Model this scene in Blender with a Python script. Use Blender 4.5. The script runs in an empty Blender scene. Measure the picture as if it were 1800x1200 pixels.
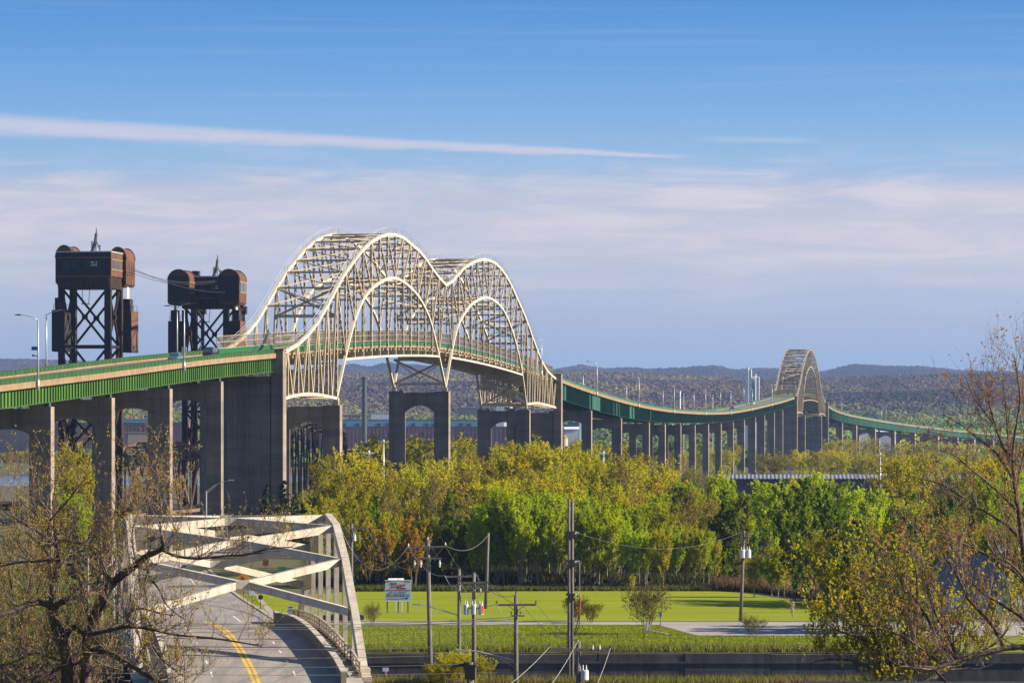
import bpy, bmesh, math, random
import numpy as np
from mathutils import Vector, Matrix
R = math.radians
random.seed(7); rng = np.random.default_rng(7)
SC = bpy.context.scene; COL = SC.collection

# ------------------------------------------------------------------ camera, light, exposure
CAMZ = 22.0; F = 7000.0; YH = 757.0
cam = bpy.data.cameras.new('camera'); camo = bpy.data.objects.new('camera', cam); COL.objects.link(camo)
camo.location = (0, 0, CAMZ); camo.rotation_euler = (R(90), 0, 0)
cam.sensor_width = 36; cam.lens = F/1800*36; cam.shift_y = (YH-600)/1800
cam.clip_start = 1; cam.clip_end = 40000
SC.camera = camo
SUN_AZ, SUN_EL = 94.5, 25.0          # azimuth clockwise from the view direction
sun = bpy.data.lights.new('sun', 'SUN'); suno = bpy.data.objects.new('sun', sun); COL.objects.link(suno)
sun.energy = 5.0; sun.angle = R(0.5); sun.color = (1.0, 0.86, 0.66)
sd = Vector((math.cos(R(SUN_EL))*math.sin(R(SUN_AZ)), math.cos(R(SUN_EL))*math.cos(R(SUN_AZ)), math.sin(R(SUN_EL))))
suno.rotation_euler = sd.to_track_quat('Z', 'Y').to_euler(); suno.location = (300, 0, 400)
SC.view_settings.view_transform = 'Standard'; SC.view_settings.look = 'None'
SC.view_settings.exposure = 1.3; SC.view_settings.gamma = 1.0; SC.view_settings.use_curve_mapping = False
EXPO = 2**1.3
SC.render.engine = 'CYCLES'
SC.cycles.max_bounces = 6; SC.cycles.diffuse_bounces = 2; SC.cycles.glossy_bounces = 2
SC.cycles.transmission_bounces = 2; SC.cycles.volume_bounces = 0; SC.cycles.transparent_max_bounces = 6
SC.cycles.use_denoising = True; SC.cycles.use_adaptive_sampling = True

def lin(r, g, b):
    f = lambda c: (c/255)/12.92 if c/255 <= 0.04045 else ((c/255+0.055)/1.055)**2.4
    return (f(r), f(g), f(b))

def make_world():
    w = bpy.data.worlds.new('World'); SC.world = w; w.use_nodes = True
    nt = w.node_tree; nt.nodes.clear(); N = nt.nodes.new; L = nt.links.new
    def val(v):
        n = N('ShaderNodeValue'); n.outputs[0].default_value = v; return n.outputs[0]
    def m(op, a, b=None, c=None, clamp=False):
        n = N('ShaderNodeMath'); n.operation = op; n.use_clamp = clamp
        for i, x in enumerate((a, b, c)):
            if x is None: continue
            if isinstance(x, (int, float)): n.inputs[i].default_value = x
            else: L(x, n.inputs[i])
        return n.outputs[0]
    tc = N('ShaderNodeTexCoord'); sp = N('ShaderNodeSeparateXYZ'); L(tc.outputs['Generated'], sp.inputs[0])
    x, y, z = sp.outputs
    az = m('ARCTAN2', x, y)
    el = m('ARCSINE', z)
    eld = m('MULTIPLY', el, 180/math.pi)
    # base gradient by elevation in degrees
    ramp = N('ShaderNodeValToRGB'); L(m('DIVIDE', m('ADD', eld, 2.0), 92.0, clamp=True), ramp.inputs[0])
    stops = [(-2, (160, 180, 205)), (0.3, (150, 176, 206)), (0.96, (150, 177, 208)), (1.3, (168, 182, 206)), (1.65, (170, 184, 206)), (2.1, (172, 187, 213)), (2.7, (186, 191, 211)),
             (3.3, (178, 189, 214)), (3.74, (160, 191, 223)), (4.15, (142, 185, 226)), (4.6, (124, 177, 227)), (5.4, (100, 161, 221)), (6.2, (80, 146, 213)), (9, (60, 126, 201)), (25, (38, 102, 185)), (90, (28, 84, 168))]
    els = ramp.color_ramp.elements
    while len(els) < len(stops): els.new(0.5)
    for e, (d, c) in zip(els, stops):
        e.position = (d+2)/92; e.color = (*lin(*c), 1)
    # streaky cirrus: noise stretched along azimuth
    uv = N('ShaderNodeCombineXYZ')
    L(az, uv.inputs[0]); L(el, uv.inputs[1])
    def noise(su, sv, det, rough, off, dist=0.0):
        mp = N('ShaderNodeMapping'); L(uv.outputs[0], mp.inputs[0])
        mp.inputs['Scale'].default_value = (su, sv, 1); mp.inputs['Location'].default_value = (off, off*1.7, off)
        mp.inputs['Rotation'].default_value = (0, 0, R(0.0))
        t = N('ShaderNodeTexNoise'); L(mp.outputs[0], t.inputs['Vector']); t.inputs['Scale'].default_value = 1
        t.inputs['Detail'].default_value = det; t.inputs['Roughness'].default_value = rough; t.inputs['Distortion'].default_value = dist
        return t.outputs[0]
    def mr(v, a, b, c=0.0, d=1.0):
        n = N('ShaderNodeMapRange'); n.interpolation_type = 'SMOOTHSTEP'; L(v, n.inputs[0])
        for i, k in enumerate((a, b, c, d)): n.inputs[i+1].default_value = k
        return n.outputs[0]
    def mix(fac, a, b):
        n = N('ShaderNodeMixRGB'); n.blend_type = 'MIX'
        L(fac, n.inputs[0])
        for i, q in ((1, a), (2, b)):
            if isinstance(q, tuple): n.inputs[i].default_value = (*q, 1)
            else: L(q, n.inputs[i])
        return n.outputs[0]
    px = m('ADD', m('MULTIPLY', az, F), 900.0)           # only a convenient unit for angles
    py = m('SUBTRACT', YH, m('MULTIPLY', m('TANGENT', m('MINIMUM', el, 1.4)), F))
    n1 = noise(26, 190, 6, 0.62, 3.1, 0.6); n2 = noise(9, 420, 4, 0.55, 9.7, 0.3); n3 = noise(60, 700, 5, 0.6, 1.3, 0.8)
    lav = lin(224, 216, 220); whi = lin(226, 219, 226)
    low = m('MULTIPLY', mr(m('ADD', py, m('MULTIPLY', n1, 60.0)), 322, 372), mr(py, 620, 420))     # broad lavender veil low in the sky
    f1 = m('MULTIPLY', low, m('ADD', 0.38, m('MULTIPLY', mr(n1, 0.33, 0.72), 0.62)))
    c = mix(m('MULTIPLY', f1, 0.95), ramp.outputs[0], lav)
    # wispy upper edge of the veil
    f2 = m('MULTIPLY', m('MULTIPLY', mr(n1, 0.45, 0.75), mr(py, 225, 320)), mr(py, 420, 340))
    c = mix(m('MULTIPLY', f2, 0.55), c, whi)
    # fine level streaks over all of it
    f3 = m('MULTIPLY', mr(n2, 0.5, 0.78), mr(py, -400, 60))
    c = mix(m('MULTIPLY', f3, 0.22), c, lin(165, 190, 226))
    # an old contrail drifting across
    wob = m('MULTIPLY', m('SUBTRACT', n3, 0.5), 14.0)
    cy = m('ADD', m('ADD', 224.0, m('MULTIPLY', px, 0.0425)), wob)
    hw = m('MAXIMUM', m('SUBTRACT', 23.0, m('MULTIPLY', px, 0.0155)), 3.5)
    dd = m('DIVIDE', m('ABSOLUTE', m('SUBTRACT', py, cy)), hw)
    f4 = m('MULTIPLY', m('MULTIPLY', mr(dd, 1.15, 0.2), mr(px, 1300, 1080)), m('ADD', 0.55, m('MULTIPLY', n3, 0.6)))
    f4 = m('MULTIPLY', f4, mr(px, -2500, -800))
    c = mix(m('MULTIPLY', f4, 0.95), c, lin(212, 210, 226))
    # second faint scrap on the right
    dd2 = m('DIVIDE', m('ABSOLUTE', m('SUBTRACT', py, m('ADD', 222.0, m('MULTIPLY', px, 0.019)))), m('ADD', 4.0, m('MULTIPLY', n3, 6.0)))
    f5 = m('MULTIPLY', m('MULTIPLY', mr(dd2, 1.2, 0.2), mr(px, 1200, 1290)), mr(px, 1470, 1380))
    c = mix(m('MULTIPLY', f5, 0.45), c, lin(190, 205, 230))
    bg1 = N('ShaderNodeBackground'); L(c, bg1.inputs[0]); bg1.inputs[1].default_value = 1/EXPO
    sky = N('ShaderNodeTexSky'); sky.sky_type = 'NISHITA'; sky.sun_disc = False
    sky.sun_elevation = R(SUN_EL); sky.sun_rotation = R(SUN_AZ); sky.altitude = 200; sky.dust_density = 0.6; sky.ozone_density = 2.5
    bg2 = N('ShaderNodeBackground'); L(sky.outputs[0], bg2.inputs[0]); bg2.inputs[1].default_value = 0.055
    mx = N('ShaderNodeMixShader'); L(mr(eld, 9.0, 45.0), mx.inputs[0]); L(bg1.outputs[0], mx.inputs[1]); L(bg2.outputs[0], mx.inputs[2])
    out = N('ShaderNodeOutputWorld'); L(mx.outputs[0], out.inputs[0])
    w.cycles_visibility.camera = True
    return w
make_world()

# ------------------------------------------------------------------ helpers
def P(px, py, Y): return Vector(((px-900)/F*Y, Y, CAMZ+(YH-py)/F*Y))
def XZ(px, Y): return (px-900)/F*Y
def dep(py, h=19.3): return h*F/(py-YH)

class MB:
    """collects polygons, then links them as one mesh object"""
    def __init__(self): self.v = []; self.f = []; self.mi = []
    def add(self, vs, fs, mi=0):
        b = len(self.v); self.v.extend([tuple(p) for p in vs]); self.f.extend([tuple(i+b for i in q) for q in fs]); self.mi.extend([mi]*len(fs))
    def hexa(self, c, mi=0):   # 8 corners: bottom loop then top loop
        self.add(c, [(3, 2, 1, 0), (4, 5, 6, 7), (0, 1, 5, 4), (1, 2, 6, 5), (2, 3, 7, 6), (3, 0, 4, 7)], mi)
    def box(self, c, s, mi=0, ax=None):
        c = Vector(c); hx, hy, hz = s[0]/2, s[1]/2, s[2]/2
        X, Y, Z = ax if ax else (Vector((1, 0, 0)), Vector((0, 1, 0)), Vector((0, 0, 1)))
        cs = [c+X*(a*hx)+Y*(b*hy)+Z*(d*hz) for d in (-1, 1) for a, b in ((-1, -1), (1, -1), (1, 1), (-1, 1))]
        self.hexa(cs, mi)
    def bar(self, p, q, w, h, up=(0, 0, 1), mi=0):
        p, q = Vector(p), Vector(q); d = q-p
        if d.length < 1e-6: return
        d.normalize(); up = Vector(up)
        if abs(d.dot(up)) > 0.98: up = Vector((U.x, U.y, 0)) if 'U' in globals() else Vector((0, 1, 0))
        s = d.cross(up).normalized(); t = s.cross(d).normalized()
        cs = []
        for o in (p, q):
            cs += [o-s*(w/2)-t*(h/2), o+s*(w/2)-t*(h/2), o+s*(w/2)+t*(h/2), o-s*(w/2)+t*(h/2)]
        self.hexa(cs, mi)
    def laced(self, p, q, w, h, up=(0, 0, 1), step=1.3, fl=None):
        """built-up member: two flanges joined by batten plates, so that light shows through"""
        p, q = Vector(p), Vector(q); d = q-p; ln = d.length
        if ln < 1e-6: return
        d.normalize(); upv = Vector(up)
        if abs(d.dot(upv)) > 0.98: upv = Vector((U.x, U.y, 0))
        s = d.cross(upv).normalized(); t = s.cross(d).normalized()
        fl = fl or w*0.26
        for sg in (-1, 1):
            self.bar(p+s*(sg*(w/2-fl/2)), q+s*(sg*(w/2-fl/2)), fl, h, up)
        n = max(2, int(ln/step))
        for i in range(n):
            a = p+d*(ln*(i+0.28)/n); b = p+d*(ln*(i+0.72)/n)
            self.bar(a, b, w-2*fl, h*0.5, up)
    def tube(self, pts, rad, n=6, cap=True, mi=0):
        pts = [Vector(p) for p in pts]
        if isinstance(rad, (int, float)): rad = [rad]*len(pts)
        b = len(self.v); prev = None
        for i, p in enumerate(pts):
            d = (pts[min(i+1, len(pts)-1)]-pts[max(i-1, 0)])
            if d.length < 1e-9: d = Vector((0, 0, 1))
            d.normalize()
            if prev is None:
                s = d.cross(Vector((0, 0, 1)) if abs(d.z) < 0.9 else Vector((1, 0, 0))).normalized()
            else:
                s = (prev-d*prev.dot(d)).normalized()
            prev = s; t = d.cross(s)
            for k in range(n):
                a = 2*math.pi*k/n
                self.v.append(tuple(p+(s*math.cos(a)+t*math.sin(a))*rad[i]))
        for i in range(len(pts)-1):
            for k in range(n):
                k2 = (k+1) % n
                self.f.append((b+i*n+k, b+i*n+k2, b+(i+1)*n+k2, b+(i+1)*n+k)); self.mi.append(mi)
        if cap:
            self.f.append(tuple(b+k for k in range(n-1, -1, -1))); self.mi.append(mi)
            self.f.append(tuple(b+(len(pts)-1)*n+k for k in range(n))); self.mi.append(mi)
    def prism(self, prof, a, b, mi=0):
        """profile = list of Vectors (closed loop); extruded by vector b-a"""
        a, b = Vector(a), Vector(b); n = len(prof)
        vs = [a+Vector(p) for p in prof]+[b+Vector(p) for p in prof]
        fs = [tuple(range(n-1, -1, -1)), tuple(range(n, 2*n))]+[(i, (i+1) % n, n+(i+1) % n, n+i) for i in range(n)]
        self.add(vs, fs, mi)
    def build(self, name, mat, parent=None, kind=None, label=None, smooth=False, fixn=True):
        me = bpy.data.meshes.new(name)
        org = parent_origin(parent)
        me.from_pydata([(v[0]-org.x, v[1]-org.y, v[2]-org.z) for v in self.v], [], self.f)
        mats = mat if isinstance(mat, (list, tuple)) else [mat]
        for mm in mats: me.materials.append(mm)
        if len(mats) > 1: me.polygons.foreach_set('material_index', self.mi)
        if fixn:
            bm = bmesh.new(); bm.from_mesh(me); bmesh.ops.recalc_face_normals(bm, faces=bm.faces); bm.to_mesh(me); bm.free()
        if smooth: me.polygons.foreach_set('use_smooth', [True]*len(me.polygons))
        me.update()
        o = bpy.data.objects.new(name, me); COL.objects.link(o)
        if parent: o.parent = parent
        if kind: o['kind'] = kind
        if label: o['label'] = label
        return o

def parent_origin(p):
    v = Vector((0, 0, 0))
    while p is not None:
        v += Vector(p.location); p = p.parent
    return v
def tag(o, label=None, cat=None, group=None, kind=None):
    if label: o['label'] = label
    if cat: o['category'] = cat
    if group: o['group'] = group
    if kind: o['kind'] = kind
    return o
def thing(name, label, cat, loc=(0, 0, 0), group=None):
    o = bpy.data.objects.new(name, None); COL.objects.link(o); o.location = loc
    o.empty_display_size = 0.5
    return tag(o, label, cat, group)
def copy_tree(o, parent=None):
    c = o.copy(); COL.objects.link(c)
    if parent is not None: c.parent = parent
    for ch in list(o.children): copy_tree(ch, c)
    return c
def place(proto, first, loc, rz=0.0, label=None, group=None, scale=None):
    """the first placing moves the prototype, later ones copy it"""
    o = proto if first else copy_tree(proto)
    o.location = loc; o.rotation_euler = (0, 0, rz)
    if scale is not None: o.scale = scale if isinstance(scale, (tuple, list)) else (scale,)*3
    if label: o['label'] = label
    if group: o['group'] = group
    return o

# ------------------------------------------------------------------ materials
def material(name, col, rough=0.7, col2=None, nscale=1.0, namt=0.5, metal=0.0, bump=0.0, bscale=None, streak=None,
             stretch=(1, 1, 1), objrand=0.0, trans=0.0, spec=0.3, coords='pos', detail=6, thr=(0.35, 0.65)):
    m = bpy.data.materials.new(name); m.use_nodes = True
    nt = m.node_tree; nt.nodes.clear(); N = nt.nodes.new; L = nt.links.new
    out = N('ShaderNodeOutputMaterial'); bs = N('ShaderNodeBsdfPrincipled')
    bs.inputs['Roughness'].default_value = rough; bs.inputs['Metallic'].default_value = metal
    bs.inputs['Specular IOR Level'].default_value = spec
    if coords == 'pos':
        g = N('ShaderNodeNewGeometry'); vec = g.outputs['Position']
    else:
        g = N('ShaderNodeTexCoord'); vec = g.outputs['Object']
    mp = N('ShaderNodeMapping'); L(vec, mp.inputs[0]); mp.inputs['Scale'].default_value = stretch
    c = None
    if col2 is not None:
        t = N('ShaderNodeTexNoise'); L(mp.outputs[0], t.inputs['Vector']); t.inputs['Scale'].default_value = nscale
        t.inputs['Detail'].default_value = detail; t.inputs['Roughness'].default_value = 0.62
        r = N('ShaderNodeMapRange'); L(t.outputs[0], r.inputs[0]); r.inputs[1].default_value = thr[0]; r.inputs[2].default_value = thr[1]
        r.inputs[4].default_value = namt*2 if namt < 0.5 else 1.0
        mx = N('ShaderNodeMixRGB'); L(r.outputs[0], mx.inputs[0]); mx.inputs[1].default_value = (*col, 1); mx.inputs[2].default_value = (*col2, 1)
        c = mx.outputs[0]
    if streak is not None:   # (colour, scale, amount): weather streaks running down
        sc_, ss, sa = streak
        mp2 = N('ShaderNodeMapping'); L(vec, mp2.inputs[0]); mp2.inputs['Scale'].default_value = (ss, ss, ss*0.06)
        t2 = N('ShaderNodeTexNoise'); L(mp2.outputs[0], t2.inputs['Vector']); t2.inputs['Scale'].default_value = 1
        t2.inputs['Detail'].default_value = 5; t2.inputs['Roughness'].default_value = 0.65
        r2 = N('ShaderNodeMapRange'); L(t2.outputs[0], r2.inputs[0]); r2.inputs[1].default_value = 0.42; r2.inputs[2].default_value = 0.72; r2.inputs[4].default_value = sa
        mx2 = N('ShaderNodeMixRGB'); L(r2.outputs[0], mx2.inputs[0])
        if c is None: mx2.inputs[1].default_value = (*col, 1)
        else: L(c, mx2.inputs[1])
        mx2.inputs[2].default_value = (*sc_, 1); c = mx2.outputs[0]
    if objrand:
        oi = N('ShaderNodeObjectInfo'); hs = N('ShaderNodeHueSaturation')
        r3 = N('ShaderNodeMapRange'); L(oi.outputs['Random'], r3.inputs[0]); r3.inputs[3].default_value = 1-objrand; r3.inputs[4].default_value = 1+objrand
        L(r3.outputs[0], hs.inputs['Value'])
        r4 = N('ShaderNodeMapRange'); r4.inputs[3].default_value = 0.5-objrand*0.07; r4.inputs[4].default_value = 0.5+objrand*0.07
        mm = N('ShaderNodeMath'); mm.operation = 'FRACT'; m2 = N('ShaderNodeMath'); m2.operation = 'MULTIPLY'; m2.inputs[1].default_value = 17.3
        L(oi.outputs['Random'], m2.inputs[0]); L(m2.outputs[0], mm.inputs[0]); L(mm.outputs[0], r4.inputs[0]); L(r4.outputs[0], hs.inputs['Hue'])
        if c is None: hs.inputs['Color'].default_value = (*col, 1)
        else: L(c, hs.inputs['Color'])
        c = hs.outputs[0]
    if c is None: bs.inputs['Base Color'].default_value = (*col, 1)
    else: L(c, bs.inputs['Base Color'])
    if bump:
        tb = N('ShaderNodeTexNoise'); L(mp.outputs[0], tb.inputs['Vector']); tb.inputs['Scale'].default_value = bscale or nscale*4
        tb.inputs['Detail'].default_value = 5
        bp = N('ShaderNodeBump'); L(tb.outputs[0], bp.inputs['Height']); bp.inputs['Strength'].default_value = bump; bp.inputs['Distance'].default_value = 0.1
        L(bp.outputs[0], bs.inputs['Normal'])
    if trans:
        tr = N('ShaderNodeBsdfTranslucent')
        if c is None: tr.inputs[0].default_value = (*col, 1)
        else: L(c, tr.inputs[0])
        ms = N('ShaderNodeMixShader'); ms.inputs[0].default_value = trans
        L(bs.outputs[0], ms.inputs[1]); L(tr.outputs[0], ms.inputs[2]); L(ms.outputs[0], out.inputs[0])
    else:
        L(bs.outputs[0], out.inputs[0])
    return m

M = {}
M['cream'] = material('cream_paint', (0.50, 0.435, 0.31), 0.5, (0.40, 0.325, 0.20), 0.35, streak=((0.24, 0.17, 0.09), 0.8, 0.5))
M['white_paint'] = material('white_paint', (0.54, 0.51, 0.43), 0.45, (0.46, 0.41, 0.32), 0.3, streak=((0.30, 0.23, 0.14), 0.7, 0.3))
M['green_steel'] = material('green_girder_paint', (0.045, 0.125, 0.02), 0.5, (0.065, 0.155, 0.026), 0.15, streak=((0.035, 0.055, 0.018), 0.9, 0.7))
M['green_barrier'] = material('green_barrier_paint', (0.016, 0.06, 0.012), 0.55, (0.026, 0.08, 0.016), 0.3, streak=((0.02, 0.035, 0.012), 0.8, 0.5))
M['teal_steel'] = material('teal_girder_paint', (0.010, 0.075, 0.046), 0.5, (0.016, 0.095, 0.058), 0.08, streak=((0.012, 0.04, 0.028), 0.6, 0.5))
M['teal_barrier'] = material('teal_barrier_paint', (0.03, 0.105, 0.06), 0.55, (0.045, 0.13, 0.075), 0.2)
M['concrete'] = material('weathered_concrete', (0.29, 0.235, 0.185), 0.9, (0.165, 0.14, 0.12), 0.16, stretch=(0.35, 0.35, 2.2), streak=((0.07, 0.06, 0.055), 0.45, 0.65), bump=0.3, bscale=2)
M['fascia'] = material('edge_concrete', (0.25, 0.18, 0.105), 0.85, (0.18, 0.13, 0.08), 0.4, streak=((0.12, 0.085, 0.055), 0.9, 0.5))
M['arch_concrete'] = material('pale_concrete', (0.52, 0.485, 0.415), 0.85, (0.42, 0.385, 0.32), 0.35, streak=((0.22, 0.17, 0.13), 1.4, 0.6), bump=0.25, bscale=3)
M['rust_steel'] = material('rusted_dark_steel', (0.016, 0.012, 0.011), 0.65, (0.06, 0.03, 0.018), 0.35, streak=((0.03, 0.017, 0.012), 0.8, 0.6), thr=(0.45, 0.75))
M['rust_plate'] = material('rusted_plate', (0.115, 0.05, 0.026), 0.75, (0.04, 0.022, 0.016), 0.5, streak=((0.18, 0.085, 0.04), 1.2, 0.5))
M['dark_plate'] = material('dark_plate', (0.016, 0.019, 0.022), 0.7, (0.04, 0.024, 0.02), 0.35, thr=(0.45, 0.7))
M['brown_truss'] = material('brown_truss_steel', (0.17, 0.11, 0.075), 0.7, (0.08, 0.05, 0.035), 0.3)
M['window_glass'] = material('window_glass', (0.05, 0.08, 0.10), 0.12, spec=0.6)
M['asphalt'] = material('asphalt', (0.155, 0.15, 0.15), 0.9, (0.115, 0.112, 0.115), 0.18, streak=None, bump=0.2, bscale=8)
M['deck_asphalt'] = material('deck_asphalt', (0.16, 0.14, 0.14), 0.9, (0.12, 0.105, 0.10), 0.2)
M['pale_asphalt'] = material('pale_asphalt', (0.33, 0.31, 0.29), 0.9, (0.25, 0.24, 0.225), 0.25)
M['paving'] = material('sidewalk_concrete', (0.36, 0.33, 0.29), 0.9, (0.28, 0.255, 0.225), 0.6, bump=0.2)
M['yellow_line'] = material('yellow_road_paint', (0.72, 0.44, 0.03), 0.7, (0.5, 0.33, 0.06), 1.5)
M['white_line'] = material('white_road_paint', (0.75, 0.74, 0.7), 0.7, (0.5, 0.5, 0.48), 1.5)
M['pole_wood'] = material('weathered_pole_wood', (0.175, 0.16, 0.145), 0.9, (0.10, 0.09, 0.08), 3, stretch=(4, 4, 0.3), bump=0.4, bscale=6)
M['galv'] = material('galvanised_steel', (0.48, 0.50, 0.52), 0.4, (0.38, 0.4, 0.42), 2, metal=0.4)
M['dark_metal'] = material('dark_metal', (0.045, 0.05, 0.055), 0.5)
M['transformer'] = material('transformer_grey', (0.55, 0.58, 0.60), 0.4, (0.45, 0.47, 0.48), 1.5)
M['red_paint'] = material('red_paint', (0.55, 0.05, 0.03), 0.5)
M['wire'] = material('wire_aluminium', (0.20, 0.20, 0.20), 0.5)
M['wire_light'] = material('wire_bright_aluminium', (0.55, 0.53, 0.48), 0.4)
M['porcelain'] = material('porcelain', (0.60, 0.61, 0.60), 0.25)
M['black'] = material('black_rubber', (0.02, 0.02, 0.022), 0.6)
# ------------------------------------------------------------------ the bridge line: one axis, straight, then curving right
TH = math.atan(997/7000.0)
U = Vector((math.sin(TH), math.cos(TH), 0)); RT = Vector((math.cos(TH), -math.sin(TH), 0))
ZB = 754.0; B0 = Vector((XZ(591.4, ZB), ZB, 0)); W = 11.6; KX = 1305.6*ZB
def zx(px): return KX/(1897.0-px)
def sx(px): return (zx(px)-ZB)/U.y
S_END = 1468.0
_cv = []
def _curve():
    p = B0+U*S_END; h = TH
    for i in range(200):
        _cv.append((p.copy(), h)); h = TH+R(19)*min(1, (i+1)*5/330); p = p+Vector((math.sin(h), math.cos(h), 0))*5
_curve()
def path(s):
    if s <= S_END: return B0+U*s, U, RT
    i = min((s-S_END)/5, len(_cv)-2.001); k = int(i); t = i-k
    p = _cv[k][0].lerp(_cv[k+1][0], t); h = _cv[k][1]*(1-t)+_cv[k+1][1]*t
    return p, Vector((math.sin(h), math.cos(h), 0)), Vector((math.cos(h), -math.sin(h), 0))
def BP(s, off=0.0, h=0.0):
    p, u, r = path(s); q = p+r*off; return Vector((q.x, q.y, h))
BAR_H = 0.9
_tab = [(0, 667), (120, 654), (240, 640), (350, 624), (460, 616), (640, 600), (700, 598), (783, 600.5), (880, 624), (974, 657), (988, 664.5), (1046, 685),
        (1090.6, 699), (1137, 710.6), (1181.7, 717.6), (1237.6, 721.6), (1282, 721), (1320, 715), (1380, 701), (1387, 697.5)]
_hs = [(sx(x), CAMZ+(YH-y)*zx(x)/F-BAR_H) for x, y in _tab]
_hs = [(-420, _hs[0][1]-8.0)]+_hs+[(1300, 40.2), (1345, 41.2), (1395, 40.8), (1440, 38.6), (1475, 36.1), (1555, 32.0), (1650, 28.7), (1742, 25.0), (1827, 21.7), (1903, 19.3), (1973, 16.3), (2100, 12), (2400, 4)]
_sa = np.arange(-420, 2401, 2.0); _ha = np.interp(_sa, [a for a, b in _hs], [b for a, b in _hs])
_k = np.exp(-0.5*(np.arange(-40, 41)/13.0)**2); _k /= _k.sum()
_ha = np.convolve(np.pad(_ha, 40, mode='edge'), _k, 'valid')
def HD(s): return float(np.interp(s, _sa, _ha))
def GD(s): return float(np.interp(s, [-500, -57, 319, 470, 760, 1200, 1468, 1600, 2000], [2.15, 2.35, 4.3, 4.2, 3.0, 2.8, 4.6, 4.0, 2.6]))

def sweep(mb, s0, s1, o0, o1, zlo, zhi, step=8.0):
    """a strip of rectangular section following the bridge line; zlo/zhi are functions of s"""
    n = max(1, int(math.ceil((s1-s0)/step))); b = len(mb.v)
    for i in range(n+1):
        s = s0+(s1-s0)*i/n
        for o, z in ((o0, zlo(s)), (o1, zlo(s)), (o1, zhi(s)), (o0, zhi(s))): mb.v.append(tuple(BP(s, o, z)))
    for i in range(n):
        a = b+4*i
        for k in range(4): mb.f.append((a+k, a+(k+1) % 4, a+4+(k+1) % 4, a+4+k)); mb.mi.append(0)
    mb.f.append((b+3, b+2, b+1, b)); mb.f.append((b+4*n, b+4*n+1, b+4*n+2, b+4*n+3)); mb.mi += [0, 0]

def viaduct(label, s0, s1, steel, barrier, step, rib, plain=(), xstep=1.15):
    root = thing('road_viaduct', label, 'viaduct', tuple(BP((s0+s1)/2, -5.5, 0)))
    OR, OL = 0.35, -W+0.95
    m = MB(); sweep(m, s0, s1, OL, OR, lambda s: HD(s)-0.62, lambda s: HD(s)-0.05, step); m.build('deck_slab', M['fascia'], root)
    m = MB(); sweep(m, s0, s1, OL+0.75, OR-0.75, lambda s: HD(s)-0.046, lambda s: HD(s)+0.0, step); m.build('roadway', M['deck_asphalt'], root)
    m = MB(); sweep(m, s0, s1, OL/2-0.12, OL/2+0.12, lambda s: HD(s)-0.03, lambda s: HD(s)+0.006, step); m.build('centre_line', M['yellow_line'], root)
    for o in (OR-0.32, OL+0.12):
        m = MB(); sweep(m, s0, s1, o-0.15, o+0.35, lambda s: HD(s)-0.04, lambda s: HD(s)+0.2, step); m.build('curb', M['fascia'], root)
        m = MB(); sweep(m, s0, s1, o, o+0.12, lambda s: HD(s)+0.205, lambda s: HD(s)+BAR_H-0.06, step); br = m.build('barrier', barrier, root)
        m = MB()
        sweep(m, s0, s1, o-0.06, o+0.18, lambda s: HD(s)+BAR_H-0.055, lambda s: HD(s)+BAR_H+0.02, step)
        s = s0+0.5
        while s < s1:
            p, u, r = path(s); c = BP(s, o+0.06, HD(s)+0.53); m.box(c, (0.20, 0.09, 0.64), ax=(r, u, Vector((0, 0, 1)))); s += 2.3
        m.build('barrier_post', barrier, br, kind='stuff')
    for o, sg in ((-0.35, 1), (-W+1.65, -1)):
        m = MB(); sweep(m, s0, s1, o-0.03, o+0.03, lambda s: HD(s)-0.62-GD(s), lambda s: HD(s)-0.625, step); g = m.build('girder', steel, root)
        m = MB(); sweep(m, s0, s1, o-0.28, o+0.28, lambda s: HD(s)-0.68-GD(s), lambda s: HD(s)-0.621-GD(s), step); m.build('flange', steel, g)
        m = MB(); s = s0+0.6
        while s < s1-0.3:
            skip = any(a < s < b for a, b in plain)
            p, u, r = path(s); gd = GD(s)
            if not skip or (int(s*10) % 5 == 0):
                m.box(BP(s, o+sg*(0.035+rib/2), HD(s)-0.64-gd/2), (rib, 0.05, gd-0.06), ax=(r, u, Vector((0, 0, 1))))
            s += xstep*(1+0.12*math.sin(s*0.37))
        m.build('stiffener', steel, g, kind='stuff')
    m = MB(); s = s0+3
    while s < s1:
        z = HD(s)-0.7-GD(s)*0.5
        m.bar(BP(s, -0.5, z), BP(s, -W+1.8, z), 0.25, GD(s)*0.5); s += 9.0
    m.build('cross_frame', steel, root, kind='stuff')
    return root
v1 = viaduct('near green girder viaduct climbing from the left edge to the cream double arch', -330, -58.6, M['green_steel'], M['green_barrier'], 6, 0.21, xstep=1.55)
v2 = viaduct('long sagging green viaduct between the cream double arch and the far single arch', 320.5, 1221.5, M['teal_steel'], M['teal_barrier'], 8, 0.30,
             plain=((322, 345), (395, 422), (452, 472), (496, 512), (556, 562)), xstep=1.5)
v3 = viaduct('far green viaduct curving down to the right beyond the single arch', 1469.5, 2330, M['teal_steel'], M['teal_barrier'], 10, 0.2, xstep=2.2)

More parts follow.
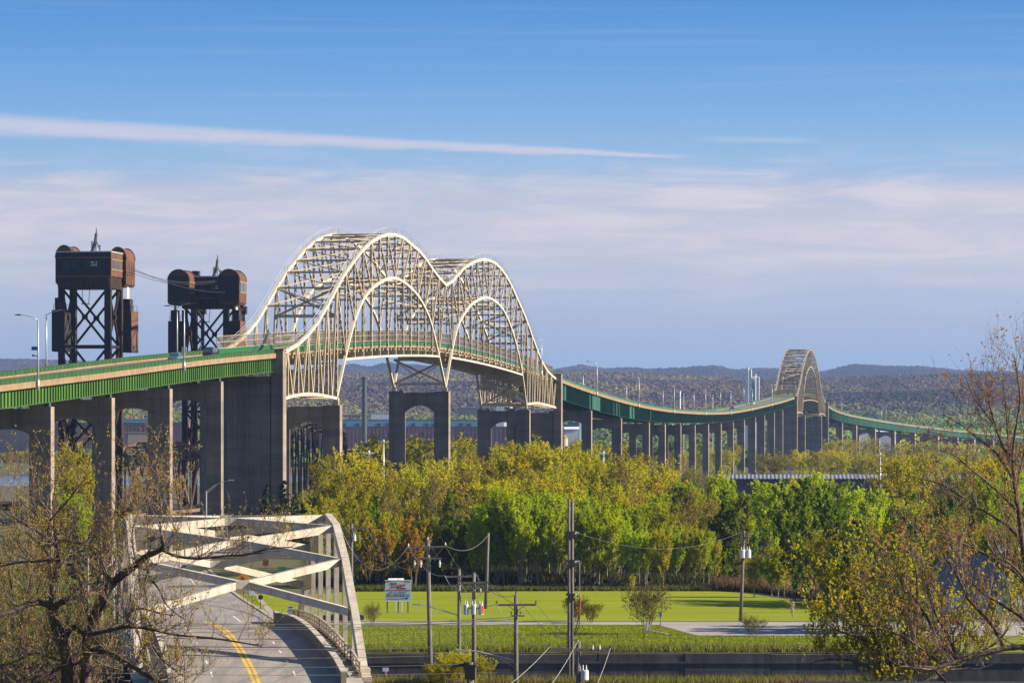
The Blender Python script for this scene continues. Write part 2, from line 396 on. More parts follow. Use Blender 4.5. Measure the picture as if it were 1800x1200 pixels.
# ------------------------------------------------------------------ piers
PG = 'concrete piers that carry the bridge'
def pier_frame(s, top, label, colw=2.3, cold=1.9, beam=3.0, rise=0.9, base=-1.5, offr=0.35, taper=0.0, offl=None, group=PG):
    p, u, r = path(s); ax = (r, u, Vector((0, 0, 1)))
    offl = -W-0.35 if offl is None else offl
    root = thing('bridge_pier', label, 'bridge pier', tuple(BP(s, -W/2, base)), group)
    for o in (offr-colw/2, offl+colw/2):
        m = MB(); hh = top-base
        w2 = colw*(1+taper)
        c0 = BP(s, o, base); c1 = BP(s, o, top)
        cs = [c0+r*(a*w2/2)+u*(b*cold*(1+taper)/2) for a, b in ((-1, -1), (1, -1), (1, 1), (-1, 1))]+[c1+r*(a*colw/2)+u*(b*cold/2) for a, b in ((-1, -1), (1, -1), (1, 1), (-1, 1))]
        m.hexa(cs); m.build('column', M['concrete'], root)
    o0, o1 = offl+colw+0.004, offr-colw-0.004
    prof = [Vector((o0, 0, top-0.25)), Vector((o1, 0, top-0.25))]
    n = 12
    for i in range(n+1):
        t = i/n; x = o1+(o0-o1)*t; z = top-beam-rise*2.0*abs(2*t-1)**2.2
        prof.append(Vector((x, 0, z)))
    m = MB()
    pts = [BP(s, q.x, q.z) for q in prof]
    m.prism(pts, -u*(cold/2-0.18), u*(cold/2-0.18)); m.build('cap_beam', M['concrete'], root)
    for o in (-0.35, -W+1.65):                # bearing pedestals under the girders
        m = MB(); m.box(BP(s, o, top+0.28), (0.7, 1.1, 0.56), ax=ax); m.build('bearing', M['dark_metal'], root)
    return root

near_px = [387, 297, 195, 88, -25]
names = ['tall arched concrete pier next to the solid pier with pale crack marks', 'arched concrete pier in front of the rusty lift span', 'second arched concrete pier from the left under the near viaduct',
         'leftmost arched concrete pier in view under the near viaduct', 'arched concrete pier beyond the left edge']
for px, nm in zip(near_px, names):
    s = sx(px); pier_frame(s, HD(s)-0.68-GD(s)-0.6, nm, 2.45, 1.9, beam=3.0, rise=0.55)
MIDZ = [1146, 1221, 1300, 1350, 1403, 1455, 1508, 1561, 1616, 1670, 1727, 1777, 1834, 1886]
ords = ['first', 'second', 'third', 'fourth', 'fifth', 'sixth', 'seventh', 'eighth', 'ninth', 'tenth', 'eleventh', 'twelfth', 'thirteenth', 'fourteenth']
for i, z in enumerate(MIDZ):
    s = (z-ZB)/U.y; pier_frame(s, HD(s)-0.68-GD(s)-0.6, f'slim concrete pier of the sagging viaduct, {ords[i]} after the double arch', 2.3, 2.4, beam=3.0, rise=0.5)
def s_at_px(px):
    lo, hi = S_END, 2300
    for _ in range(40):
        mid = (lo+hi)/2; q = BP(mid, 0.3); x = 900+q.x/q.y*F
        if x < px: lo = mid
        else: hi = mid
    return lo
for i, px in enumerate([1481, 1506, 1539, 1573.5, 1609, 1650, 1684, 1713.6, 1746, 1779]):
    s = s_at_px(px); pier_frame(s, HD(s)-0.68-GD(s)-0.6, f'concrete pier of the far curving viaduct, {ords[i]} beyond the single arch', 2.4, 2.6, beam=2.6, rise=0.8)

def wall_pier(s, label, top, base=-1.5, crack=False, thick=3.0, wall_top=None, pylon=True, dirn=-1, ww=0.0):
    """solid pier with a pylon at each side rising to deck level"""
    p, u, r = path(s); ax = (r, u, Vector((0, 0, 1)))
    root = thing('anchor_pier', label, 'bridge pier', tuple(BP(s, -W/2, base)), PG)
    wt = wall_top
    m = MB(); m.box(BP(s, -W/2, (wt+base)/2), (W-1.4, thick-0.5, wt-base), ax=ax)
    for o in np.linspace(-W+2.6, -2.6, 4): m.box(BP(s, float(o), (wt+base)/2-0.2)+u*(dirn*(thick-0.5)/2), (0.5, 0.25, wt-base-0.4), ax=ax)
    for k in range(1, 7): m.box(BP(s, -W/2, base+(wt-base)*k/7)+u*(dirn*((thick-0.5)/2+0.01)), (W-1.45, 0.10, 0.07), ax=ax)
    m.build('wall', M['concrete'], root)
    for o in (0.55, -W-0.55):
        m = MB(); m.box(BP(s, o, (top+base)/2), (2.1, thick, top-base), ax=ax); m.build('pylon', M['concrete'], root)
        m = MB(); m.box(BP(s, o, top+0.15), (2.3, thick+0.2, 0.3), ax=ax); m.build('pylon_cap', M['fascia'], root)
    if crack:
        rr = random.Random(5); m = MB()
        for k in range(46):
            o = rr.uniform(-W+1.5, -1.0); z = rr.uniform(3, wt-1); ln = rr.uniform(0.8, 2.8)
            pt = BP(s, o, z)+u*(dirn*((thick-0.5)/2+0.145)); dx = rr.uniform(-0.25, 0.25)
            for q in range(3):
                p2 = pt+r*(dx*0.5+rr.uniform(-0.14, 0.14))+Vector((0, 0, -ln/3)); m.bar(pt, p2, 0.07, 0.03, up=u); pt = p2
        m.build('crack_seal', M['paving'], root, kind='stuff')
    return root
wall_pier(-57.6, 'solid concrete pier with pale crack marks where the near viaduct meets the double arch', HD(-57)+0.6, wall_top=HD(-57)-3.9, crack=True)
wall_pier(319.6, 'brown solid concrete pier at the far end of the cream double arch', HD(319)+0.9, wall_top=HD(319)-9.2, crack=False)
wall_pier(1222.6, 'solid concrete pier at the near end of the far single arch', HD(1222)+0.4, wall_top=HD(1222)-4.5)
wall_pier(1468.6, 'solid concrete pier at the far end of the far single arch', HD(1468)+0.8, wall_top=HD(1468)-9)

# ------------------------------------------------------------------ steel arches: profiles read along the right-hand truss
UP = [(490, 624), (528, 601), (561, 562), (590, 508), (606, 480), (624, 456), (638, 438), (652, 425), (668, 416), (684, 412), (694, 413), (708, 418), (720, 428),
      (732, 438), (746, 453), (758, 471), (770, 487), (783, 501), (794, 495), (804, 483), (816, 470), (828, 463), (838, 458), (849, 456), (860, 458), (870, 463), (880, 473),
      (890, 487), (898, 502), (907, 522), (916, 542), (925.6, 565), (940, 606), (956, 644), (978.6, 668)]
RIB = [(591.4, 698), (607, 626), (622, 566), (636, 530), (650, 510), (668, 496), (684, 489), (694, 489), (708, 495), (721, 506), (734, 520), (746, 540), (758, 570), (768, 612), (783, 681)]
RIB2 = [(783, 681), (794, 616), (804, 574), (814, 554), (826, 537), (838, 528), (849, 523), (860, 524), (869, 529), (879, 538), (888, 552), (898, 576), (906, 602), (917, 653), (925.6, 718)]
ARM1 = [(490, 703), (513, 696), (540, 692), (565, 694.5), (591.4, 700)]
ARM2 = [(925.6, 710), (942, 708), (960, 711.5), (978.6, 717)]
def tosh(L): return [sx(a) for a, b in L], [CAMZ+(YH-b)*zx(a)/F for a, b in L]
def fn(L):
    xs, ys = tosh(L)
    xs, ys = np.array(xs), np.array(ys)
    d = np.gradient(ys, xs)                      # smooth cubic through the nodes
    def f(s):
        s = min(max(s, xs[0]), xs[-1]); i = min(max(int(np.searchsorted(xs, s))-1, 0), len(xs)-2)
        h = xs[i+1]-xs[i]; t = (s-xs[i])/h
        return float((2*t**3-3*t**2+1)*ys[i]+(t**3-2*t**2+t)*h*d[i]+(-2*t**3+3*t**2)*ys[i+1]+(t**3-t**2)*h*d[i+1])
    return f
LSP = 131.0; LARM = 57.0; NP = 14; PL = LSP/NP
f_up = fn(UP); f_r1 = fn(RIB); f_r2 = fn(RIB2); f_a1 = fn(ARM1); f_a2 = fn(ARM2)
TIE = 2.15

def steel_arch(label, feet, arm0, arm1, up, ribs, a0, a1, tie, detail=True, mat=None):
    """feet = list of s of the truss feet; arm0/arm1 = s of the anchor ends"""
    mat = mat or M['cream']
    root = thing('steel_arch_bridge', label, 'arch bridge', tuple(BP((feet[0]+feet[-1])/2, -W/2, 0)))
    offs = (0.0, -W)
    ss = [arm0+(feet[0]-arm0)*i/6 for i in range(6)]
    for a, b in zip(feet[:-1], feet[1:]): ss += [a+(b-a)*i/NP for i in range(NP)]
    ss += [feet[-1]+(arm1-feet[-1])*i/6 for i in range(7)]
    def rib_at(s):
        for (a, b), f in zip(zip(feet[:-1], feet[1:]), ribs):
            if a-1e-6 <= s <= b+1e-6: return f(s)
        return None
    mem = M['white_paint'] if detail else mat
    for o in offs:
        sg = 1 if o == 0 else -1
        m = MB()
        for a, b in zip(ss[:-1], ss[1:]): m.bar(BP(a, o, up(a)), BP(b, o, up(b)), 0.5, 0.62)
        uc = m.build('upper_chord', mem, root)
        m = MB()                                    # hand cables of the walkway on the chord
        for q in (-0.28, 0.28):
            m.tube([BP(s, o+q, up(s)+1.45) for s in ss[1:-1]], 0.045, 4)
        for s in ss[1:-1]:
            for q in (-0.28, 0.28): m.bar(BP(s, o+q, up(s)+0.3), BP(s, o+q, up(s)+1.45), 0.06, 0.06)
        m.build('walkway_railing', M['galv'], uc)
        for (a, b), f in zip(zip(feet[:-1], feet[1:]), ribs):
            m = MB(); n = NP*2
            for i in range(n):
                s, e = a+(b-a)*i/n, a+(b-a)*(i+1)/n; m.bar(BP(s, o, f(s)), BP(e, o, f(e)), 0.48, 0.58)
            m.build('arch_rib', mem, root)
            # level tie that carries the floor between the ribs
            inner = [s for s in np.linspace(a, b, 120) if f(s) >= tie(s)]
            m = MB(); q = [inner[0]+(inner[-1]-inner[0])*i/24 for i in range(25)]
            for s, e in zip(q[:-1], q[1:]): m.bar(BP(s, o, tie(s)), BP(e, o, tie(e)), 0.4, 0.42)
            m.build('tie', mem, root)
        for f, s0, s1 in ((a0, arm0, feet[0]), (a1, feet[-1], arm1)):
            m = MB(); n = 8
            for i in range(n):
                s, e = s0+(s1-s0)*i/n, s0+(s1-s0)*(i+1)/n; m.bar(BP(s, o, f(s)), BP(e, o, f(e)), 0.46, 0.52)
            m.build('lower_chord', mem, root)
            n = 6                                   # anchor arm web: verticals and zigzag diagonals
            for i in range(n+1):
                s = s0+(s1-s0)*i/n; m = MB()
                m.laced(BP(s, o, f(s)), BP(s, o, up(s)), 0.5, 0.5, step=1.5)
                m.build('vertical', mat, root)
                if i < n:
                    e = s0+(s1-s0)*(i+1)/n; mid = (s+e)/2; m = MB()
                    m.bar(BP(s, o, up(s)), BP(mid, o, f(mid)), 0.34, 0.42); m.build('diagonal', mat, root)
                    m = MB(); m.bar(BP(mid, o, f(mid)), BP(e, o, up(e)), 0.34, 0.42); m.build('diagonal', mat, root)
        for a, b in zip(feet[:-1], feet[1:]):
            for i in range(1, NP+(b == feet[-1])*0):
                s = a+(b-a)*i/NP; rb = rib_at(s); m = MB(); bot = min(rb, tie(s))
                m.laced(BP(s, o, bot), BP(s, o, up(s)), 0.42, 0.42, step=1.5); m.build('vertical', mat, root)
            for i in range(NP):
                s, e = a+(b-a)*i/NP, a+(b-a)*(i+1)/NP
                if i < NP//2: p, q = BP(s, o, up(s)), BP(e, o, rib_at(e))
                else: p, q = BP(e, o, up(e)), BP(s, o, rib_at(s))
                m = MB(); m.laced(p, q, 0.38, 0.32, step=1.4); m.build('diagonal', mat, root)
    # bracing between the two trusses
    for i, s in enumerate(ss):
        if up(s) < HD(s)+5.2: continue
        m = MB(); m.laced(BP(s, 0, up(s)), BP(s, -W, up(s)), 0.36, 0.36); m.build('top_strut', mat, root)
        if i+1 < len(ss) and up(ss[i+1]) > HD(ss[i+1])+5.2:
            e = ss[i+1]; m = MB()
            m.bar(BP(s, 0, up(s)), BP(e, -W, up(e)), 0.2, 0.2); m.bar(BP(s, -W, up(s)), BP(e, 0, up(e)), 0.2, 0.2); m.build('top_brace', mat, root)
    for a, b in zip(feet[:-1], feet[1:]):
        for i in range(1, NP):
            s = a+(b-a)*i/NP; rb = rib_at(s)
            if rb < HD(s)+5.5: continue
            m = MB(); m.laced(BP(s, 0, rb), BP(s, -W, rb), 0.34, 0.34)
            m.build('rib_strut', mat, root)
            e = a+(b-a)*(i+1)/NP
            if i+1 < NP and rib_at(e) > HD(e)+5.5:
                m = MB(); m.bar(BP(s, 0, rb), BP(e, -W, rib_at(e)), 0.24, 0.24); m.bar(BP(s, -W, rb), BP(e, 0, rib_at(e)), 0.24, 0.24); m.build('rib_brace', mat, root)
            if i % 2 == 0 and up(s)-rb > 5:          # sway frame between chord and rib
                m = MB(); m.bar(BP(s, -1, up(s)-0.6), BP(s, -W/2, rb+0.4), 0.22, 0.22); m.bar(BP(s, -W+1, up(s)-0.6), BP(s, -W/2, rb+0.4), 0.22, 0.22); m.build('sway_brace', mat, root)
    for s in feet:                                   # portal frames at the feet: above the road and down to the pier
        ft = rib_at(s)
        m = MB(); zt, zb = up(s), HD(s)+6.2
        if zt-zb > 3:
            m.bar(BP(s, 0, zt), BP(s, -W, zb), 0.38, 0.42); m.bar(BP(s, -W, zt), BP(s, 0, zb), 0.38, 0.42); m.bar(BP(s, 0, zb), BP(s, -W, zb), 0.5, 0.6)
            m.build('portal_brace', mat, root)
        m = MB(); zt = tie(s)-0.6; zb = ft+0.8
        if zt-zb > 2:
            m.bar(BP(s, 0, zt), BP(s, -W, zb), 0.42, 0.45); m.bar(BP(s, -W, zt), BP(s, 0, zb), 0.42, 0.45)
            m.bar(BP(s, 0, zb), BP(s, -W, zb), 0.35, 0.4); m.bar(BP(s, 0, zt), BP(s, -W, zt), 0.4, 0.5)
            for o in (0, -W): m.bar(BP(s, o, zt), BP(s, -W/2, (zt+zb)/2-1.5), 0.2, 0.2)
            m.build('foot_brace', mat, root)
    for f, s0, s1 in ((a0, arm0, feet[0]), (a1, feet[-1], arm1)):   # lattice between the anchor arm's lower chords
        for i in range(6):
            s, e = s0+(s1-s0)*i/6, s0+(s1-s0)*(i+1)/6
            m = MB(); m.bar(BP(s, 0, f(s)), BP(s, -W, f(s)), 0.3, 0.35); m.bar(BP(s, 0, f(s)), BP(e, -W, f(e)), 0.24, 0.24); m.bar(BP(s, -W, f(s)), BP(e, 0, f(e)), 0.24, 0.24)
            m.build('lower_brace', mat, root)
            if i > 0:
                m = MB(); zt = tie(s)-0.8; m.bar(BP(s, 0, zt), BP(s, -W, f(s)+0.4), 0.26, 0.26); m.bar(BP(s, -W, zt), BP(s, 0, f(s)+0.4), 0.26, 0.26); m.build('sway_brace', mat, root)
    # floor: deck, beams, stringers, barriers, tall fences
    s0, s1 = arm0+1.4, arm1-1.4
    m = MB(); sweep(m, s0, s1, -W+1.0, -1.0, lambda s: HD(s)-0.45, lambda s: HD(s), 5); m.build('deck', M['fascia'], root)
    m = MB(); sweep(m, s0, s1, -W+1.8, -1.8, lambda s: HD(s)-0.02, lambda s: HD(s)+0.01, 5); m.build('roadway', M['deck_asphalt'], root)
    for s in ss:
        m = MB(); m.bar(BP(s, 0.15, tie(s)+0.55), BP(s, -W-0.15, tie(s)+0.55), 0.35, 0.95); m.build('floor_beam', mat, root)
    m = MB()
    for o in np.linspace(-W+1.6, -1.6, 5): sweep(m, s0, s1, float(o)-0.1, float(o)+0.1, lambda s: HD(s)-1.0, lambda s: HD(s)-0.46, 6)
    m.build('stringer', mat, root, kind='stuff')
    m = MB()
    for s in np.arange(s0, s1, PL/2): m.box(BP(s, -0.55, HD(s)-0.75), (0.9, 0.5, 0.45), ax=(path(s)[2], path(s)[1], Vector((0, 0, 1))))
    m.build('bracket', mat, root, kind='stuff')
    for o in (-1.0, -W+1.0):
        m = MB(); sweep(m, s0, s1, o-0.06, o+0.06, lambda s: HD(s)+0.1, lambda s: HD(s)+0.95, 5); bb = m.build('barrier', material('arch_barrier_green', (0.010, 0.09, 0.03), 0.5) if 'arch_barrier_green' not in bpy.data.materials else bpy.data.materials['arch_barrier_green'], root)
        m = MB(); oo = o+(0.35 if o > -W/2 else -0.35)
        for k in (1.0, 2.1, 3.15): m.tube([BP(s, oo, HD(s)+k) for s in np.linspace(s0, s1, 60)], 0.05, 4)
        s = s0
        while s < s1:
            m.bar(BP(s, oo, HD(s)+0.95), BP(s, oo, HD(s)+3.2), 0.11 if detail else 0.14, 0.09); s += 1.0 if detail else 2.2
        m.build('fence', mat, root)
    return root
arch1 = steel_arch('cream steel double arch bridge with two humps in the middle of the picture', [0.0, LSP, 2*LSP], -LARM, 2*LSP+LARM, f_up, [f_r1, f_r2], f_a1, f_a2, lambda s: HD(s)-TIE)
# the far arch has one hump, built to the same drawings
DH = 2.2; C0 = 1280.0
def up2(s):
    d = abs(s-(C0+LSP/2)); q = LSP/2-d
    return f_up(q)+DH if q > -LARM-1 else f_up(-LARM)+DH
def rib2(s): d = abs(s-(C0+LSP/2)); return f_r1(LSP/2-d)+DH
def armL(s): return f_a1(s-C0)+DH+0.5
def armR(s): return f_a1(C0+LSP-s)+DH+0.5
arch2 = steel_arch('far single hump steel arch bridge at the end of the sagging viaduct', [C0, C0+LSP], C0-LARM, C0+LSP+LARM, up2, [rib2], armL, armR, lambda s: HD(s)-TIE-0.6, detail=False, mat=material('shade_dimmed_paint', (0.30, 0.25, 0.175), 0.6, (0.21, 0.17, 0.115), 0.2))  # same paint as the near arch, darkened in colour to stand for shade
for s, top, lab in ((0, 26.85, 'arched concrete pier under the near foot of the double arch'), (LSP, 30.75, 'arched concrete pier under the middle foot of the double arch'),
                    (2*LSP, 27.35, 'arched concrete pier under the far foot of the double arch')):
    pr = pier_frame(s, top, lab, 3.3, 2.6 if s < 200 else 2.2, beam=3.1, rise=0.75, offr=0.9, offl=-W-0.9)
    p, u, r = path(s); ax = (r, u, Vector((0, 0, 1))); ft = f_r1(0) if s == 0 else (f_r1(LSP) if s == LSP else f_r2(2*LSP))
    for o in (0, -W):
        m = MB(); m.box(BP(s, o, (top+ft)/2-0.1), (0.9, 1.2, max(0.3, ft-top)), ax=ax); m.build('shoe', M['cream'], pr)
    m = MB()
    for q in (-1.0, 1.0):
        for h in (0.55, 1.1): m.tube([BP(s, 0.6, top+h-0.25)+u*q, BP(s, -W-0.6, top+h-0.25)+u*q], 0.04, 4)
        for o in np.linspace(0.6, -W-0.6, 8): m.bar(BP(s, float(o), top-0.3)+u*q, BP(s, float(o), top+0.85)+u*q, 0.06, 0.06)
    m.build('pier_railing', M['galv'], pr)
for s, lab in ((C0, 'solid concrete pier under the near foot of the far arch'), (C0+LSP, 'solid concrete pier under the far foot of the far arch')):
    wall_pier(s, lab, rib2(s)-0.9, wall_top=rib2(s)-1.4, thick=2.8)
# ------------------------------------------------------------------ railway lift bridge beside the road bridge
ROFF = -56.8
RSH = [0.0]
def RP(s, o, h): return BP(s, ROFF+RSH[0]+o, h)
AXS = (RT, U, Vector((0, 0, 1)))
ZUP = Vector((0, 0, 1))
M['dim_glass'] = material('dim_old_glass', (0.015, 0.03, 0.04), 0.55, (0.03, 0.045, 0.05), 1.2)
def hood(root, c_o, s0, s1, wid, zb, zt, mats):
    """sheave housing: arch-topped, profile across the bridge, barrel along it"""
    prof = [Vector((c_o-wid/2, 0, zb+0.5)), Vector((c_o-wid/2+0.5, 0, zb)), Vector((c_o+wid/2-0.5, 0, zb)), Vector((c_o+wid/2, 0, zb+0.5))]
    n = 10; r = wid/2; hh = min(zt-zb-1, 2.5)
    for i in range(n+1):
        a = math.pi*i/n; prof.append(Vector((c_o+r*math.cos(a), 0, zt-hh+hh*math.sin(a))))
    b = MB(); b.prism([RP(s0, q.x, q.z) for q in prof], Vector((0, 0, 0)), U*(s1-s0)); h = b.build('sheave_housing', mats[0], root)
    b = MB()
    for s in (s0-0.03, s1-0.15):                   # raised rim at both ends
        pts = prof[4:]
        for p, q in zip(pts[:-1], pts[1:]): b.bar(RP(s+0.1, p.x, p.z+0.05), RP(s+0.1, q.x, q.z+0.05), 0.25, 0.18, up=U)
    for k in range(1, 5): b.box(RP(s0+(s1-s0)*k/5, c_o+wid/2+0.03, (zb+zt-hh)/2), (0.06, 0.12, zt-hh-zb-0.8), ax=AXS)
    b.build('rim', mats[0], h)
    return h

def lift_tower(s, label, ztop, near_hoods, cw_top, height_house=7.1, back=1):
    root = thing('lift_bridge_tower', label, 'lift tower', tuple(RP(s, 0, 2)), 'towers of the railway lift bridge')
    hw = 4.8; d = 9.5; s0, s1 = s, s+d
    zb = ztop-height_house
    legs = {}
    for nm, o, q, t in (('a', -hw, s0, 1.15), ('b', hw, s0, 1.3), ('c', -hw, s1, 1.3), ('d', hw, s1, 1.2)):
        m = MB(); m.box(RP(q, o, (zb+0.5+2)/2), (t, 1.2, zb+0.5-2), ax=AXS); m.build('leg', M['rust_steel'], root)
        m = MB()
        for k in range(14): m.box(RP(q, o, 4+k*(zb-4)/14), (t+0.12, 1.32, 0.22), ax=AXS)
        m.build('leg_batten', M['rust_steel'], root, kind='stuff')
    def xpanel(pf, z0, z1):
        m = MB(); m.bar(pf(0, z1), pf(1, z0), 0.42, 0.42); m.build('brace', M['rust_steel'], root)
        m = MB(); m.bar(pf(1, z1), pf(0, z0), 0.42, 0.42); m.build('brace', M['rust_steel'], root)
        c = (pf(0, z0)+pf(1, z1))/2
        m = MB(); m.box(c, (1.0, 1.0, 1.0), ax=AXS); m.build('gusset', M['rust_steel'], root)
        m = MB(); m.bar(pf(0, z0), pf(1, z0), 0.5, 0.55); m.build('strut', M['rust_steel'], root)
    zs = [zb, zb-11.8, zb-23.6, zb-34]
    for a, b in zip(zs[:-1], zs[1:]):
        b = max(b, 5)
        xpanel(lambda t, z: RP(s0, -hw+2*hw*t, z), b, a); xpanel(lambda t, z: RP(s1, -hw+2*hw*t, z), b, a)
        xpanel(lambda t, z: RP(s0+d*t, -hw, z), b, a); xpanel(lambda t, z: RP(s0+d*t, hw, z), b, a)
    # machinery house
    hs0 = s0-0.9 if not near_hoods else s0+3.6
    hs1 = s1-0.6
    m = MB(); m.box(RP((hs0+hs1)/2, 0, (zb+ztop)/2+1.1), (2*hw+1.5, hs1-hs0, height_house-2.2), ax=AXS); house = m.build('machinery_house', M['dark_plate'] if near_hoods else M['dark_plate'], root)
    m = MB(); m.box(RP((hs0+hs1)/2, hw+0.78, (zb+ztop)/2+1.1), (0.06, hs1-hs0-0.1, height_house-2.3), ax=AXS); m.build('sunlit_side_plate', M['rust_plate'], house)  # lighter rust on the sunward side only: sunlight put into the colour
    m = MB(); m.box(RP((hs0+hs1)/2, 0, ztop+0.03), (2*hw+1.8, hs1-hs0+0.3, 0.25), ax=AXS); m.build('roof', M['galv'], house)
    m = MB(); m.box(RP((hs0+hs1)/2, 0, zb+1.0), (2*hw+1.2, hs1-hs0-0.3, 2.4), ax=AXS); g = m.build('girder_box', M['rust_steel'], root)
    m = MB()
    for o in np.linspace(-hw-0.3, hw+0.3, 12): m.box(RP(hs0+0.12, float(o), zb+1.0), (0.14, 0.14, 2.3), ax=AXS)
    for q in np.linspace(hs0+0.6, hs1-0.6, 8): m.box(RP(float(q), hw+0.63, zb+1.0), (0.12, 0.14, 2.3), ax=AXS)
    m.build('girder_rib', M['rust_plate'], g, kind='stuff')
    zw = ztop-2.5
    for o in (-3.6, -1.7, 0.9, 2.9):
        m = MB(); m.box(RP(hs0-0.03, o, zw), (1.4, 0.08, 1.8), ax=AXS); m.build('window', M['dim_glass'], house)
    for q in (-2.6, 0.4):
        m = MB()
        for k in range(3): m.box(RP((hs0+hs1)/2+q+k*0.9, hw+0.84, zw), (0.08, 0.66, 1.4), ax=AXS)
        m.build('window', M['window_glass'], house)
    m = MB()
    for h in (-1.0, 1.0): m.box(RP((hs0+hs1)/2, hw+0.86, zw+h), (0.1, hs1-hs0-0.2, 0.2), ax=AXS)
    for h in (-2.4, 1.35): m.box(RP(hs0-0.02, 0, zw+h), (2*hw+1.5, 0.1, 0.16), ax=AXS)
    m.build('trim', M['fascia'], house)
    m = MB()                                       # faded white marks on the house front
    rr = random.Random(3)
    for i in range(4):
        for j in range(2):
            if rr.random() < 0.9: m.box(RP(hs0-0.08, 1.65+i*0.32, zw-0.15+j*0.55), (0.2+0.06*rr.random(), 0.03, 0.36), ax=AXS)
    m.build('faded_lettering', M['white_line'], house)
    # sheave housings at both sides and the counterweights below them
    for sg in (-1, 1):
        co = sg*(hw+1.5) if near_hoods else sg*4.4/0.94
        h0, h1 = ((s0+0.3, s0+8.0) if sg < 0 else (s0+9.6, s0+17.4)) if not near_hoods else (s0-2.2, s0+5.5)
        w_ = 3.5 if not near_hoods else 5.0
        hd = hood(root, co*(0.94 if not near_hoods else 0.92), h0, h1, w_, ztop-6.6, ztop+1.35, (M['rust_plate'],))
        m = MB(); m.box(RP(h0-0.05, co*(0.94 if not near_hoods else 0.92), ztop-2.9), (w_-0.5, 0.06, 5.6), ax=AXS); m.build('shade_front_plate', M['dark_plate'], hd)  # dark sheet over the rusty housing front, painting in its shade
        if near_hoods:
            for k in (-1.1, 0.9):
                m = MB(); m.box(RP((h0+h1)/2+k*1.6, co*0.92+sg*(w_/2+0.03), ztop-2.6), (0.1, 2.2, 1.9), ax=AXS); m.build('window', M['window_glass'], hd)
            m = MB()
            for k in (-1.15, 1.15): m.box(RP((h0+h1)/2, co*0.92+w_/2+0.05, ztop-2.6+k), (0.12, h1-h0-0.6, 0.3), ax=AXS)
            m.build('trim', M['fascia'], hd)
        cwc = sg*(hw+2.35) if near_hoods else sg*5.9
        cw = MB(); cw.box(RP((h0+h1)/2, cwc, cw_top-4.7), (2.3, 6.0, 8.4), ax=AXS); c_ = cw.build('counterweight', M['rust_plate'] if sg > 0 else M['dark_plate'], root)  # sunward weight in rust, the other dark: sun and shade by colour
        m = MB(); m.box(RP(h0+0.6, cwc, cw_top-4.7), (2.35, 0.1, 8.2), ax=AXS); m.box(RP((h0+h1)/2, cwc-0.3, cw_top+0.8), (1.5, 2.6, 2.4), ax=AXS); m.build('rope_socket', M['dark_plate'], c_)
        m = MB()
        for q in (-0.9, 0.9):
            for e in (-2.9, 0, 2.9): m.bar(RP((h0+h1)/2+e, cwc+q, cw_top-0.5), RP((h0+h1)/2+e, cwc+q, cw_top+0.6), 0.07, 0.07)
            m.bar(RP((h0+h1)/2-2.9, cwc+q, cw_top+0.6), RP((h0+h1)/2+2.9, cwc+q, cw_top+0.6), 0.07, 0.07)
        m.build('counterweight_railing', M['dark_metal'], c_)
        m = MB()
        for q in range(6): m.tube([RP((h0+h1)/2-0.9+q*0.36, cwc-0.3, cw_top+1.9), RP((h0+h1)/2-0.9+q*0.36, cwc-0.3, ztop-6.4)], 0.07, 4)
        m.build('rope', M['galv'], root)
    m = MB()                                        # mast with stays and lamps
    mc = RP((hs0+hs1)/2-1, 1.6, ztop)
    m.tube([mc+Vector((-0.9, 0, 0)), mc+Vector((-0.2, 0, 2.2)), mc+Vector((0, 0, 3.9))], [0.42, 0.34, 0.3], 6); m.tube([mc+Vector((0, 0, 3.9)), mc+Vector((0, 0, 5.0))], [0.14, 0.06], 5)
    m.tube([mc+Vector((0.9, 0.4, 0)), mc+Vector((0.05, 0, 2.3))], 0.1, 5); m.tube([mc+Vector((0, -1.0, 0)), mc+Vector((0.0, 0, 2.3))], 0.1, 5)
    for k in range(3): m.box(mc+Vector((-0.85, 0, 1.2+k*0.45)), (0.35, 0.35, 0.3))
    for k in range(2): m.box(mc+Vector((0.7, 0, 0.9+k*0.45)), (0.35, 0.35, 0.3))
    m.build('mast', M['dark_metal'], root)
    m = MB(); m.tube([RP(s0+0.3, -0.6, zb), RP(s0+0.3, -0.6, zb-3.2)], 0.06, 4); m.tube([RP(s0+0.3, 1.0, zb), RP(s0+0.3, 0.7, zb-3.2)], 0.06, 4)
    m.box(RP(s0+0.3, 0.1, zb-3.3), (1.6, 0.8, 0.15), ax=AXS); m.tube([RP(s0+0.3, -2.0, zb), RP(s0+0.3, -2.0, 6)], 0.12, 4)
    m.build('hanging_ladder', M['dark_metal'], root)
    if back:                                        # raking back stays of the far tower
        for o in (-hw, hw):
            m = MB(); a = RP(s1+0.3, o, ztop+0.5); b = RP(s1+16, o, 24.0); c = RP(s1+18, o, 3)
            m.bar(a, RP(s1+9, o, ztop-7.5), 0.7, 0.8); m.bar(RP(s1+9, o, ztop-7.5), RP(s1+9, o, 3), 0.7, 0.7); 
            for k in range(6):
                z = ztop-9-k*6.0; m.bar(RP(s1, o, z+3), RP(s1+9, o, z), 0.32, 0.32); m.bar(RP(s1, o, z+3), RP(s1+9, o, z+6 if z+6 < ztop-7 else z+1.5), 0.28, 0.28)
            m.build('back_stay', M['rust_steel'], root)
            m = MB(); m.box(RP(s1+9.2, o, ztop-7.2), (1.5, 1.6, 1.8), ax=AXS); m.box(RP(s1+2, o, ztop+0.6), (1.6, 1.9, 2.0), ax=AXS); m.build('guide_block', M['dark_plate'], root)
    return root
S1, S2 = 38.4, 142.0
ZT1 = CAMZ+(YH-443)*(ZB+U.y*S1+8)/F; ZT2 = CAMZ+(YH-485)*(ZB+U.y*S2+8)/F
RSH[0] = -1.8
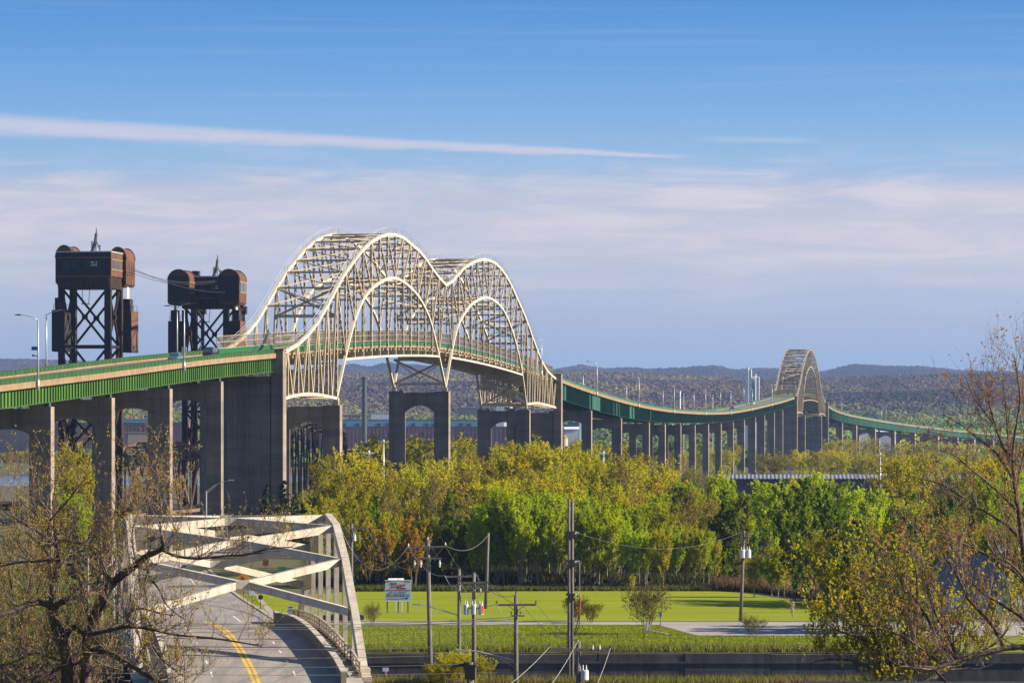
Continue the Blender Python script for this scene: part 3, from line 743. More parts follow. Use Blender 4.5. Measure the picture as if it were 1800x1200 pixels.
lift_tower(S1, 'rusty lift bridge tower on the left, its machinery house closed in front', ZT1, False, CAMZ+(YH-541)*806/F, back=0)
RSH[0] = 0.0
lift_tower(S2, 'rusty lift bridge tower nearer the double arch, with windowed round housings and raking back stays', ZT2, True, CAMZ+(YH-562)*911/F, back=1)
# cables between the two towers
for k, (dz0, dz1, o) in enumerate(((-3.6, -2.6, 5.6), (-3.9, -2.9, 5.9), (-4.2, -3.2, 5.3), (-2.9, -5.4, 5.0))):
    m = MB(); a = RP(S1+8, o, ZT1+dz0+0.6); b = RP(S2-1, o-3*(k < 3), ZT2+dz1+1.6); pts = []
    for i in range(17):
        t = i/16; p = a.lerp(b, t); p.z -= 2.6*4*t*(1-t)*0.55; pts.append(p)
    m.tube(pts, 0.045, 4); c = m.build('tower_cable', M['dark_metal'])
    tag(c, f"thin cable slung between the two rusty lift towers, {['top', 'second', 'third', 'lowest'][k]} of the bundle", 'cable', 'cables between the lift towers')

def camelback(s0, s1, zb, zend, zmid, label, mat, n=8, hw=3.4, portal=True, name='rail_truss_span'):
    root = thing(name, label, 'truss bridge', tuple(RP((s0+s1)/2, 0, zb)), 'railway truss spans')
    def zt(t): return zend+(zmid-zend)*(1-(2*t-1)**2)
    for o in (-hw, hw):
        m = MB(); m.bar(RP(s0, o, zb), RP(s1, o, zb), 0.55, 0.7); m.build('lower_chord', mat, root)
        m = MB(); ts = [i/n for i in range(1, n)]
        for a, b in zip(ts[:-1], ts[1:]): m.bar(RP(s0+(s1-s0)*a, o, zt(a)), RP(s0+(s1-s0)*b, o, zt(b)), 0.7, 0.7)
        m.bar(RP(s0, o, zb), RP(s0+(s1-s0)/n, o, zt(1/n)), 0.7, 0.7); m.bar(RP(s1, o, zb), RP(s1-(s1-s0)/n, o, zt(1-1/n)), 0.7, 0.7)
        m.build('upper_chord', mat, root)
        for i in range(1, n):
            t = i/n; m = MB(); m.bar(RP(s0+(s1-s0)*t, o, zb), RP(s0+(s1-s0)*t, o, zt(t)), 0.36, 0.36); m.build('vertical', mat, root)
            t2 = t+1/n if t < 0.5 else t-1/n
            if 0 < t2 < 1:
                m = MB(); m.bar(RP(s0+(s1-s0)*t, o, zt(t)), RP(s0+(s1-s0)*t2, o, zb), 0.32, 0.32); m.build('diagonal', mat, root)
    for i in range(1, n):
        t = i/n; m = MB(); m.bar(RP(s0+(s1-s0)*t, -hw, zt(t)), RP(s0+(s1-s0)*t, hw, zt(t)), 0.4, 0.5); m.bar(RP(s0+(s1-s0)*t, -hw, zb), RP(s0+(s1-s0)*t, hw, zb), 0.4, 0.8); m.build('cross_beam', mat, root)
        if i < n-1:
            t2 = (i+1)/n; m = MB(); m.bar(RP(s0+(s1-s0)*t, -hw, zt(t)), RP(s0+(s1-s0)*t2, hw, zt(t2)), 0.25, 0.25); m.bar(RP(s0+(s1-s0)*t, hw, zt(t)), RP(s0+(s1-s0)*t2, -hw, zt(t2)), 0.25, 0.25); m.build('top_brace', mat, root)
    m = MB(); m.box(RP((s0+s1)/2, 0, zb+0.55), (2.6, s1-s0, 0.3), ax=AXS); m.build('track_bed', M['dark_plate'], root)
    return root
camelback(S1+11, S2-1.0, 4.6, 10.5, 19.5, 'lowered lift span with a humped top, seen between the left piers', M['brown_truss'], 9, 3.6)
camelback(S2+26, S2+68, 4.4, 10.0, 14.0, 'short dark railway span just beyond the second lift tower', M['rust_steel'], 5)
camelback(S2+70, S2+158, 4.4, 20.5, 24.5, 'tall dark steel rail span seen through the pier arch under the double arch end', M['rust_steel'], 12, 4.0)
ss_ = S2+161
for i in range(5):
    camelback(ss_, ss_+76, 4.4, 11.0, 16.6, f'rusty humped railway truss span, {ords[i]} beyond the lift towers', M['brown_truss'], 7); ss_ += 79
for i, s in enumerate([S1+4, S2+5, S2+25, S2+69, S2+160, S2+239, S2+318, S2+397, S2+476]):
    m = MB(); m.box(RP(s, 0, 1.0), (11, 3.2, 6.2), ax=AXS); o = m.build('rail_pier', M['concrete'])
    tag(o, f'low concrete pier of the railway bridge half hidden by trees, {ords[i]} from the left', 'bridge pier', 'railway bridge piers')

# ------------------------------------------------------------------ lamps on the viaducts
def street_lamp():
    t = thing('street_lamp', '', 'street lamp')
    m = MB(); m.tube([(0, 0, 0), (0, 0, 4.5), (0, 0, 9.0)], [0.14, 0.11, 0.085], 8); m.tube([(0, 0, -0.6), (0, 0, 0.9)], 0.2, 8); m.build('pole', M['galv'], t, smooth=True)
    m = MB(); m.tube([(0, 0, 8.9), (-0.9, 0, 9.35), (-2.0, 0, 9.6), (-2.5, 0, 9.62)], [0.06, 0.055, 0.05, 0.05], 6); m.build('arm', M['galv'], t, smooth=True)
    m = MB(); m.hexa([(-3.2, -0.13, 9.56), (-2.4, -0.16, 9.52), (-2.4, 0.16, 9.52), (-3.2, 0.13, 9.56), (-3.15, -0.1, 9.68), (-2.4, -0.12, 9.72), (-2.4, 0.12, 9.72), (-3.15, 0.1, 9.68)]); m.build('lamp_head', M['dark_metal'], t)
    return t
lampp = street_lamp(); first = True
LG = 'street lamps along the bridge'
lampz = []
for s, side, lab in ((sx(59), 1, 'tall street lamp on the near edge of the viaduct at the far left'), (sx(317), 1, 'street lamp on the near edge of the viaduct in front of the second lift tower'),
                     (-172.0, -1, 'street lamp on the far edge of the viaduct just left of the first lift tower'), (sx(322)+44, -1, 'street lamp on the far viaduct edge, arm over the road by the second tower')):
    lampz.append((s, side, lab))
lampz.append((sx(948), 1, 'street lamp beside the right end of the double arch'))
for k, px in enumerate((1046, 1120, 1182, 1237.6, 1282, 1320, 1355)): lampz.append((sx(px), 1, f'street lamp on the near edge of the sagging viaduct, {ords[k]} after the double arch'))
for k in range(7): lampz.append((350+k*118, -1, f'street lamp on the far edge of the sagging viaduct, {ords[k]} after the double arch'))
for k in range(7): lampz.append((1520+k*95, -1, f'street lamp on the far curving viaduct, {ords[k]} beyond the single arch'))
for s, side, lab in lampz:
    p, u, r = path(s); o = 0.62 if side > 0 else -W+0.55
    place(lampp, first, BP(s, o, HD(s)-0.5), -math.atan2(u.x, u.y)+(0 if side > 0 else math.pi), lab, LG); first = False
# small things fixed to the left lamp and along the near viaduct
def boxed_sign(name, label, cat, c, w, h, mat, post=None, ax=None, group=None):
    t = thing(name, label, cat, c, group)
    m = MB(); m.box(c, (w, 0.06, h), ax=ax); m.build('panel', mat, t)
    if post is not None:
        m = MB(); cc = Vector(c); q = (ax[1] if ax else Vector((0, 1, 0)))*0.08
        m.bar(Vector((cc.x, cc.y, post))+q, cc+q+Vector((0, 0, h/2)), 0.09, 0.09); m.build('post', M['galv'], t)
    return t
M['blue_sign'] = material('blue_sign', (0.02, 0.13, 0.40), 0.5); M['sign_white'] = material('sign_white', (0.72, 0.74, 0.75), 0.5); M['orange_sign'] = material('orange_sign', (0.75, 0.30, 0.02), 0.5)
M['green_sign'] = material('green_sign', (0.02, 0.22, 0.12), 0.5); M['brown_sign'] = material('brown_sign', (0.24, 0.10, 0.03), 0.6)
s = sx(59); boxed_sign('small_sign', 'small blue plate fixed to the lamp post at the far left', 'sign', BP(s, 0.62-0.5, HD(s)+4.6), 0.8, 0.5, M['blue_sign'], ax=AXS)
s = sx(59)+0.4; m = MB(); m.box(BP(s, 0.2, HD(s)+3.6), (0.7, 0.15, 0.12), ax=AXS); m.box(BP(s, -0.15, HD(s)+3.65), (0.25, 0.3, 0.25), ax=AXS); tag(m.build('traffic_camera', M['dark_metal']), 'small camera on a bracket below the blue plate on the left lamp post', 'camera')
s = sx(33)+18; boxed_sign('blue_marker', 'small blue round marker on a thin post above the far parapet', 'sign', BP(s, -W+0.5, HD(s)+3.0), 0.6, 0.7, M['blue_sign'], post=HD(s)-0.3, ax=AXS)
s = sx(317); boxed_sign('route_sign', 'small white sign on the lamp post beside the blue car', 'sign', BP(s, 0.62, HD(s)+2.3), 0.75, 0.8, M['sign_white'], ax=AXS)
s = 1212.0; p, u, r = path(s)
t = thing('warning_sign', 'yellow diamond warning sign at the entrance of the far arch', 'sign', tuple(BP(s, -2.2, HD(s))))
m = MB(); k = math.sqrt(0.5); m.box(BP(s, -2.2, HD(s)+3.0), (1.9, 0.06, 1.9), ax=(r*k+ZUP*k, u, ZUP*k-r*k)); m.build('panel', M['yellow_line'], t)
m = MB(); m.bar(BP(s+0.1, -2.2, HD(s)), BP(s+0.1, -2.2, HD(s)+2.6), 0.1, 0.1); m.build('post', M['galv'], t)

# ------------------------------------------------------------------ cars
def car(paint, label, suv=False):
    t = thing('car', label, 'car')
    L, Wd, H0, H1 = (4.6, 1.8, 0.75, 1.45) if not suv else (4.9, 1.9, 0.95, 1.8)
    def section(y, hw, z0, z1): return [(-hw, y, z0), (hw, y, z0), (hw*0.97, y, z1), (-hw*0.97, y, z1)]
    m = MB(); ys = [(-L/2, 0.78, 0.35, H0*0.9), (-L/2+0.25, 0.88, 0.25, H0*1.03), (-0.9, 0.9, 0.22, H0*1.08), (0.9, 0.9, 0.22, H0*1.05), (L/2-0.5, 0.88, 0.25, H0*0.95), (L/2, 0.74, 0.35, H0*0.75)]
    b = 0; 
    for y, hw, z0, z1 in ys: m.v += section(y, hw*Wd/1.8, z0, z1)
    for i in range(len(ys)-1):
        for k in range(4): m.f.append((4*i+k, 4*i+(k+1) % 4, 4*i+4+(k+1) % 4, 4*i+4+k)); m.mi.append(0)
    m.f += [(3, 2, 1, 0), tuple(4*(len(ys)-1)+k for k in range(4))]; m.mi += [0, 0]
    m.build('body', paint, t)
    y0, y1, y2, y3 = (-L/2+0.25, -L/2+0.7, 0.35, 1.05) if suv else (-1.75, -1.05, 0.25, 1.0)
    m = MB(); hb = Wd/2*0.95; ht = Wd/2*0.76
    cs = [(-hb, y0, H0), (hb, y0, H0), (hb, y3, H0), (-hb, y3, H0), (-ht, y1, H1-0.06), (ht, y1, H1-0.06), (ht, y2, H1-0.06), (-ht, y2, H1-0.06)]
    m.hexa(cs); m.build('window_glass', M['window_glass'], t)
    m = MB(); m.hexa([(-ht-.02, y1-.05, H1-0.055), (ht+.02, y1-.05, H1-0.055), (ht+.02, y2+.05, H1-0.055), (-ht-.02, y2+.05, H1-0.055), (-ht+.1, y1+.1, H1), (ht-.1, y1+.1, H1), (ht-.1, y2-.1, H1), (-ht+.1, y2-.1, H1)]); m.build('roof', paint, t)
    for sx_ in (-1, 1):
        for yy in (-L/2+0.85, L/2-0.9):
            m = MB(); m.tube([(sx_*(Wd/2-0.24), yy, 0.33), (sx_*(Wd/2+0.02), yy, 0.33)], 0.33, 12); w = m.build('wheel', M['black'], t)
            m = MB(); m.tube([(sx_*(Wd/2+0.021), yy, 0.33), (sx_*(Wd/2+0.03), yy, 0.33)], 0.19, 10); m.build('rim', M['galv'], w)
        m = MB(); m.box((sx_*0.62, -L/2-0.005+0.01, H0*0.78), (0.36, 0.06, 0.16)); m.build('tail_light', M['red_paint'], t)
        m = MB(); m.box((sx_*0.58, L/2-0.02, H0*0.66), (0.36, 0.08, 0.13)); m.build('headlight', M['porcelain'], t)
    return t
CP = {k: material('car_paint_'+k, c, 0.3, spec=0.5) for k, c in (('blue', (0.10, 0.19, 0.30)), ('dark', (0.015, 0.016, 0.02)), ('white', (0.7, 0.7, 0.7)), ('black', (0.02, 0.02, 0.022)), ('silver', (0.42, 0.43, 0.44)), ('red', (0.35, 0.03, 0.03)))}
def place_car(c, s, off, flip=False):
    p, u, r = path(s); g = (HD(s+3)-HD(s-3))/6
    c.location = BP(s, off, HD(s)+0.01); c.rotation_mode = 'XYZ'
    h = math.atan2(-u.x, u.y)
    c.rotation_euler = (math.atan(g)*(1 if not flip else -1), 0, h+(math.pi if flip else 0))
place_car(car(CP['blue'], 'blue grey car driving on the near green viaduct'), sx(352), -4.0)
place_car(car(CP['dark'], 'dark sport utility car on the viaduct just before the double arch', True), sx(418)-1, -4.4)
place_car(car(CP['white'], 'white car climbing the far slope towards the single arch', True), sx(1352)-0, -7.6)
place_car(car(CP['black'], 'black car in the dip of the sagging viaduct behind the white car'), sx(1318), -7.6)

# ------------------------------------------------------------------ works and buildings across the river
def prism_building(name, label, cat, c, sx_, sy, h, wall, roofm, rz=0.0, roof='flat', rh=2.0, windows=None, wmat=None, group=None, seams=0):
    t = thing(name, label, cat, (c[0], c[1], c[2]), group); t.rotation_euler = (0, 0, rz)
    def loc(b, nm, mt, par=None, kind=None):
        o = b.build(nm, mt, None, kind=kind); o.parent = par or t; return o
    m = MB(); m.box((0, 0, h/2), (sx_, sy, h)); wo = loc(m, 'wall', wall)
    m = MB()
    if roof == 'flat':
        m.box((0, 0, h+0.15), (sx_+0.4, sy+0.4, 0.3))
    elif roof == 'gable_x':   # ridge along x
        m.prism([Vector((0, -sy/2-0.4, h+0.002)), Vector((0, sy/2+0.4, h+0.002)), Vector((0, 0, h+rh))], Vector((-sx_/2-0.4, 0, 0)), Vector((sx_/2+0.4, 0, 0)))
    elif roof == 'hip':
        e = 0.5; x, y = sx_/2+e, sy/2+e; r_ = max(0.1, x-y)
        m.add([(-x, -y, h+.002), (x, -y, h+.002), (x, y, h+.002), (-x, y, h+.002), (-r_, 0, h+rh), (r_, 0, h+rh)], [(0, 1, 5, 4), (1, 2, 5), (2, 3, 4, 5), (3, 0, 4), (3, 2, 1, 0)])
    loc(m, 'roof', roofm)
    if seams:
        m = MB()
        for k in range(seams): m.box((-sx_/2+(k+0.5)*sx_/seams, -sy/2-0.08, h/2), (0.25, 0.14, h-0.3))
        loc(m, 'wall_rib', wall, kind='stuff')
    for (wx, wz, ww, wh) in (windows or []):
        m = MB(); m.box((wx, -sy/2-0.1, wz), (ww, 0.2, wh)); loc(m, 'window', wmat or M['window_glass'])
    return t
M['maroon'] = material('maroon_cladding', (0.20, 0.075, 0.085), 0.8, (0.13, 0.05, 0.065), 0.02, streak=((0.30, 0.19, 0.19), 0.12, 0.5))
M['steel_blue'] = material('blue_cladding', (0.11, 0.30, 0.42), 0.7, (0.08, 0.23, 0.35), 0.02)
M['blue_clad'] = material('deep_blue_cladding', (0.07, 0.17, 0.30), 0.7)
M['white_clad'] = material('white_cladding', (0.70, 0.73, 0.76), 0.7, (0.5, 0.52, 0.55), 0.02)
M['dark_roof'] = material('dark_works_roof', (0.07, 0.075, 0.09), 0.9, (0.12, 0.11, 0.11), 0.03)
M['tan_clad'] = material('tan_cladding', (0.40, 0.34, 0.24), 0.8)
def at(px0, px1, pyt, pyb, Y):   # span -> centre x, width, base z, height
    return (XZ((px0+px1)/2, Y), (px1-px0)/F*Y, CAMZ+(YH-pyb)/F*Y, (pyb-pyt)/F*Y)
def far_b(name, label, px0, px1, pyt, Y, wall, roofm, depth=40, windows=None, base=2.0, group=None, roof='flat', rh=3, seams=0, cat='building'):
    cx, w, _, _ = at(px0, px1, pyt, pyt+1, Y); top = CAMZ+(YH-pyt)/F*Y
    return prism_building(name, label, cat, (cx, Y+depth/2, base), w, depth, top-base, wall, roofm, 0, roof, rh, windows, M['dark_plate'], group, seams)
far_b('rolling_mill', 'long maroon clad mill hall seen under the double arch', 540, 960, 750, 2900, M['maroon'], M['dark_roof'], 60, seams=60)
far_b('rolling_mill', 'maroon mill hall seen between the left piers', 40, 330, 746, 2950, M['maroon'], M['dark_roof'], 60, seams=40)
ww = [(-70+i*9.4+(i % 3)*1.5, 24.5, 3.0, 3.6) for i in range(16)]+[(92, 24.5, 30, 5.0), (-20, 24.5, 10, 4), (130, 24.5, 14, 5)]
far_b('works_hall', 'long light blue hall with dark openings above the maroon mill', 560, 905, 737.5, 3250, M['steel_blue'], M['dark_roof'], 70, windows=ww)
far_b('works_hall', 'low blue and white hall seen between the left piers', 200, 290, 736, 3300, M['steel_blue'], M['white_clad'], 50)
far_b('works_hall', 'dark roofed hall low behind the left lift tower', 70, 330, 743, 3150, M['dark_roof'], M['dark_roof'], 40)
far_b('white_shed', 'white flat shed behind the blue hall left of the middle pier', 652, 690, 726, 3650, M['white_clad'], M['white_clad'], 60, group='sheds behind the works')
far_b('white_shed', 'long pale roofed shed behind the dark smokestack', 600, 668, 729, 3800, M['dark_roof'], M['white_clad'], 60, group='sheds behind the works')
far_b('white_shed', 'pale roof seen right of the middle pier', 805, 860, 716, 3900, M['dark_roof'], M['white_clad'], 50, group='sheds behind the works')
far_b('blue_shed', 'blue building with a white sloped roof framed by the first arch after the double arch', 992, 1018, 746, 2500, M['blue_clad'], M['blue_clad'], 30)
far_b('white_shed', 'pale metal lean-to roof on the blue building framed by a pier arch', 993, 1017, 754, 2470, M['white_clad'], M['white_clad'], 18, roof='gable_x', rh=1.5)
far_b('white_tower', 'pale blue square tower beside the blue building', 1018, 1027, 737, 2520, M['white_clad'], M['white_clad'], 8)
far_b('white_tower', 'pale grey slab tower seen through the right end of the double arch', 872, 886, 676, 3000, M['white_clad'], M['white_clad'], 12)
far_b('white_tower', 'pale grey block below the slab tower by the far foot', 884, 898, 741, 3010, M['white_clad'], M['white_clad'], 12)
far_b('white_shed', 'white shed between the far viaduct piers', 1542, 1568, 760, 2650, M['white_clad'], M['white_clad'], 16, roof='gable_x', rh=2)
far_b('white_shed', 'small white shed between the piers left of it', 1512, 1526, 760, 2650, M['white_clad'], M['steel_blue'], 14)
far_b('tan_wall', 'tan retaining wall between the left piers', 225, 268, 760, 2150, M['tan_clad'], M['tan_clad'], 6)
for i, px in enumerate((229, 249)):
    far_b('red_stack', f"small red and white kiln top between the left piers, {'left' if i == 0 else 'right'} one", px-2, px+2, 731.5, 3600, M['red_paint'], M['white_clad'], 3)
far_b('works_hall', 'dark works building low at the left edge under the viaduct', -120, 52, 752, 2420, M['dark_roof'], M['dark_roof'], 30)
Y = 965; t = thing('storage_shed', 'long rusty red shed on the river bank at the far left', 'shed', (XZ(5, Y), Y, 2.7))
m = MB(); m.box((XZ(5, Y), Y, 3.5), (9, 4, 1.6)); m.build('wall', M['rust_plate'], t)
m = MB(); m.prism([Vector((XZ(5, Y)-5.8, Y-2.3, 4.302)), Vector((XZ(5, Y)-5.8, Y+2.3, 4.302)), Vector((XZ(5, Y)-5.8, Y, 5.0))], Vector((0, 0, 0)), Vector((11.6, 0, 0))); m.build('roof', M['rust_plate'], t)
# dark smokestack
Y = 2750; t = thing('smokestack', 'tall dark steel smokestack seen under the first hump', 'smokestack', (XZ(640.5, Y), Y, 2))
m = MB(); c = XZ(640.5, Y); zt = CAMZ+(YH-663)/F*Y; m.tube([(c, Y, 2), (c, Y, 30), (c, Y, zt)], [2.0, 1.75, 1.55], 16); m.build('shaft', M['dark_metal'], t, smooth=False)
m = MB(); m.tube([(c, Y, zt-1.5), (c, Y, zt+0.2)], 1.75, 16); m.build('rim', M['black'], t)
# twin white silos/tower by the far arch
Y = 2900
M['tower_white'] = material('white_tower_cladding', (0.75, 0.80, 0.86), 0.6)
t = thing('process_tower', 'tall pale blue twin process tower left of the far arch', 'tower', (XZ(1321, Y), Y, 2))
for x0, x1, yt, nm in ((1311.5, 1319.5, 649, 'tall_tower'), (1324, 1333, 662, 'short_tower')):
    z = CAMZ+(YH-yt)/F*Y; m = MB(); m.box((XZ((x0+x1)/2, Y), Y, z/2+1), ((x1-x0)/F*Y*0.95, 4, z-2), ax=(Vector((0.8, 0.6, 0)), Vector((-0.6, 0.8, 0)), ZUP)); w = m.build(nm, M['tower_white'], t)
    m = MB(); m.box((XZ(x1, Y)-0.3, Y-1, z/2+1), (1.5, 3, z-2.2)); m.build('pipe', M['galv'], w)
    m = MB(); m.tube([(XZ((x0+x1)/2, Y), Y, z), (XZ((x0+x1)/2, Y), Y, z+2.2)], 0.5, 6); m.box((XZ(x0+2, Y), Y, z+0.6), (1, 1, 1.2)); m.build('vent', M['galv'], w)
m = MB(); m.box((XZ(1321.5, Y), Y+0.5, CAMZ+(YH-708)/F*Y), (4.0, 3, 24)); m.build('link_frame', M['steel_blue'], t)
# white mast and flags near the dip
Y = 2300
for px, yt, lab, fl in ((1195, 686, 'white slender mast behind the dip of the sagging viaduct', None), (1202, 692, 'thin flag pole with a blue flag behind the dip of the viaduct', M['blue_sign']), (1253, 694, 'thin flag pole with a red and white flag behind the viaduct', M['red_paint'])):
    t = thing('flag_pole' if fl else 'radio_mast', lab, 'flag pole' if fl else 'mast', (XZ(px, Y), Y, 3)); z = CAMZ+(YH-yt)/F*Y
    m = MB(); m.tube([(XZ(px, Y), Y, 3), (XZ(px, Y), Y, z)], 0.55 if not fl else 0.14, 8); m.build('pole', M['white_clad'], t)
    if fl:
        if fl is M['red_paint']:
            for k, mm in enumerate((M['red_paint'], M['sign_white'], M['red_paint'])):
                m = MB(); m.box((XZ(px, Y)-2.0+k*0.75, Y, z-0.8), (0.74, 0.06, 1.6)); m.build('flag', mm, t)
        else:
            m = MB(); m.box((XZ(px, Y)-1.0, Y, z-0.9), (1.9, 0.06, 1.4)); m.build('flag', fl, t)
    else:
        m = MB(); m.box((XZ(px, Y), Y, z), (1.6, 1.6, 0.3)); m.box((XZ(px, Y), Y, z-4), (1.5, 1.5, 0.3)); m.build('platform', M['galv'], t)
# white fuel dome
Y = 1500; t = thing('storage_tank', 'small white domed tank at the foot of the brown pier', 'tank', (XZ(991, Y), Y, 3)); m = MB()
m.tube([(XZ(991, Y), Y, 3), (XZ(991, Y), Y, 19)], 1.5, 16); m.build('shell', M['tan_clad'], t, smooth=False); m = MB(); zz = CAMZ+(YH-770)/F*Y
m.tube([(XZ(991, Y), Y, 19), (XZ(991, Y), Y, 20), (XZ(991, Y), Y, 20.6)], [1.5, 1.1, 0.2], 16); m.build('dome', M['fascia'], t)
# red steel crane-like truss by the far viaduct
Y = 2050; t = thing('red_steel_frame', 'dark red steel lattice frame under the far curving viaduct', 'steel frame', (XZ(1640, Y), Y, 3)); m = MB()
def q(px, py, dy=0): return P(px, py, Y+dy)
for dy in (0, 7):
    for a, b in (((1575, 783), (1632, 758)), ((1632, 758), (1690, 775)), ((1625, 792), (1632, 758)), ((1642, 792), (1632, 758)), ((1575, 783), (1590, 792)), ((1690, 775), (1696, 792)), ((1632, 758), (1633, 752)), ((1600, 772), (1625, 780)), ((1660, 767), (1642, 780)), ((1680, 772), (1690, 792))):
        m.bar(q(*a, dy), q(*b, dy), 0.6, 0.6)
for a in ((1632, 758), (1600, 772), (1660, 767)): m.bar(q(*a, 0), q(*a, 7), 0.4, 0.4)
m.build('lattice', material('dark_red_steel', (0.20, 0.03, 0.03), 0.6), t)
# long low plant with a ribbed metal roof behind the wood
Y = 1080; px0, px1 = 1268, 1760; x0, x1 = XZ(px0, Y), XZ(px1, Y)
t = thing('power_plant', 'long low plant with a striped silver roof behind the wood on the right', 'building', ((x0+x1)/2, Y, 2))
zt = CAMZ+(YH-834)/F*Y
m = MB(); m.box(((x0+x1)/2, Y+8, (zt-0.9+2)/2), (x1-x0, 14, zt-0.9-2)); m.build('wall', material('slate_wall', (0.09, 0.09, 0.11), 0.9, (0.14, 0.13, 0.14), 0.2), t)
m = MB(); m.prism([Vector((x0-.5, Y, zt-1.1)), Vector((x0-.5, Y+16, zt-1.1)), Vector((x0-.5, Y+8, zt))], Vector((0, 0, 0)), Vector((x1-x0+1, 0, 0))); rf = m.build('roof', M['galv'], t)
m = MB(); n = 70
for i in range(n): x = x0+(x1-x0)*(i+0.5)/n; m.bar((x, Y-0.1, zt-1.08), (x+0.5, Y+8, zt+0.06), 0.32, 0.12)
m.build('roof_rib', M['dark_roof'], rf, kind='stuff')
# ------------------------------------------------------------------ ground
GR = 2.7
CZ0, CZ1 = 312.0, 347.0      # power canal, near and far bank
def sstep(a, b, x): t = min(max((x-a)/(b-a), 0), 1); return t*t*(3-2*t)
_rb = [(-900, 636), (0, 632), (100, 634), (230, 640), (420, 650), (520, 652), (600, 640), (620, 638), (650, 643), (680, 635), (760, 640), (860, 648), (979, 648), (1023, 641), (1065, 648), (1109, 646), (1142, 648), (1193, 646), (1228, 643), (1259, 641), (1287, 648),
       (1333, 646), (1364, 646), (1443, 652), (1470, 647), (1500, 640), (1560, 643), (1620, 643), (1680, 649), (1740, 651), (1800, 652), (2700, 640)]
_r2 = [(-900, 668), (0, 664), (230, 668), (560, 664), (700, 670), (900, 668), (1080, 667), (1200, 668), (1330, 665), (1450, 662), (1560, 671), (1700, 672), (2700, 668)]
def rv(x, tb): return float(np.interp(x, [a for a, b in tb], [b for a, b in tb]))
def h2(x, y):  # small smooth waviness
    return math.sin(x*0.0031+y*0.0017)*math.cos(y*0.0023-x*0.0011)+0.5*math.sin(x*0.0083-y*0.0049+1.3)
def ground_h(x, y):
    if y < 300:      # the hill the picture is taken from
        h = 2.2+13.5*(1-sstep(10, 150, y)) if y > 0 else 15.7
    elif y < CZ0: h = 2.2
    elif y <= CZ1: h = -2.5
    else: h = GR
    if 1400 < y < 2080 and x < -60+0.0*y:       # the river, off to the left
        k = sstep(1400, 1440, y)*(1-sstep(2040, 2080, y))*(1-sstep(-130, -60, x)); h = h*(1-k)-3.0*k
    if y > 2900:
        px = 900+x/y*F
        def crest(tb, Y): return CAMZ+(YH-rv(px, tb))/F*Y
        pts = [(2900, 2.7), (3500, 16), (4200, 40), (5200, 72), (6200, 98), (7600, crest(_r2, 7600)-9), (8300, crest(_r2, 7600)-22), (10600, crest(_rb, 10600)-9), (12200, 120), (14000, 90)]
        h = float(np.interp(y, [a for a, b in pts], [b for a, b in pts])); k = sstep(2900, 4500, y)
        h += 9*h2(x, y)*k*(1-0.7*sstep(9500, 10600, y))
    return h
ys = [-60, -20, 0, 20, 40, 60, 80, 100, 120, 150, 190, 240, 280, 300, CZ0-0.05, CZ0, CZ1, CZ1+0.05, 352, 360, 380, 400, 430, 470, 520, 580, 650, 740, 850, 1000, 1150, 1300, 1390, 1400, 1410, 1420, 1430, 1440, 1500, 1700, 1900, 2040, 2050, 2060, 2070, 2080, 2200, 2400, 2650, 2900]+[2900+i*110 for i in range(1, 101)]
pxs = list(range(-4200, -600, 300))+list(range(-600, 2401, 25))+list(range(2700, 6301, 300))
m = MB(); nx = len(pxs)
for y in ys:
    yy = max(y, 260)
    for px in pxs: x = XZ(px, yy); m.v.append((x, y, ground_h(x, y)))
for j in range(len(ys)-1):
    for i in range(nx-1): m.f.append((j*nx+i, j*nx+i+1, (j+1)*nx+i+1, (j+1)*nx+i)); m.mi.append(0)
def ground_mat():
    mt = material('ground_cover', (0.075, 0.085, 0.022), 0.95, (0.11, 0.085, 0.05), 0.06, bump=0.4, bscale=1.5)
    return mt
ground = m.build('ground', ground_mat(), None, 'structure', fixn=False, smooth=False)
# lawn sheets lie a little above the ground
def grass_material(name, a, b, c):
    mt = bpy.data.materials.new(name); mt.use_nodes = True; nt = mt.node_tree; nt.nodes.clear(); N = nt.nodes.new; L = nt.links.new
    out = N('ShaderNodeOutputMaterial'); bs = N('ShaderNodeBsdfPrincipled'); bs.inputs['Roughness'].default_value = 0.95; bs.inputs['Specular IOR Level'].default_value = 0.1
    g = N('ShaderNodeNewGeometry'); mp = N('ShaderNodeMapping'); L(g.outputs['Position'], mp.inputs[0]); mp.inputs['Scale'].default_value = (0.03, 0.26, 0.1)
    t = N('ShaderNodeTexNoise'); L(mp.outputs[0], t.inputs['Vector']); t.inputs['Scale'].default_value = 1.6; t.inputs['Detail'].default_value = 8; t.inputs['Roughness'].default_value = 0.7
    t2 = N('ShaderNodeTexNoise'); L(g.outputs['Position'], t2.inputs['Vector']); t2.inputs['Scale'].default_value = 1.1; t2.inputs['Detail'].default_value = 6; t2.inputs['Roughness'].default_value = 0.75
    r = N('ShaderNodeValToRGB'); L(t.outputs[0], r.inputs[0]); e = r.color_ramp.elements; e[0].position = 0.33; e[0].color = (*a, 1); e[1].position = 0.68; e[1].color = (*b, 1)
    r2 = N('ShaderNodeMapRange'); L(t2.outputs[0], r2.inputs[0]); r2.inputs[1].default_value = 0.48; r2.inputs[2].default_value = 0.72; r2.inputs[4].default_value = 0.5
    mx = N('ShaderNodeMixRGB'); L(r2.outputs[0], mx.inputs[0]); L(r.outputs[0], mx.inputs[1]); mx.inputs[2].default_value = (*c, 1)
    L(mx.outputs[0], bs.inputs['Base Color'])
    bp = N('ShaderNodeBump'); L(t2.outputs[0], bp.inputs['Height']); bp.inputs['Strength'].default_value = 0.6; bp.inputs['Distance'].default_value = 0.15; L(bp.outputs[0], bs.inputs['Normal'])
    L(bs.outputs[0], out.inputs[0]); return mt
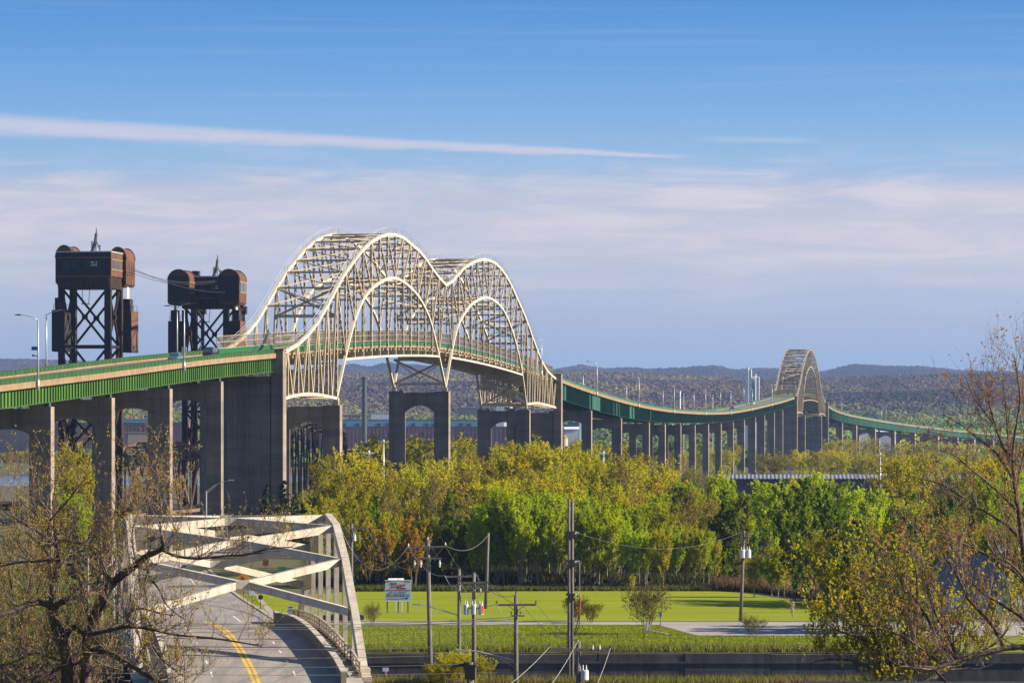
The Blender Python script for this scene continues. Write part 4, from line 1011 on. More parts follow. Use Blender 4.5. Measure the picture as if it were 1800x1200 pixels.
M['lawn'] = grass_material('mown_grass', (0.14, 0.19, 0.006), (0.255, 0.295, 0.010), (0.19, 0.205, 0.015))
M['rough_grass'] = grass_material('rough_grass', (0.13, 0.18, 0.012), (0.19, 0.22, 0.018), (0.16, 0.15, 0.05))
def poly_sheet(pts, z, nm, mat, kind='structure', parent=None):
    m = MB(); m.add([(x, y, z) for x, y in pts], [tuple(range(len(pts)))]); return m.build(nm, mat, parent, kind, fixn=False)
def pxy(L_): return [(XZ(px, y), y) for px, y in L_]
poly_sheet(pxy([(470, CZ1+0.4), (2100, CZ1+0.4), (2100, 398), (470, 398)]), GR+0.02, 'verge', M['rough_grass'])
lawn_edge = [(560, 404), (1470, 404), (1480, 424), (1440, 440), (1380, 458), (1310, 474), (1260, 479), (1100, 480), (620, 478), (540, 470), (520, 440)]
poly_sheet(pxy(lawn_edge), GR+0.02, 'lawn', M['lawn'])
# river and canal water
def water_mat(name, col, rough, sc_):
    mt = bpy.data.materials.new(name); mt.use_nodes = True; nt = mt.node_tree; bs = nt.nodes['Principled BSDF']
    bs.inputs['Base Color'].default_value = (*col, 1); bs.inputs['Roughness'].default_value = rough; bs.inputs['Specular IOR Level'].default_value = 0.5
    g = nt.nodes.new('ShaderNodeNewGeometry'); mp = nt.nodes.new('ShaderNodeMapping'); nt.links.new(g.outputs['Position'], mp.inputs[0]); mp.inputs['Scale'].default_value = (sc_, sc_*0.5, sc_)
    t = nt.nodes.new('ShaderNodeTexNoise'); nt.links.new(mp.outputs[0], t.inputs['Vector']); t.inputs['Scale'].default_value = 1; t.inputs['Detail'].default_value = 4
    bp = nt.nodes.new('ShaderNodeBump'); nt.links.new(t.outputs[0], bp.inputs['Height']); bp.inputs['Strength'].default_value = 0.5; bp.inputs['Distance'].default_value = 0.4; nt.links.new(bp.outputs[0], bs.inputs['Normal'])
    return mt
poly_sheet([(-2500, 1395), (-40, 1395), (-40, 2085), (-2500, 2085)], 0.0, 'river', water_mat('river_water', (0.03, 0.07, 0.13), 0.12, 0.3))
poly_sheet([(-400, CZ0), (700, CZ0), (700, CZ1), (-400, CZ1)], -0.6, 'canal_water', water_mat('canal_water', (0.015, 0.02, 0.018), 0.08, 0.6))
# canal walls, cast in bays
def canal_wall(y, face, lab, x0, x1, top):
    t = thing('canal_wall', lab, 'retaining wall', ((x0+x1)/2, y, -2.5)); x = x0; i = 0
    while x < x1:
        e = min(x+7.5, x1); m = MB(); dz = 0.05*math.sin(i*2.1)
        m.box(((x+e)/2, y+0.03*math.sin(i*1.7), (top-2.5)/2+dz/2), (e-x-0.06, 0.9, top+2.5+dz)); m.build('wall_bay', M['canal_concrete'], t); x = e; i += 1
    m = MB(); m.box(((x0+x1)/2, y-face*0.15, top-0.75), (x1-x0, 0.8, 0.14)); m.build('ledge', M['canal_concrete'], t)
    return t
M['canal_concrete'] = material('stained_canal_concrete', (0.11, 0.106, 0.102), 0.9, (0.06, 0.058, 0.056), 0.3, streak=((0.05, 0.045, 0.042), 1.3, 0.9), bump=0.3)
canal_wall(CZ1-0.2, 1, 'long stained concrete wall along the far side of the canal', -60, 120, 2.62)
canal_wall(CZ0+0.2, -1, 'concrete wall along the near side of the canal', -60, 120, 2.1)

# ------------------------------------------------------------------ concrete arch road bridge
AZ0, AZ1 = 310.0, 386.0
ATH = math.atan((64-900)/F); AU = Vector((math.sin(ATH), math.cos(ATH), 0)); AR = Vector((math.cos(ATH), -math.sin(ATH), 0))
A0 = Vector((XZ(442.5, AZ0), AZ0, 0)); ALEN = (AZ1-AZ0)/AU.y; AHW = (640-245)/2/F*AZ0      # half width at the ribs
def AP(s, o, h): q = A0+AU*s+AR*o; return Vector((q.x, q.y, h))
def AH(s): t = min(max(s/ALEN, -0.35), 1.0); return 3.35+0.95*math.sin(math.pi*min(max(t, 0), 1))+min(0, t)*6 if t < 0 else 3.35+0.95*math.sin(math.pi*t)
NA = 8
def arch_z(s):
    t = s/ALEN
    tb = [0, 0.125, 0.25, 0.375, 0.5, 0.625, 0.75, 0.875, 1.0]; hb = [3.0, 7.4, 11.1, 13.6, 14.3, 13.6, 11.1, 7.4, 3.0]
    return float(np.interp(t, tb, hb))
AX = (AR, AU, ZUP)
arch = thing('concrete_arch_bridge', 'white concrete through arch bridge over the canal at the lower left', 'arch bridge', tuple(AP(ALEN/2, 0, 0)))
M['arch_concrete2'] = M['arch_concrete']
for o in (-AHW, AHW):
    b = MB()
    for i in range(NA):
        s0, s1 = ALEN*i/NA, ALEN*(i+1)/NA; b.bar(AP(s0, o, arch_z(s0)), AP(s1, o, arch_z(s1)), 0.62, 0.95 if 0 < i < NA-1 else 1.15)
    b.box(AP(0.2, o, 1.9), (0.95, 2.0, 3.2), ax=AX); b.box(AP(ALEN-0.2, o, 1.9), (0.95, 2.0, 3.2), ax=AX)
    rb = b.build('arch_rib', M['arch_concrete'], arch)
    for i in range(1, NA):
        s = ALEN*i/NA; b = MB(); b.box(AP(s, o, (arch_z(s)+1.5)/2), (0.40, 0.8, arch_z(s)-0.6-1.5), ax=AX); b.build('hanger', M['arch_concrete'], arch)
for i in range(1, NA-1):
    s0, s1 = ALEN*i/NA, ALEN*(i+1)/NA; sm = (s0+s1)/2; zm = arch_z(sm)+0.25
    for sg in (-1, 1):
        for s in (s0, s1):
            b = MB(); b.bar(AP(s, sg*(AHW-0.35), arch_z(s)+0.05), AP(sm, sg*0.3, zm), 0.6, 0.62); b.build('cross_brace', M['arch_concrete'], arch)
    b = MB(); b.box(AP(sm, 0, zm), (1.1, 1.0, 0.66), ax=AX); b.build('brace_node', M['arch_concrete'], arch)
def asweep(b, s0, s1, o0, o1, z0, z1, n=24):
    k = len(b.v)
    for i in range(n+1):
        s = s0+(s1-s0)*i/n
        for o, z in ((o0, z0), (o1, z0), (o1, z1), (o0, z1)): b.v.append(tuple(AP(s, o, AH(s)+z)))
    for i in range(n):
        a = k+4*i
        for q in range(4): b.f.append((a+q, a+(q+1) % 4, a+4+(q+1) % 4, a+4+q)); b.mi.append(0)
    b.f += [(k+3, k+2, k+1, k), (k+4*n, k+4*n+1, k+4*n+2, k+4*n+3)]; b.mi += [0, 0]
RWD = 6.35                                         # half width of the roadway
b = MB(); asweep(b, -3, ALEN+3, -AHW-0.4, AHW+0.4, -0.9, -0.12); b.build('deck', M['arch_concrete'], arch)
M['arch_road'] = material('worn_road_concrete', (0.29, 0.265, 0.24), 0.9, (0.19, 0.175, 0.165), 0.7, stretch=(1.0, 0.1, 1), streak=None, bump=0.25, bscale=5)
b = MB(); asweep(b, -30, ALEN+4, -RWD, RWD, -0.118, 0.0, 40); b.build('roadway', M['arch_road'], arch)
for sg in (-1, 1):
    b = MB(); asweep(b, -8, ALEN+2.5, *sorted((sg*RWD+sg*0.01, sg*(RWD+0.42))), -0.118, 0.95); pr = b.build('parapet', material('parapet_concrete', (0.26, 0.20, 0.15), 0.9, (0.18, 0.14, 0.105), 0.5, streak=((0.10, 0.08, 0.065), 1.5, 0.5)) if sg < 0 else bpy.data.materials['parapet_concrete'], arch)
    b = MB(); asweep(b, -8, ALEN+2.5, *sorted((sg*(RWD-0.04), sg*(RWD+0.47))), 0.952, 1.05); b.build('coping', M['arch_concrete'], pr)
    b = MB(); asweep(b, -8, ALEN+3, *sorted((sg*(RWD+0.424), sg*(AHW-0.62))), -0.117, 0.12); b.build('sidewalk', M['paving'], arch)
    rl = None; oo = sg*(AHW-0.75)
    b = MB()
    for z, w_ in ((0.55, 0.09), (0.92, 0.09), (1.3, 0.14)):
        n = 30
        for i in range(n):
            s0, s1 = -5+(ALEN+7)*i/n, -5+(ALEN+7)*(i+1)/n; b.bar(AP(s0, oo, AH(s0)+z), AP(s1, oo, AH(s1)+z), w_, w_)
    rl = b.build('railing', M['white_paint'], arch)
    k = 0; s = -5.0
    while s < ALEN+2:
        b = MB(); b.box(AP(s, oo, AH(s)+0.72), (0.14, 0.16, 1.2), ax=AX); b.box(AP(s, oo+sg*0.02, AH(s)+0.02), (0.3, 0.42, 0.5), ax=AX); b.build('railing_post', M['fascia'], rl); s += 2.9
    b = MB()
    for i in range(26):
        s = -3.4+2.9*i+0.0; b.box(AP(s, oo+sg*0.1, AH(s)+0.2), (0.22, 2.2, 0.3), ax=AX)
    b.build('kerb_block', M['fascia'], rl, kind='stuff')
# lane paint on the bridge
b = MB()
for o in (-0.2, 0.2): asweep(b, -30, ALEN+4, o-0.13, o+0.13, 0.0, 0.006, 40)
b.build('yellow_centre_line', M['yellow_line'], arch)
for o in (-3.2, 3.2):
    s = -12
    while s < ALEN:
        b = MB(); asweep(b, s, s+2.6, o-0.07, o+0.07, 0.0, 0.006, 2); b.build('lane_dash', M['white_line'], arch); s += 9

# ------------------------------------------------------------------ roads beyond the bridge
def ribbon(pts, hw, z, nm, mat, kind='structure', parent=None, off=0.0, sub=14):
    pts = [Vector((x, y, 0)) for x, y in pts]; C_ = []
    for i in range(len(pts)-1):
        p0, p1, p2, p3 = pts[max(i-1, 0)], pts[i], pts[i+1], pts[min(i+2, len(pts)-1)]
        for k in range(sub):
            t = k/sub; C_.append(0.5*((2*p1)+(p2-p0)*t+(2*p0-5*p1+4*p2-p3)*t*t+(3*p1-p0-3*p2+p3)*t**3))
    C_.append(pts[-1]); b = MB()
    for i, c in enumerate(C_):
        d = (C_[min(i+1, len(C_)-1)]-C_[max(i-1, 0)]).normalized(); r = Vector((d.y, -d.x, 0))
        zz = z(i/(len(C_)-1)) if callable(z) else z
        for e in (-1, 1): q = c+r*(off+e*hw); b.v.append((q.x, q.y, zz))
    for i in range(len(C_)-1): b.f.append((2*i, 2*i+1, 2*i+3, 2*i+2)); b.mi.append(0)
    return b.build(nm, mat, parent, kind, fixn=False)
def zroad(t): return 3.345-(3.345-GR-0.075)*sstep(0, 0.25, t)
e0 = AP(ALEN+3.5, 0, 0); main = [(e0.x, e0.y)]+[(XZ(px, y), y) for px, y in ((316, 455), (290, 520), (278, 570), (300, 606), (370, 628), (520, 640), (760, 650))]
ribbon(main, RWD+0.3, zroad, 'road', M['arch_road'])
ribbon(main[:4], 0.09, lambda t: zroad(t*0.5)+0.012, 'road_edge_line', M['white_line'], off=3.2)
for k in (RWD, -RWD): ribbon(main, 0.22, lambda t: zroad(t)+0.08, 'road_kerb', M['paving'], off=k*1.08)
ribbon([(XZ(-200, 590), 590), (XZ(150, 600), 600), (XZ(300, 612), 612)], 5.5, GR+0.062, 'side_road', M['asphalt'])
# the road along the lawn, joining at the far end of the bridge
ribbon([(XZ(470, 396), 396), (XZ(640, 399), 399), (XZ(1000, 399), 399), (XZ(1440, 398), 398), (XZ(2200, 398), 398)], 3.1, GR+0.07, 'park_road', M['pale_asphalt'])
ribbon([(XZ(620, 402.4), 402.4), (XZ(1440, 401.4), 401.4), (XZ(2200, 401.4), 401.4)], 0.25, GR+0.17, 'park_road_kerb', M['paving'])
poly_sheet(pxy([(1158, 395.5), (2100, 395.5), (2100, 374.5), (1228, 374.5)]), GR+0.05, 'parking_lot', M['pale_asphalt'])
poly_sheet(pxy([(1345, 393.2), (2000, 393.2), (2000, 392.4), (1345, 392.4)]), GR+0.06, 'parking_edge_line', M['white_line'])
# grass island and footpath between road and side road
poly_sheet(pxy([(408, 470), (402, 452), (410, 430), (432, 412), (470, 404), (560, 404), (560, 470)]), GR+0.085, 'grass_island', M['lawn'])
poly_sheet(pxy([(445, 470), (452, 470), (480, 425), (500, 404), (487, 404), (468, 425)]), GR+0.10, 'footpath', M['paving'])
poly_sheet(pxy([(-300, 350), (200, 350), (214, 400), (222, 470), (200, 560), (-300, 560)]), GR+0.03, 'left_verge', M['rough_grass'])

# ------------------------------------------------------------------ signs
def text_mesh(body, size, mat, parent, loc, shear=0.0, rot=0.0, name='lettering', bold=0.0, width=1.0):
    cu = bpy.data.curves.new('t', 'FONT'); cu.body = body; cu.size = size; cu.align_x = 'CENTER'; cu.align_y = 'CENTER'; cu.shear = shear; cu.offset = bold; cu.extrude = 0.004; cu.resolution_u = 3
    o = bpy.data.objects.new('t', cu); COL.objects.link(o)
    me = o.to_mesh().copy() if False else bpy.data.meshes.new_from_object(o.evaluated_get(bpy.context.evaluated_depsgraph_get()))
    bpy.data.objects.remove(o); me.materials.clear(); me.materials.append(mat); me.name = name
    q = bpy.data.objects.new(name, me); COL.objects.link(q); q.parent = parent; q.location = loc; q.rotation_euler = (R(90), rot, 0); q.scale = (width, 1, 1)
    return q
Y = dep(1077); cx = XZ(700, Y); sw = 46/F*Y; s_top = CAMZ+(YH-1019.5)/F*Y; s_bot = CAMZ+(YH-1055.5)/F*Y; sh = s_top-s_bot
bb = thing('billboard', 'white roadside billboard with red stripes and an arrow on the lawn', 'billboard', (cx, Y, GR))
M['board_blue_shade'] = material('board_blue_shade', (0.46, 0.58, 0.74), 0.6); M['ink'] = material('black_ink', (0.02, 0.02, 0.03), 0.6); M['ink_blue'] = material('slate_ink', (0.10, 0.16, 0.24), 0.6); M['ink_red'] = material('red_ink', (0.5, 0.02, 0.04), 0.6)  # white board face tinted blue, its shade put into the base colour
m = MB(); m.box((cx, Y, s_bot+sh/2), (sw, 0.1, sh)); pn = m.build('panel', M['board_blue_shade'], bb)
zc = s_bot+sh/2
def lx(f): return (f-0.5)*sw
def lz(f): return zc+sh*(0.5-f)-GR
def strip(f0, f1, g0, g1, mat, nm='stripe'):
    m = MB(); m.box((cx+(lx(f0)+lx(f1))/2, Y-0.06, GR+(lz(g0)+lz(g1))/2), (lx(f1)-lx(f0), 0.02, abs(lz(g0)-lz(g1)))); return m.build(nm, mat, pn)
strip(0.03, 0.22, 0.04, 0.075, M['ink_red']); strip(0.77, 0.97, 0.04, 0.075, M['ink_red']); strip(0.03, 0.97, 0.45, 0.49, M['ink_red'])
def T(body, fx, fz, size, mat, **k):
    q = text_mesh(body, size, mat, pn, (lx(fx), -0.062, lz(fz)), **k); q.location = Vector((cx+lx(fx), Y-0.062, GR+lz(fz)))-parent_origin(pn); return q
T('SOO', 0.33, 0.165, 0.30, M['ink'], bold=0.012, width=1.15); T('Fireplace', 0.49, 0.27, 0.44, M['ink_red'], shear=0.35, rot=R(-11), bold=0.012); T('& Stone', 0.63, 0.375, 0.24, M['ink'], bold=0.012, width=1.2)
rr = random.Random(8)
for fz, hh, mt, spans in ((0.575, 0.022, M['ink'], ((0.17, 0.3), (0.36, 0.42), (0.48, 0.8))), (0.655, 0.03, M['ink_blue'], ((0.07, 0.26), (0.33, 0.45), (0.5, 0.83), (0.9, 0.94))), (0.745, 0.075, M['ink_blue'], ((0.07, 0.25), (0.31, 0.5), (0.56, 0.75), (0.82, 0.92)))):
    m = MB()
    for a, b_ in spans:       # small print too fine to read: broken up into short strokes
        x = a
        while x < b_:
            w_ = rr.uniform(0.012, 0.022); m.box((cx+lx(x+w_/2), Y-0.06, GR+lz(fz+rr.uniform(-.006, .006))), (w_*sw, 0.02, hh*sh*rr.uniform(0.7, 1.1))); x += w_+0.008
    m.build('small_print', mt, pn, kind='stuff')
strip(0.06, 0.52, 0.875, 0.91, M['ink_red'], 'red_print'); strip(0.56, 0.82, 0.87, 0.89, M['ink'], 'arrow_shaft')
m = MB(); m.prism([Vector((cx+lx(0.80), Y-0.05, GR+lz(0.83))), Vector((cx+lx(0.80), Y-0.05, GR+lz(0.93))), Vector((cx+lx(0.92), Y-0.05, GR+lz(0.88)))], Vector((0, 0, 0)), Vector((0, -0.02, 0))); m.build('arrow_head', M['ink'], pn)
m = MB(); m.box((cx, Y, s_top+0.02), (sw+0.08, 0.14, 0.06)); m.box((cx, Y, s_bot-0.02), (sw+0.08, 0.14, 0.05)); m.build('frame', M['sign_white'], bb)
for k in (-0.42, 0.0, 0.37):
    m = MB(); m.box((cx+k*sw, Y+0.12, (s_bot+GR)/2+0.4), (0.13, 0.13, s_bot-GR+0.8)); m.build('post', M['pole_wood'], bb)
t = thing('billboard', 'second billboard behind the white one, only its edge and pale posts showing', 'billboard', (cx, Y+2.0, GR))
m = MB(); m.box((cx-0.3, Y+2.2, zc+0.15), (sw*0.62, 0.1, sh), ax=(Vector((0.95, 0.3, 0)), Vector((-0.3, 0.95, 0)), ZUP)); m.build('panel', M['sign_white'], t)
for k in (-0.10, 0.12):
    m = MB(); m.box((cx+k*sw, Y+2.4, (s_bot+GR)/2+0.2), (0.14, 0.14, s_bot-GR+0.6)); m.build('post', M['sign_white'], t)
# hospital sign and small plates by the far end of the bridge
Y = 392; cx = XZ(511, Y)
t = thing('hospital_sign', 'blue hospital sign with a white H below white plates past the parapet', 'sign', (cx, Y, GR))
m = MB(); z0, z1 = CAMZ+(YH-1090)/F*Y, CAMZ+(YH-1075)/F*Y; m.box((cx, Y, (z0+z1)/2), (0.5, 0.05, z1-z0)); p_ = m.build('blue_panel', M['blue_sign'], t)
q = text_mesh('H', 0.5, M['sign_white'], t, (0, -0.035, (z0+z1)/2+0.12-GR), bold=0.02)
q = text_mesh('>', 0.22, M['sign_white'], t, (0, -0.035, z0+0.14-GR), bold=0.01)
m = MB(); m.box((cx, Y, z1+0.16), (0.6, 0.05, 0.28)); m.box((cx, Y, z1+0.47), (0.6, 0.05, 0.28)); m.build('white_panel', M['sign_white'], t)
m = MB()
for k in range(5): m.box((cx-0.2+k*0.1, Y-0.035, z1+0.16), (0.06, 0.02, 0.12)); m.box((cx-0.2+k*0.1, Y-0.035, z1+0.47), (0.06, 0.02, 0.12))
m.build('small_print', M['ink'], t, kind='stuff')
m = MB(); m.tube([(cx, Y+0.07, GR), (cx, Y+0.07, z1+0.6)], 0.04, 6); m.build('post', M['galv'], t)
Y = 391; cx = XZ(519, Y)
t = thing('turn_sign', 'white square turn sign with a black arrow beside the hospital sign', 'sign', (cx, Y, GR))
z0 = CAMZ+(YH-1102)/F*Y
m = MB(); m.box((cx, Y, z0+0.3), (0.6, 0.05, 0.6)); m.build('panel', M['sign_white'], t)
m = MB(); m.bar((cx-0.1, Y-0.035, z0+0.12), (cx-0.1, Y-0.035, z0+0.35), 0.07, 0.02, up=(0, 1, 0)); m.bar((cx-0.1, Y-0.035, z0+0.35), (cx+0.15, Y-0.035, z0+0.35), 0.07, 0.02, up=(0, 1, 0)); m.prism([Vector((cx+0.12, Y-0.03, z0+0.24)), Vector((cx+0.12, Y-0.03, z0+0.46)), Vector((cx+0.24, Y-0.03, z0+0.35))], Vector((0, 0, 0)), Vector((0, -0.02, 0))); m.build('arrow', M['ink'], t)
m = MB(); m.tube([(cx, Y+0.07, GR), (cx, Y+0.07, z0+0.6)], 0.035, 6); m.build('post', M['galv'], t)
for px, py, h, w_, mt, lab, pole in ((428, 1015, 1.0, 1.0, 'orange_sign', 'orange diamond sign beyond the arch bridge', 1060), (467, 988, 0.9, 0.8, 'brown_sign', 'small brown sign at the kerb of the far road', 1004), (496, 998, 0.35, 1.1, 'green_sign', 'small green street name sign by the far road', 1015),
                                       (443, 1041, 0.6, 0.6, 'sign_white', 'white sign on a dark post on the grass island', 1073), (458, 1049, 0.5, 0.5, 'dark_metal', 'round dark sign beside the footpath', 1080), (453, 1071, 0.22, 0.8, 'green_sign', 'low pale green plate on the grass island', 1076)):
    Y = dep(pole); c = P(px, py, Y)
    t = thing('road_sign', lab, 'sign', (c.x, c.y, GR)); m = MB()
    if 'diamond' in lab:
        k = math.sqrt(.5); m.box(c, (w_, 0.05, w_), ax=(Vector((k, 0, k)), Vector((0, 1, 0)), Vector((-k, 0, k))))
    elif 'round' in lab: m.tube([c-Vector((0, 0.03, 0)), c+Vector((0, 0.03, 0))], w_*0.55, 12)
    else: m.box(c, (w_, 0.05, h))
    pn_ = m.build('panel', M[mt], t)
    if 'diamond' in lab:
        m = MB(); m.bar(c+Vector((-0.12, -0.035, -0.25)), c+Vector((-0.12, -0.035, 0.2)), 0.08, 0.02, up=(0, 1, 0)); m.bar(c+Vector((0.15, -0.035, -0.25)), c+Vector((-0.08, -0.035, 0.05)), 0.08, 0.02, up=(0, 1, 0)); m.build('arrow', M['ink'], pn_)
    m = MB(); m.tube([(c.x, c.y+0.06, GR), (c.x, c.y+0.06, c.z+h/2)], 0.04, 6); m.build('post', M['dark_metal'], t)
Y = 385; c = P(678, 1176, 318)
boxed_sign('small_sign', 'small pale blue plate by the canal right of the arch foot', 'sign', (c.x, c.y, c.z), 0.48, 0.3, M['board_blue_shade'], post=1.5)
c = P(981.5, 1108, 379); boxed_sign('small_sign', 'small blue plate on a post at the corner of the parking lot', 'sign', (XZ(1161, 385), 385, 4.3), 0.22, 0.5, M['blue_sign'], post=GR)

# ------------------------------------------------------------------ utility poles and wires
def pole(px, pytop, Y, rad, label, lean=0.0, base=None, cat='utility pole', taper=0.72, mat=None, n=10):
    zb = ground_h(XZ(px, Y), Y) if base is None else base
    zt = CAMZ+(YH-pytop)/F*Y; x = XZ(px, Y)
    t = thing('utility_pole', label, cat, (x+lean, Y, zb), 'utility poles')
    m = MB(); m.tube([(x+lean, Y, zb), (x+lean*0.5, Y, (zb+zt)/2), (x, Y, zt)], [rad, rad*(1+taper)/2, rad*taper], n); m.build('shaft', mat or M['pole_wood'], t, smooth=True)
    return t, x, zt
def arm(t, a, b, th=0.16, dy=-0.2, braces=None, name='crossarm', mat=None):
    a = a+Vector((0, dy, 0)); b = b+Vector((0, dy, 0)); m = MB(); m.bar(a, b, 0.12, th); o = m.build(name, mat or M['pole_wood'], t)
    if braces:
        m = MB(); c = (a+b)/2
        for e in (a, b): m.bar(c.lerp(e, 0.45), c-Vector((0, -0.12, braces)), 0.05, 0.05)
        m.build('arm_brace', M['galv'], t)
    return o
def insul(t, c, up=True, h=0.32, r=0.075, mat=None):
    m = MB(); s = 1 if up else -1
    m.tube([c, c+Vector((0, 0, s*h*0.3)), c+Vector((0, 0, s*h*0.35)), c+Vector((0, 0, s*h*0.6)), c+Vector((0, 0, s*h*0.65)), c+Vector((0, 0, s*h))], [r*0.45, r*0.5, r, r*0.9, r*0.6, r*0.5], 8); m.build('insulator', mat or M['porcelain'], t)
def transf(t, c, r=0.28, h=0.95, mat=None, lab=None):
    m = MB(); m.tube([c, c+Vector((0, 0, h*0.06)), c+Vector((0, 0, h*0.9)), c+Vector((0, 0, h))], [r*0.92, r, r, r*0.8], 14); b_ = m.build('transformer', mat or M['transformer'], t, label=lab)
    m = MB(); m.tube([c+Vector((r*0.4, 0, h)), c+Vector((r*0.4, 0, h+0.3))], [0.06, 0.03], 6); m.tube([c+Vector((-r*0.4, 0, h)), c+Vector((-r*0.4, 0, h+0.3))], [0.06, 0.03], 6); m.build('bushing', M['porcelain'], b_)
    return b_
ends = {}
# A: leaning pole left of centre
Y = 345; tA, x, zt = pole(752, 950, Y, 0.24, 'leaning weathered pole with two crossarms right of the white arch', lean=0.3)
a, b = P(718, 962, Y), P(783, 960, Y); arm(tA, a, b); a2, b2 = P(727, 980, Y), P(776, 981, Y); arm(tA, a2, b2, 0.12)
ends['A'] = [a+Vector((0, -.2, .12)), P(752, 948, Y), b+Vector((0, -.2, .12))]
for c in ends['A']: insul(tA, c-Vector((0, 0, .05)), h=0.3)
for px in (729, 740, 773): insul(tA, P(px, 984, Y)+Vector((0, -.2, 0)), up=False, h=0.6, r=0.11)
# B
Y = 338; tB, x, zt = pole(807, 1000, Y, 0.2, 'pole with a street light arm, left of the three transformers')
a, b = P(782, 1013, Y), P(838, 1012, Y); arm(tB, a, b); a2, b2 = P(803, 1039, Y), P(861, 1039, Y); arm(tB, a2, b2, 0.1)
ends['B'] = [a+Vector((0, -.2, .12)), P(807, 998, Y), b+Vector((0, -.2, .12))]
m = MB(); m.tube([P(805, 1081, Y), P(775, 1071, Y), P(745, 1062.5, Y), P(738, 1062, Y)], [0.05, 0.05, 0.045, 0.04], 6); lb = m.build('lamp_arm', M['galv'], tB)
m = MB(); c = P(732.5, 1061.5, Y); m.box(c, (0.75, 0.3, 0.14)); m.build('lamp_head', M['galv'], lb)
# C: transformer bank
Y = 300; tC, x, zt = pole(833, 1006, Y, 0.19, 'pole carrying three grey transformers, one of them half red')
a, b = P(808, 1024, Y), P(858, 1023, Y); arm(tC, a, b, braces=0.55); a2, b2 = P(806, 1039, Y), P(861, 1039, Y); arm(tC, a2, b2, 0.12)
ends['C'] = [a+Vector((0, -.2, .12)), P(833, 1004, Y), b+Vector((0, -.2, .12))]
insul(tC, P(845, 1044, Y)+Vector((0, -.2, 0)), h=0.45)
for px, lab in ((819.5, None), (833, None), (845.5, 'grey transformer with a red side')):
    c = P(px, 1079, Y)+Vector((0, -0.42, 0)); tr = transf(tC, c, 0.2 if px != 833 else 0.23, 0.75, lab=lab)
    if lab:
        m = MB(); m.tube([c+Vector((0.05, -0.01, 0.08)), c+Vector((0.05, -0.01, 0.66))], [0.185, 0.185], 14); m.build('red_patch', M['red_paint'], tr)
m = MB(); m.box(P(833, 1068, Y)+Vector((0, -0.2, 0)), (1.3, 0.1, 0.12)); m.build('transformer_bracket', M['galv'], tC)
# D plain tall pole in the lawn
tD, x, zt = pole(858.5, 936, 432, 0.2, 'plain grey pole standing in the lawn', lean=-0.3); ends['D'] = [Vector((x, 432, zt-0.2))]
# E
Y = 288; tE, x, zt = pole(907, 1046, Y, 0.2, 'pole with one braced crossarm in front of the lawn')
a, b = P(873, 1062.5, Y), P(942, 1062, Y); arm(tE, a, b, braces=0.5); a2, b2 = P(898, 1081, Y), P(922, 1081.5, Y); arm(tE, a2, b2, 0.1)
ends['E'] = [a+Vector((0, -.2, .1)), P(907, 1044, Y), b+Vector((0, -.2, .1))]
for c in ends['E']: insul(tE, c-Vector((0, 0, .03)), h=0.26, mat=M['dark_metal'])
for px in (899, 915): insul(tE, P(px, 1080, Y)+Vector((0, -.2, .05)), h=0.22, mat=M['dark_metal'])
m = MB(); c = P(905, 1160, Y); m.tube([c, P(870, 1151, Y), P(838, 1143.5, Y)], 0.045, 6); m.tube([P(905, 1172, Y), P(870, 1152, Y)], 0.02, 4); la = m.build('lamp_arm', M['galv'], tE)
m = MB(); m.box(P(813, 1143, Y)+Vector((0, 0, 0)), (0.85, 0.28, 0.13)); m.tube([P(838, 1143.5, Y), P(822, 1143, Y)], 0.05, 6); m.build('lamp_head', M['galv'], la)
# F twin pole
Y = 330
for k, (px, lab) in enumerate(((1000.2, 'left pole of the tall clamped pair in the middle of the lawn'), (1006.0, 'right pole of the tall clamped pair in the middle of the lawn'))):
    t, x, zt = pole(px, 877+k*3, Y+k*0.05, 0.155, lab, taper=0.8)
    if k == 0: tF = t
    else: tF2 = t
for py in (935, 943, 985, 993, 1044, 1052):
    m = MB(); m.box(P(1003, py, Y), (0.78, 0.42, 0.16)); m.build('clamp', M['dark_metal'], tF)
for py in (937, 987, 1046):
    m = MB(); m.tube([P(1006, py, Y)+Vector((0.1, -.1, 0)), P(1013, py, Y), P(1018, py-0.3, Y)], [0.08, 0.10, 0.12], 8); m.build('bracket', M['galv'], tF2)
m = MB(); m.tube([P(1019, 1048, Y), P(1019.5, 1056, Y), P(1017.5, 1080, Y)], [0.04, 0.09, 0.085], 8); m.build('red_insulator_string', material('red_brown_glaze', (0.22, 0.05, 0.045), 0.4), tF2)
m = MB(); m.tube([P(1017.5, 1080, Y), P(1014, 1098, Y), P(1008, 1118, Y)], 0.05, 6); m.tube([P(1019, 1080, Y), P(1018, 1098, Y), P(1011, 1115, Y)], 0.04, 6); m.build('lead_cable', M['black'], tF2)
m = MB(); m.tube([P(1019, 1046, Y), P(1019, 1000, Y), P(1018, 985, Y)], 0.02, 4); m.build('riser_wire', M['wire'], tF2)
ends['F'] = [P(1010, 882, Y), P(1018, 937, Y), P(1018, 987, Y), P(1018, 1046, Y)]
# G low near pole with a transformer
Y = 240; tG, x, zt = pole(1017, 1126, Y, 0.2, 'near pole with a long crossarm and one grey transformer at the bottom', mat=None)
a, b = P(966, 1140, Y), P(1073, 1142, Y); arm(tG, a, b, 0.2); ends['G'] = [a+Vector((0, -.2, .14)), P(1017, 1124, Y), b+Vector((0, -.2, .14))]
for c in (ends['G'][0], ends['G'][2]): insul(tG, c-Vector((0, 0, .04)), h=0.26, mat=M['dark_metal'])
for px in (1042, 1054): insul(tG, P(px, 1145, Y)+Vector((0, -.2, 0)), h=0.42)
transf(tG, P(1027, 1194, Y)+Vector((0.02, -0.3, 0)), 0.24, 0.62)
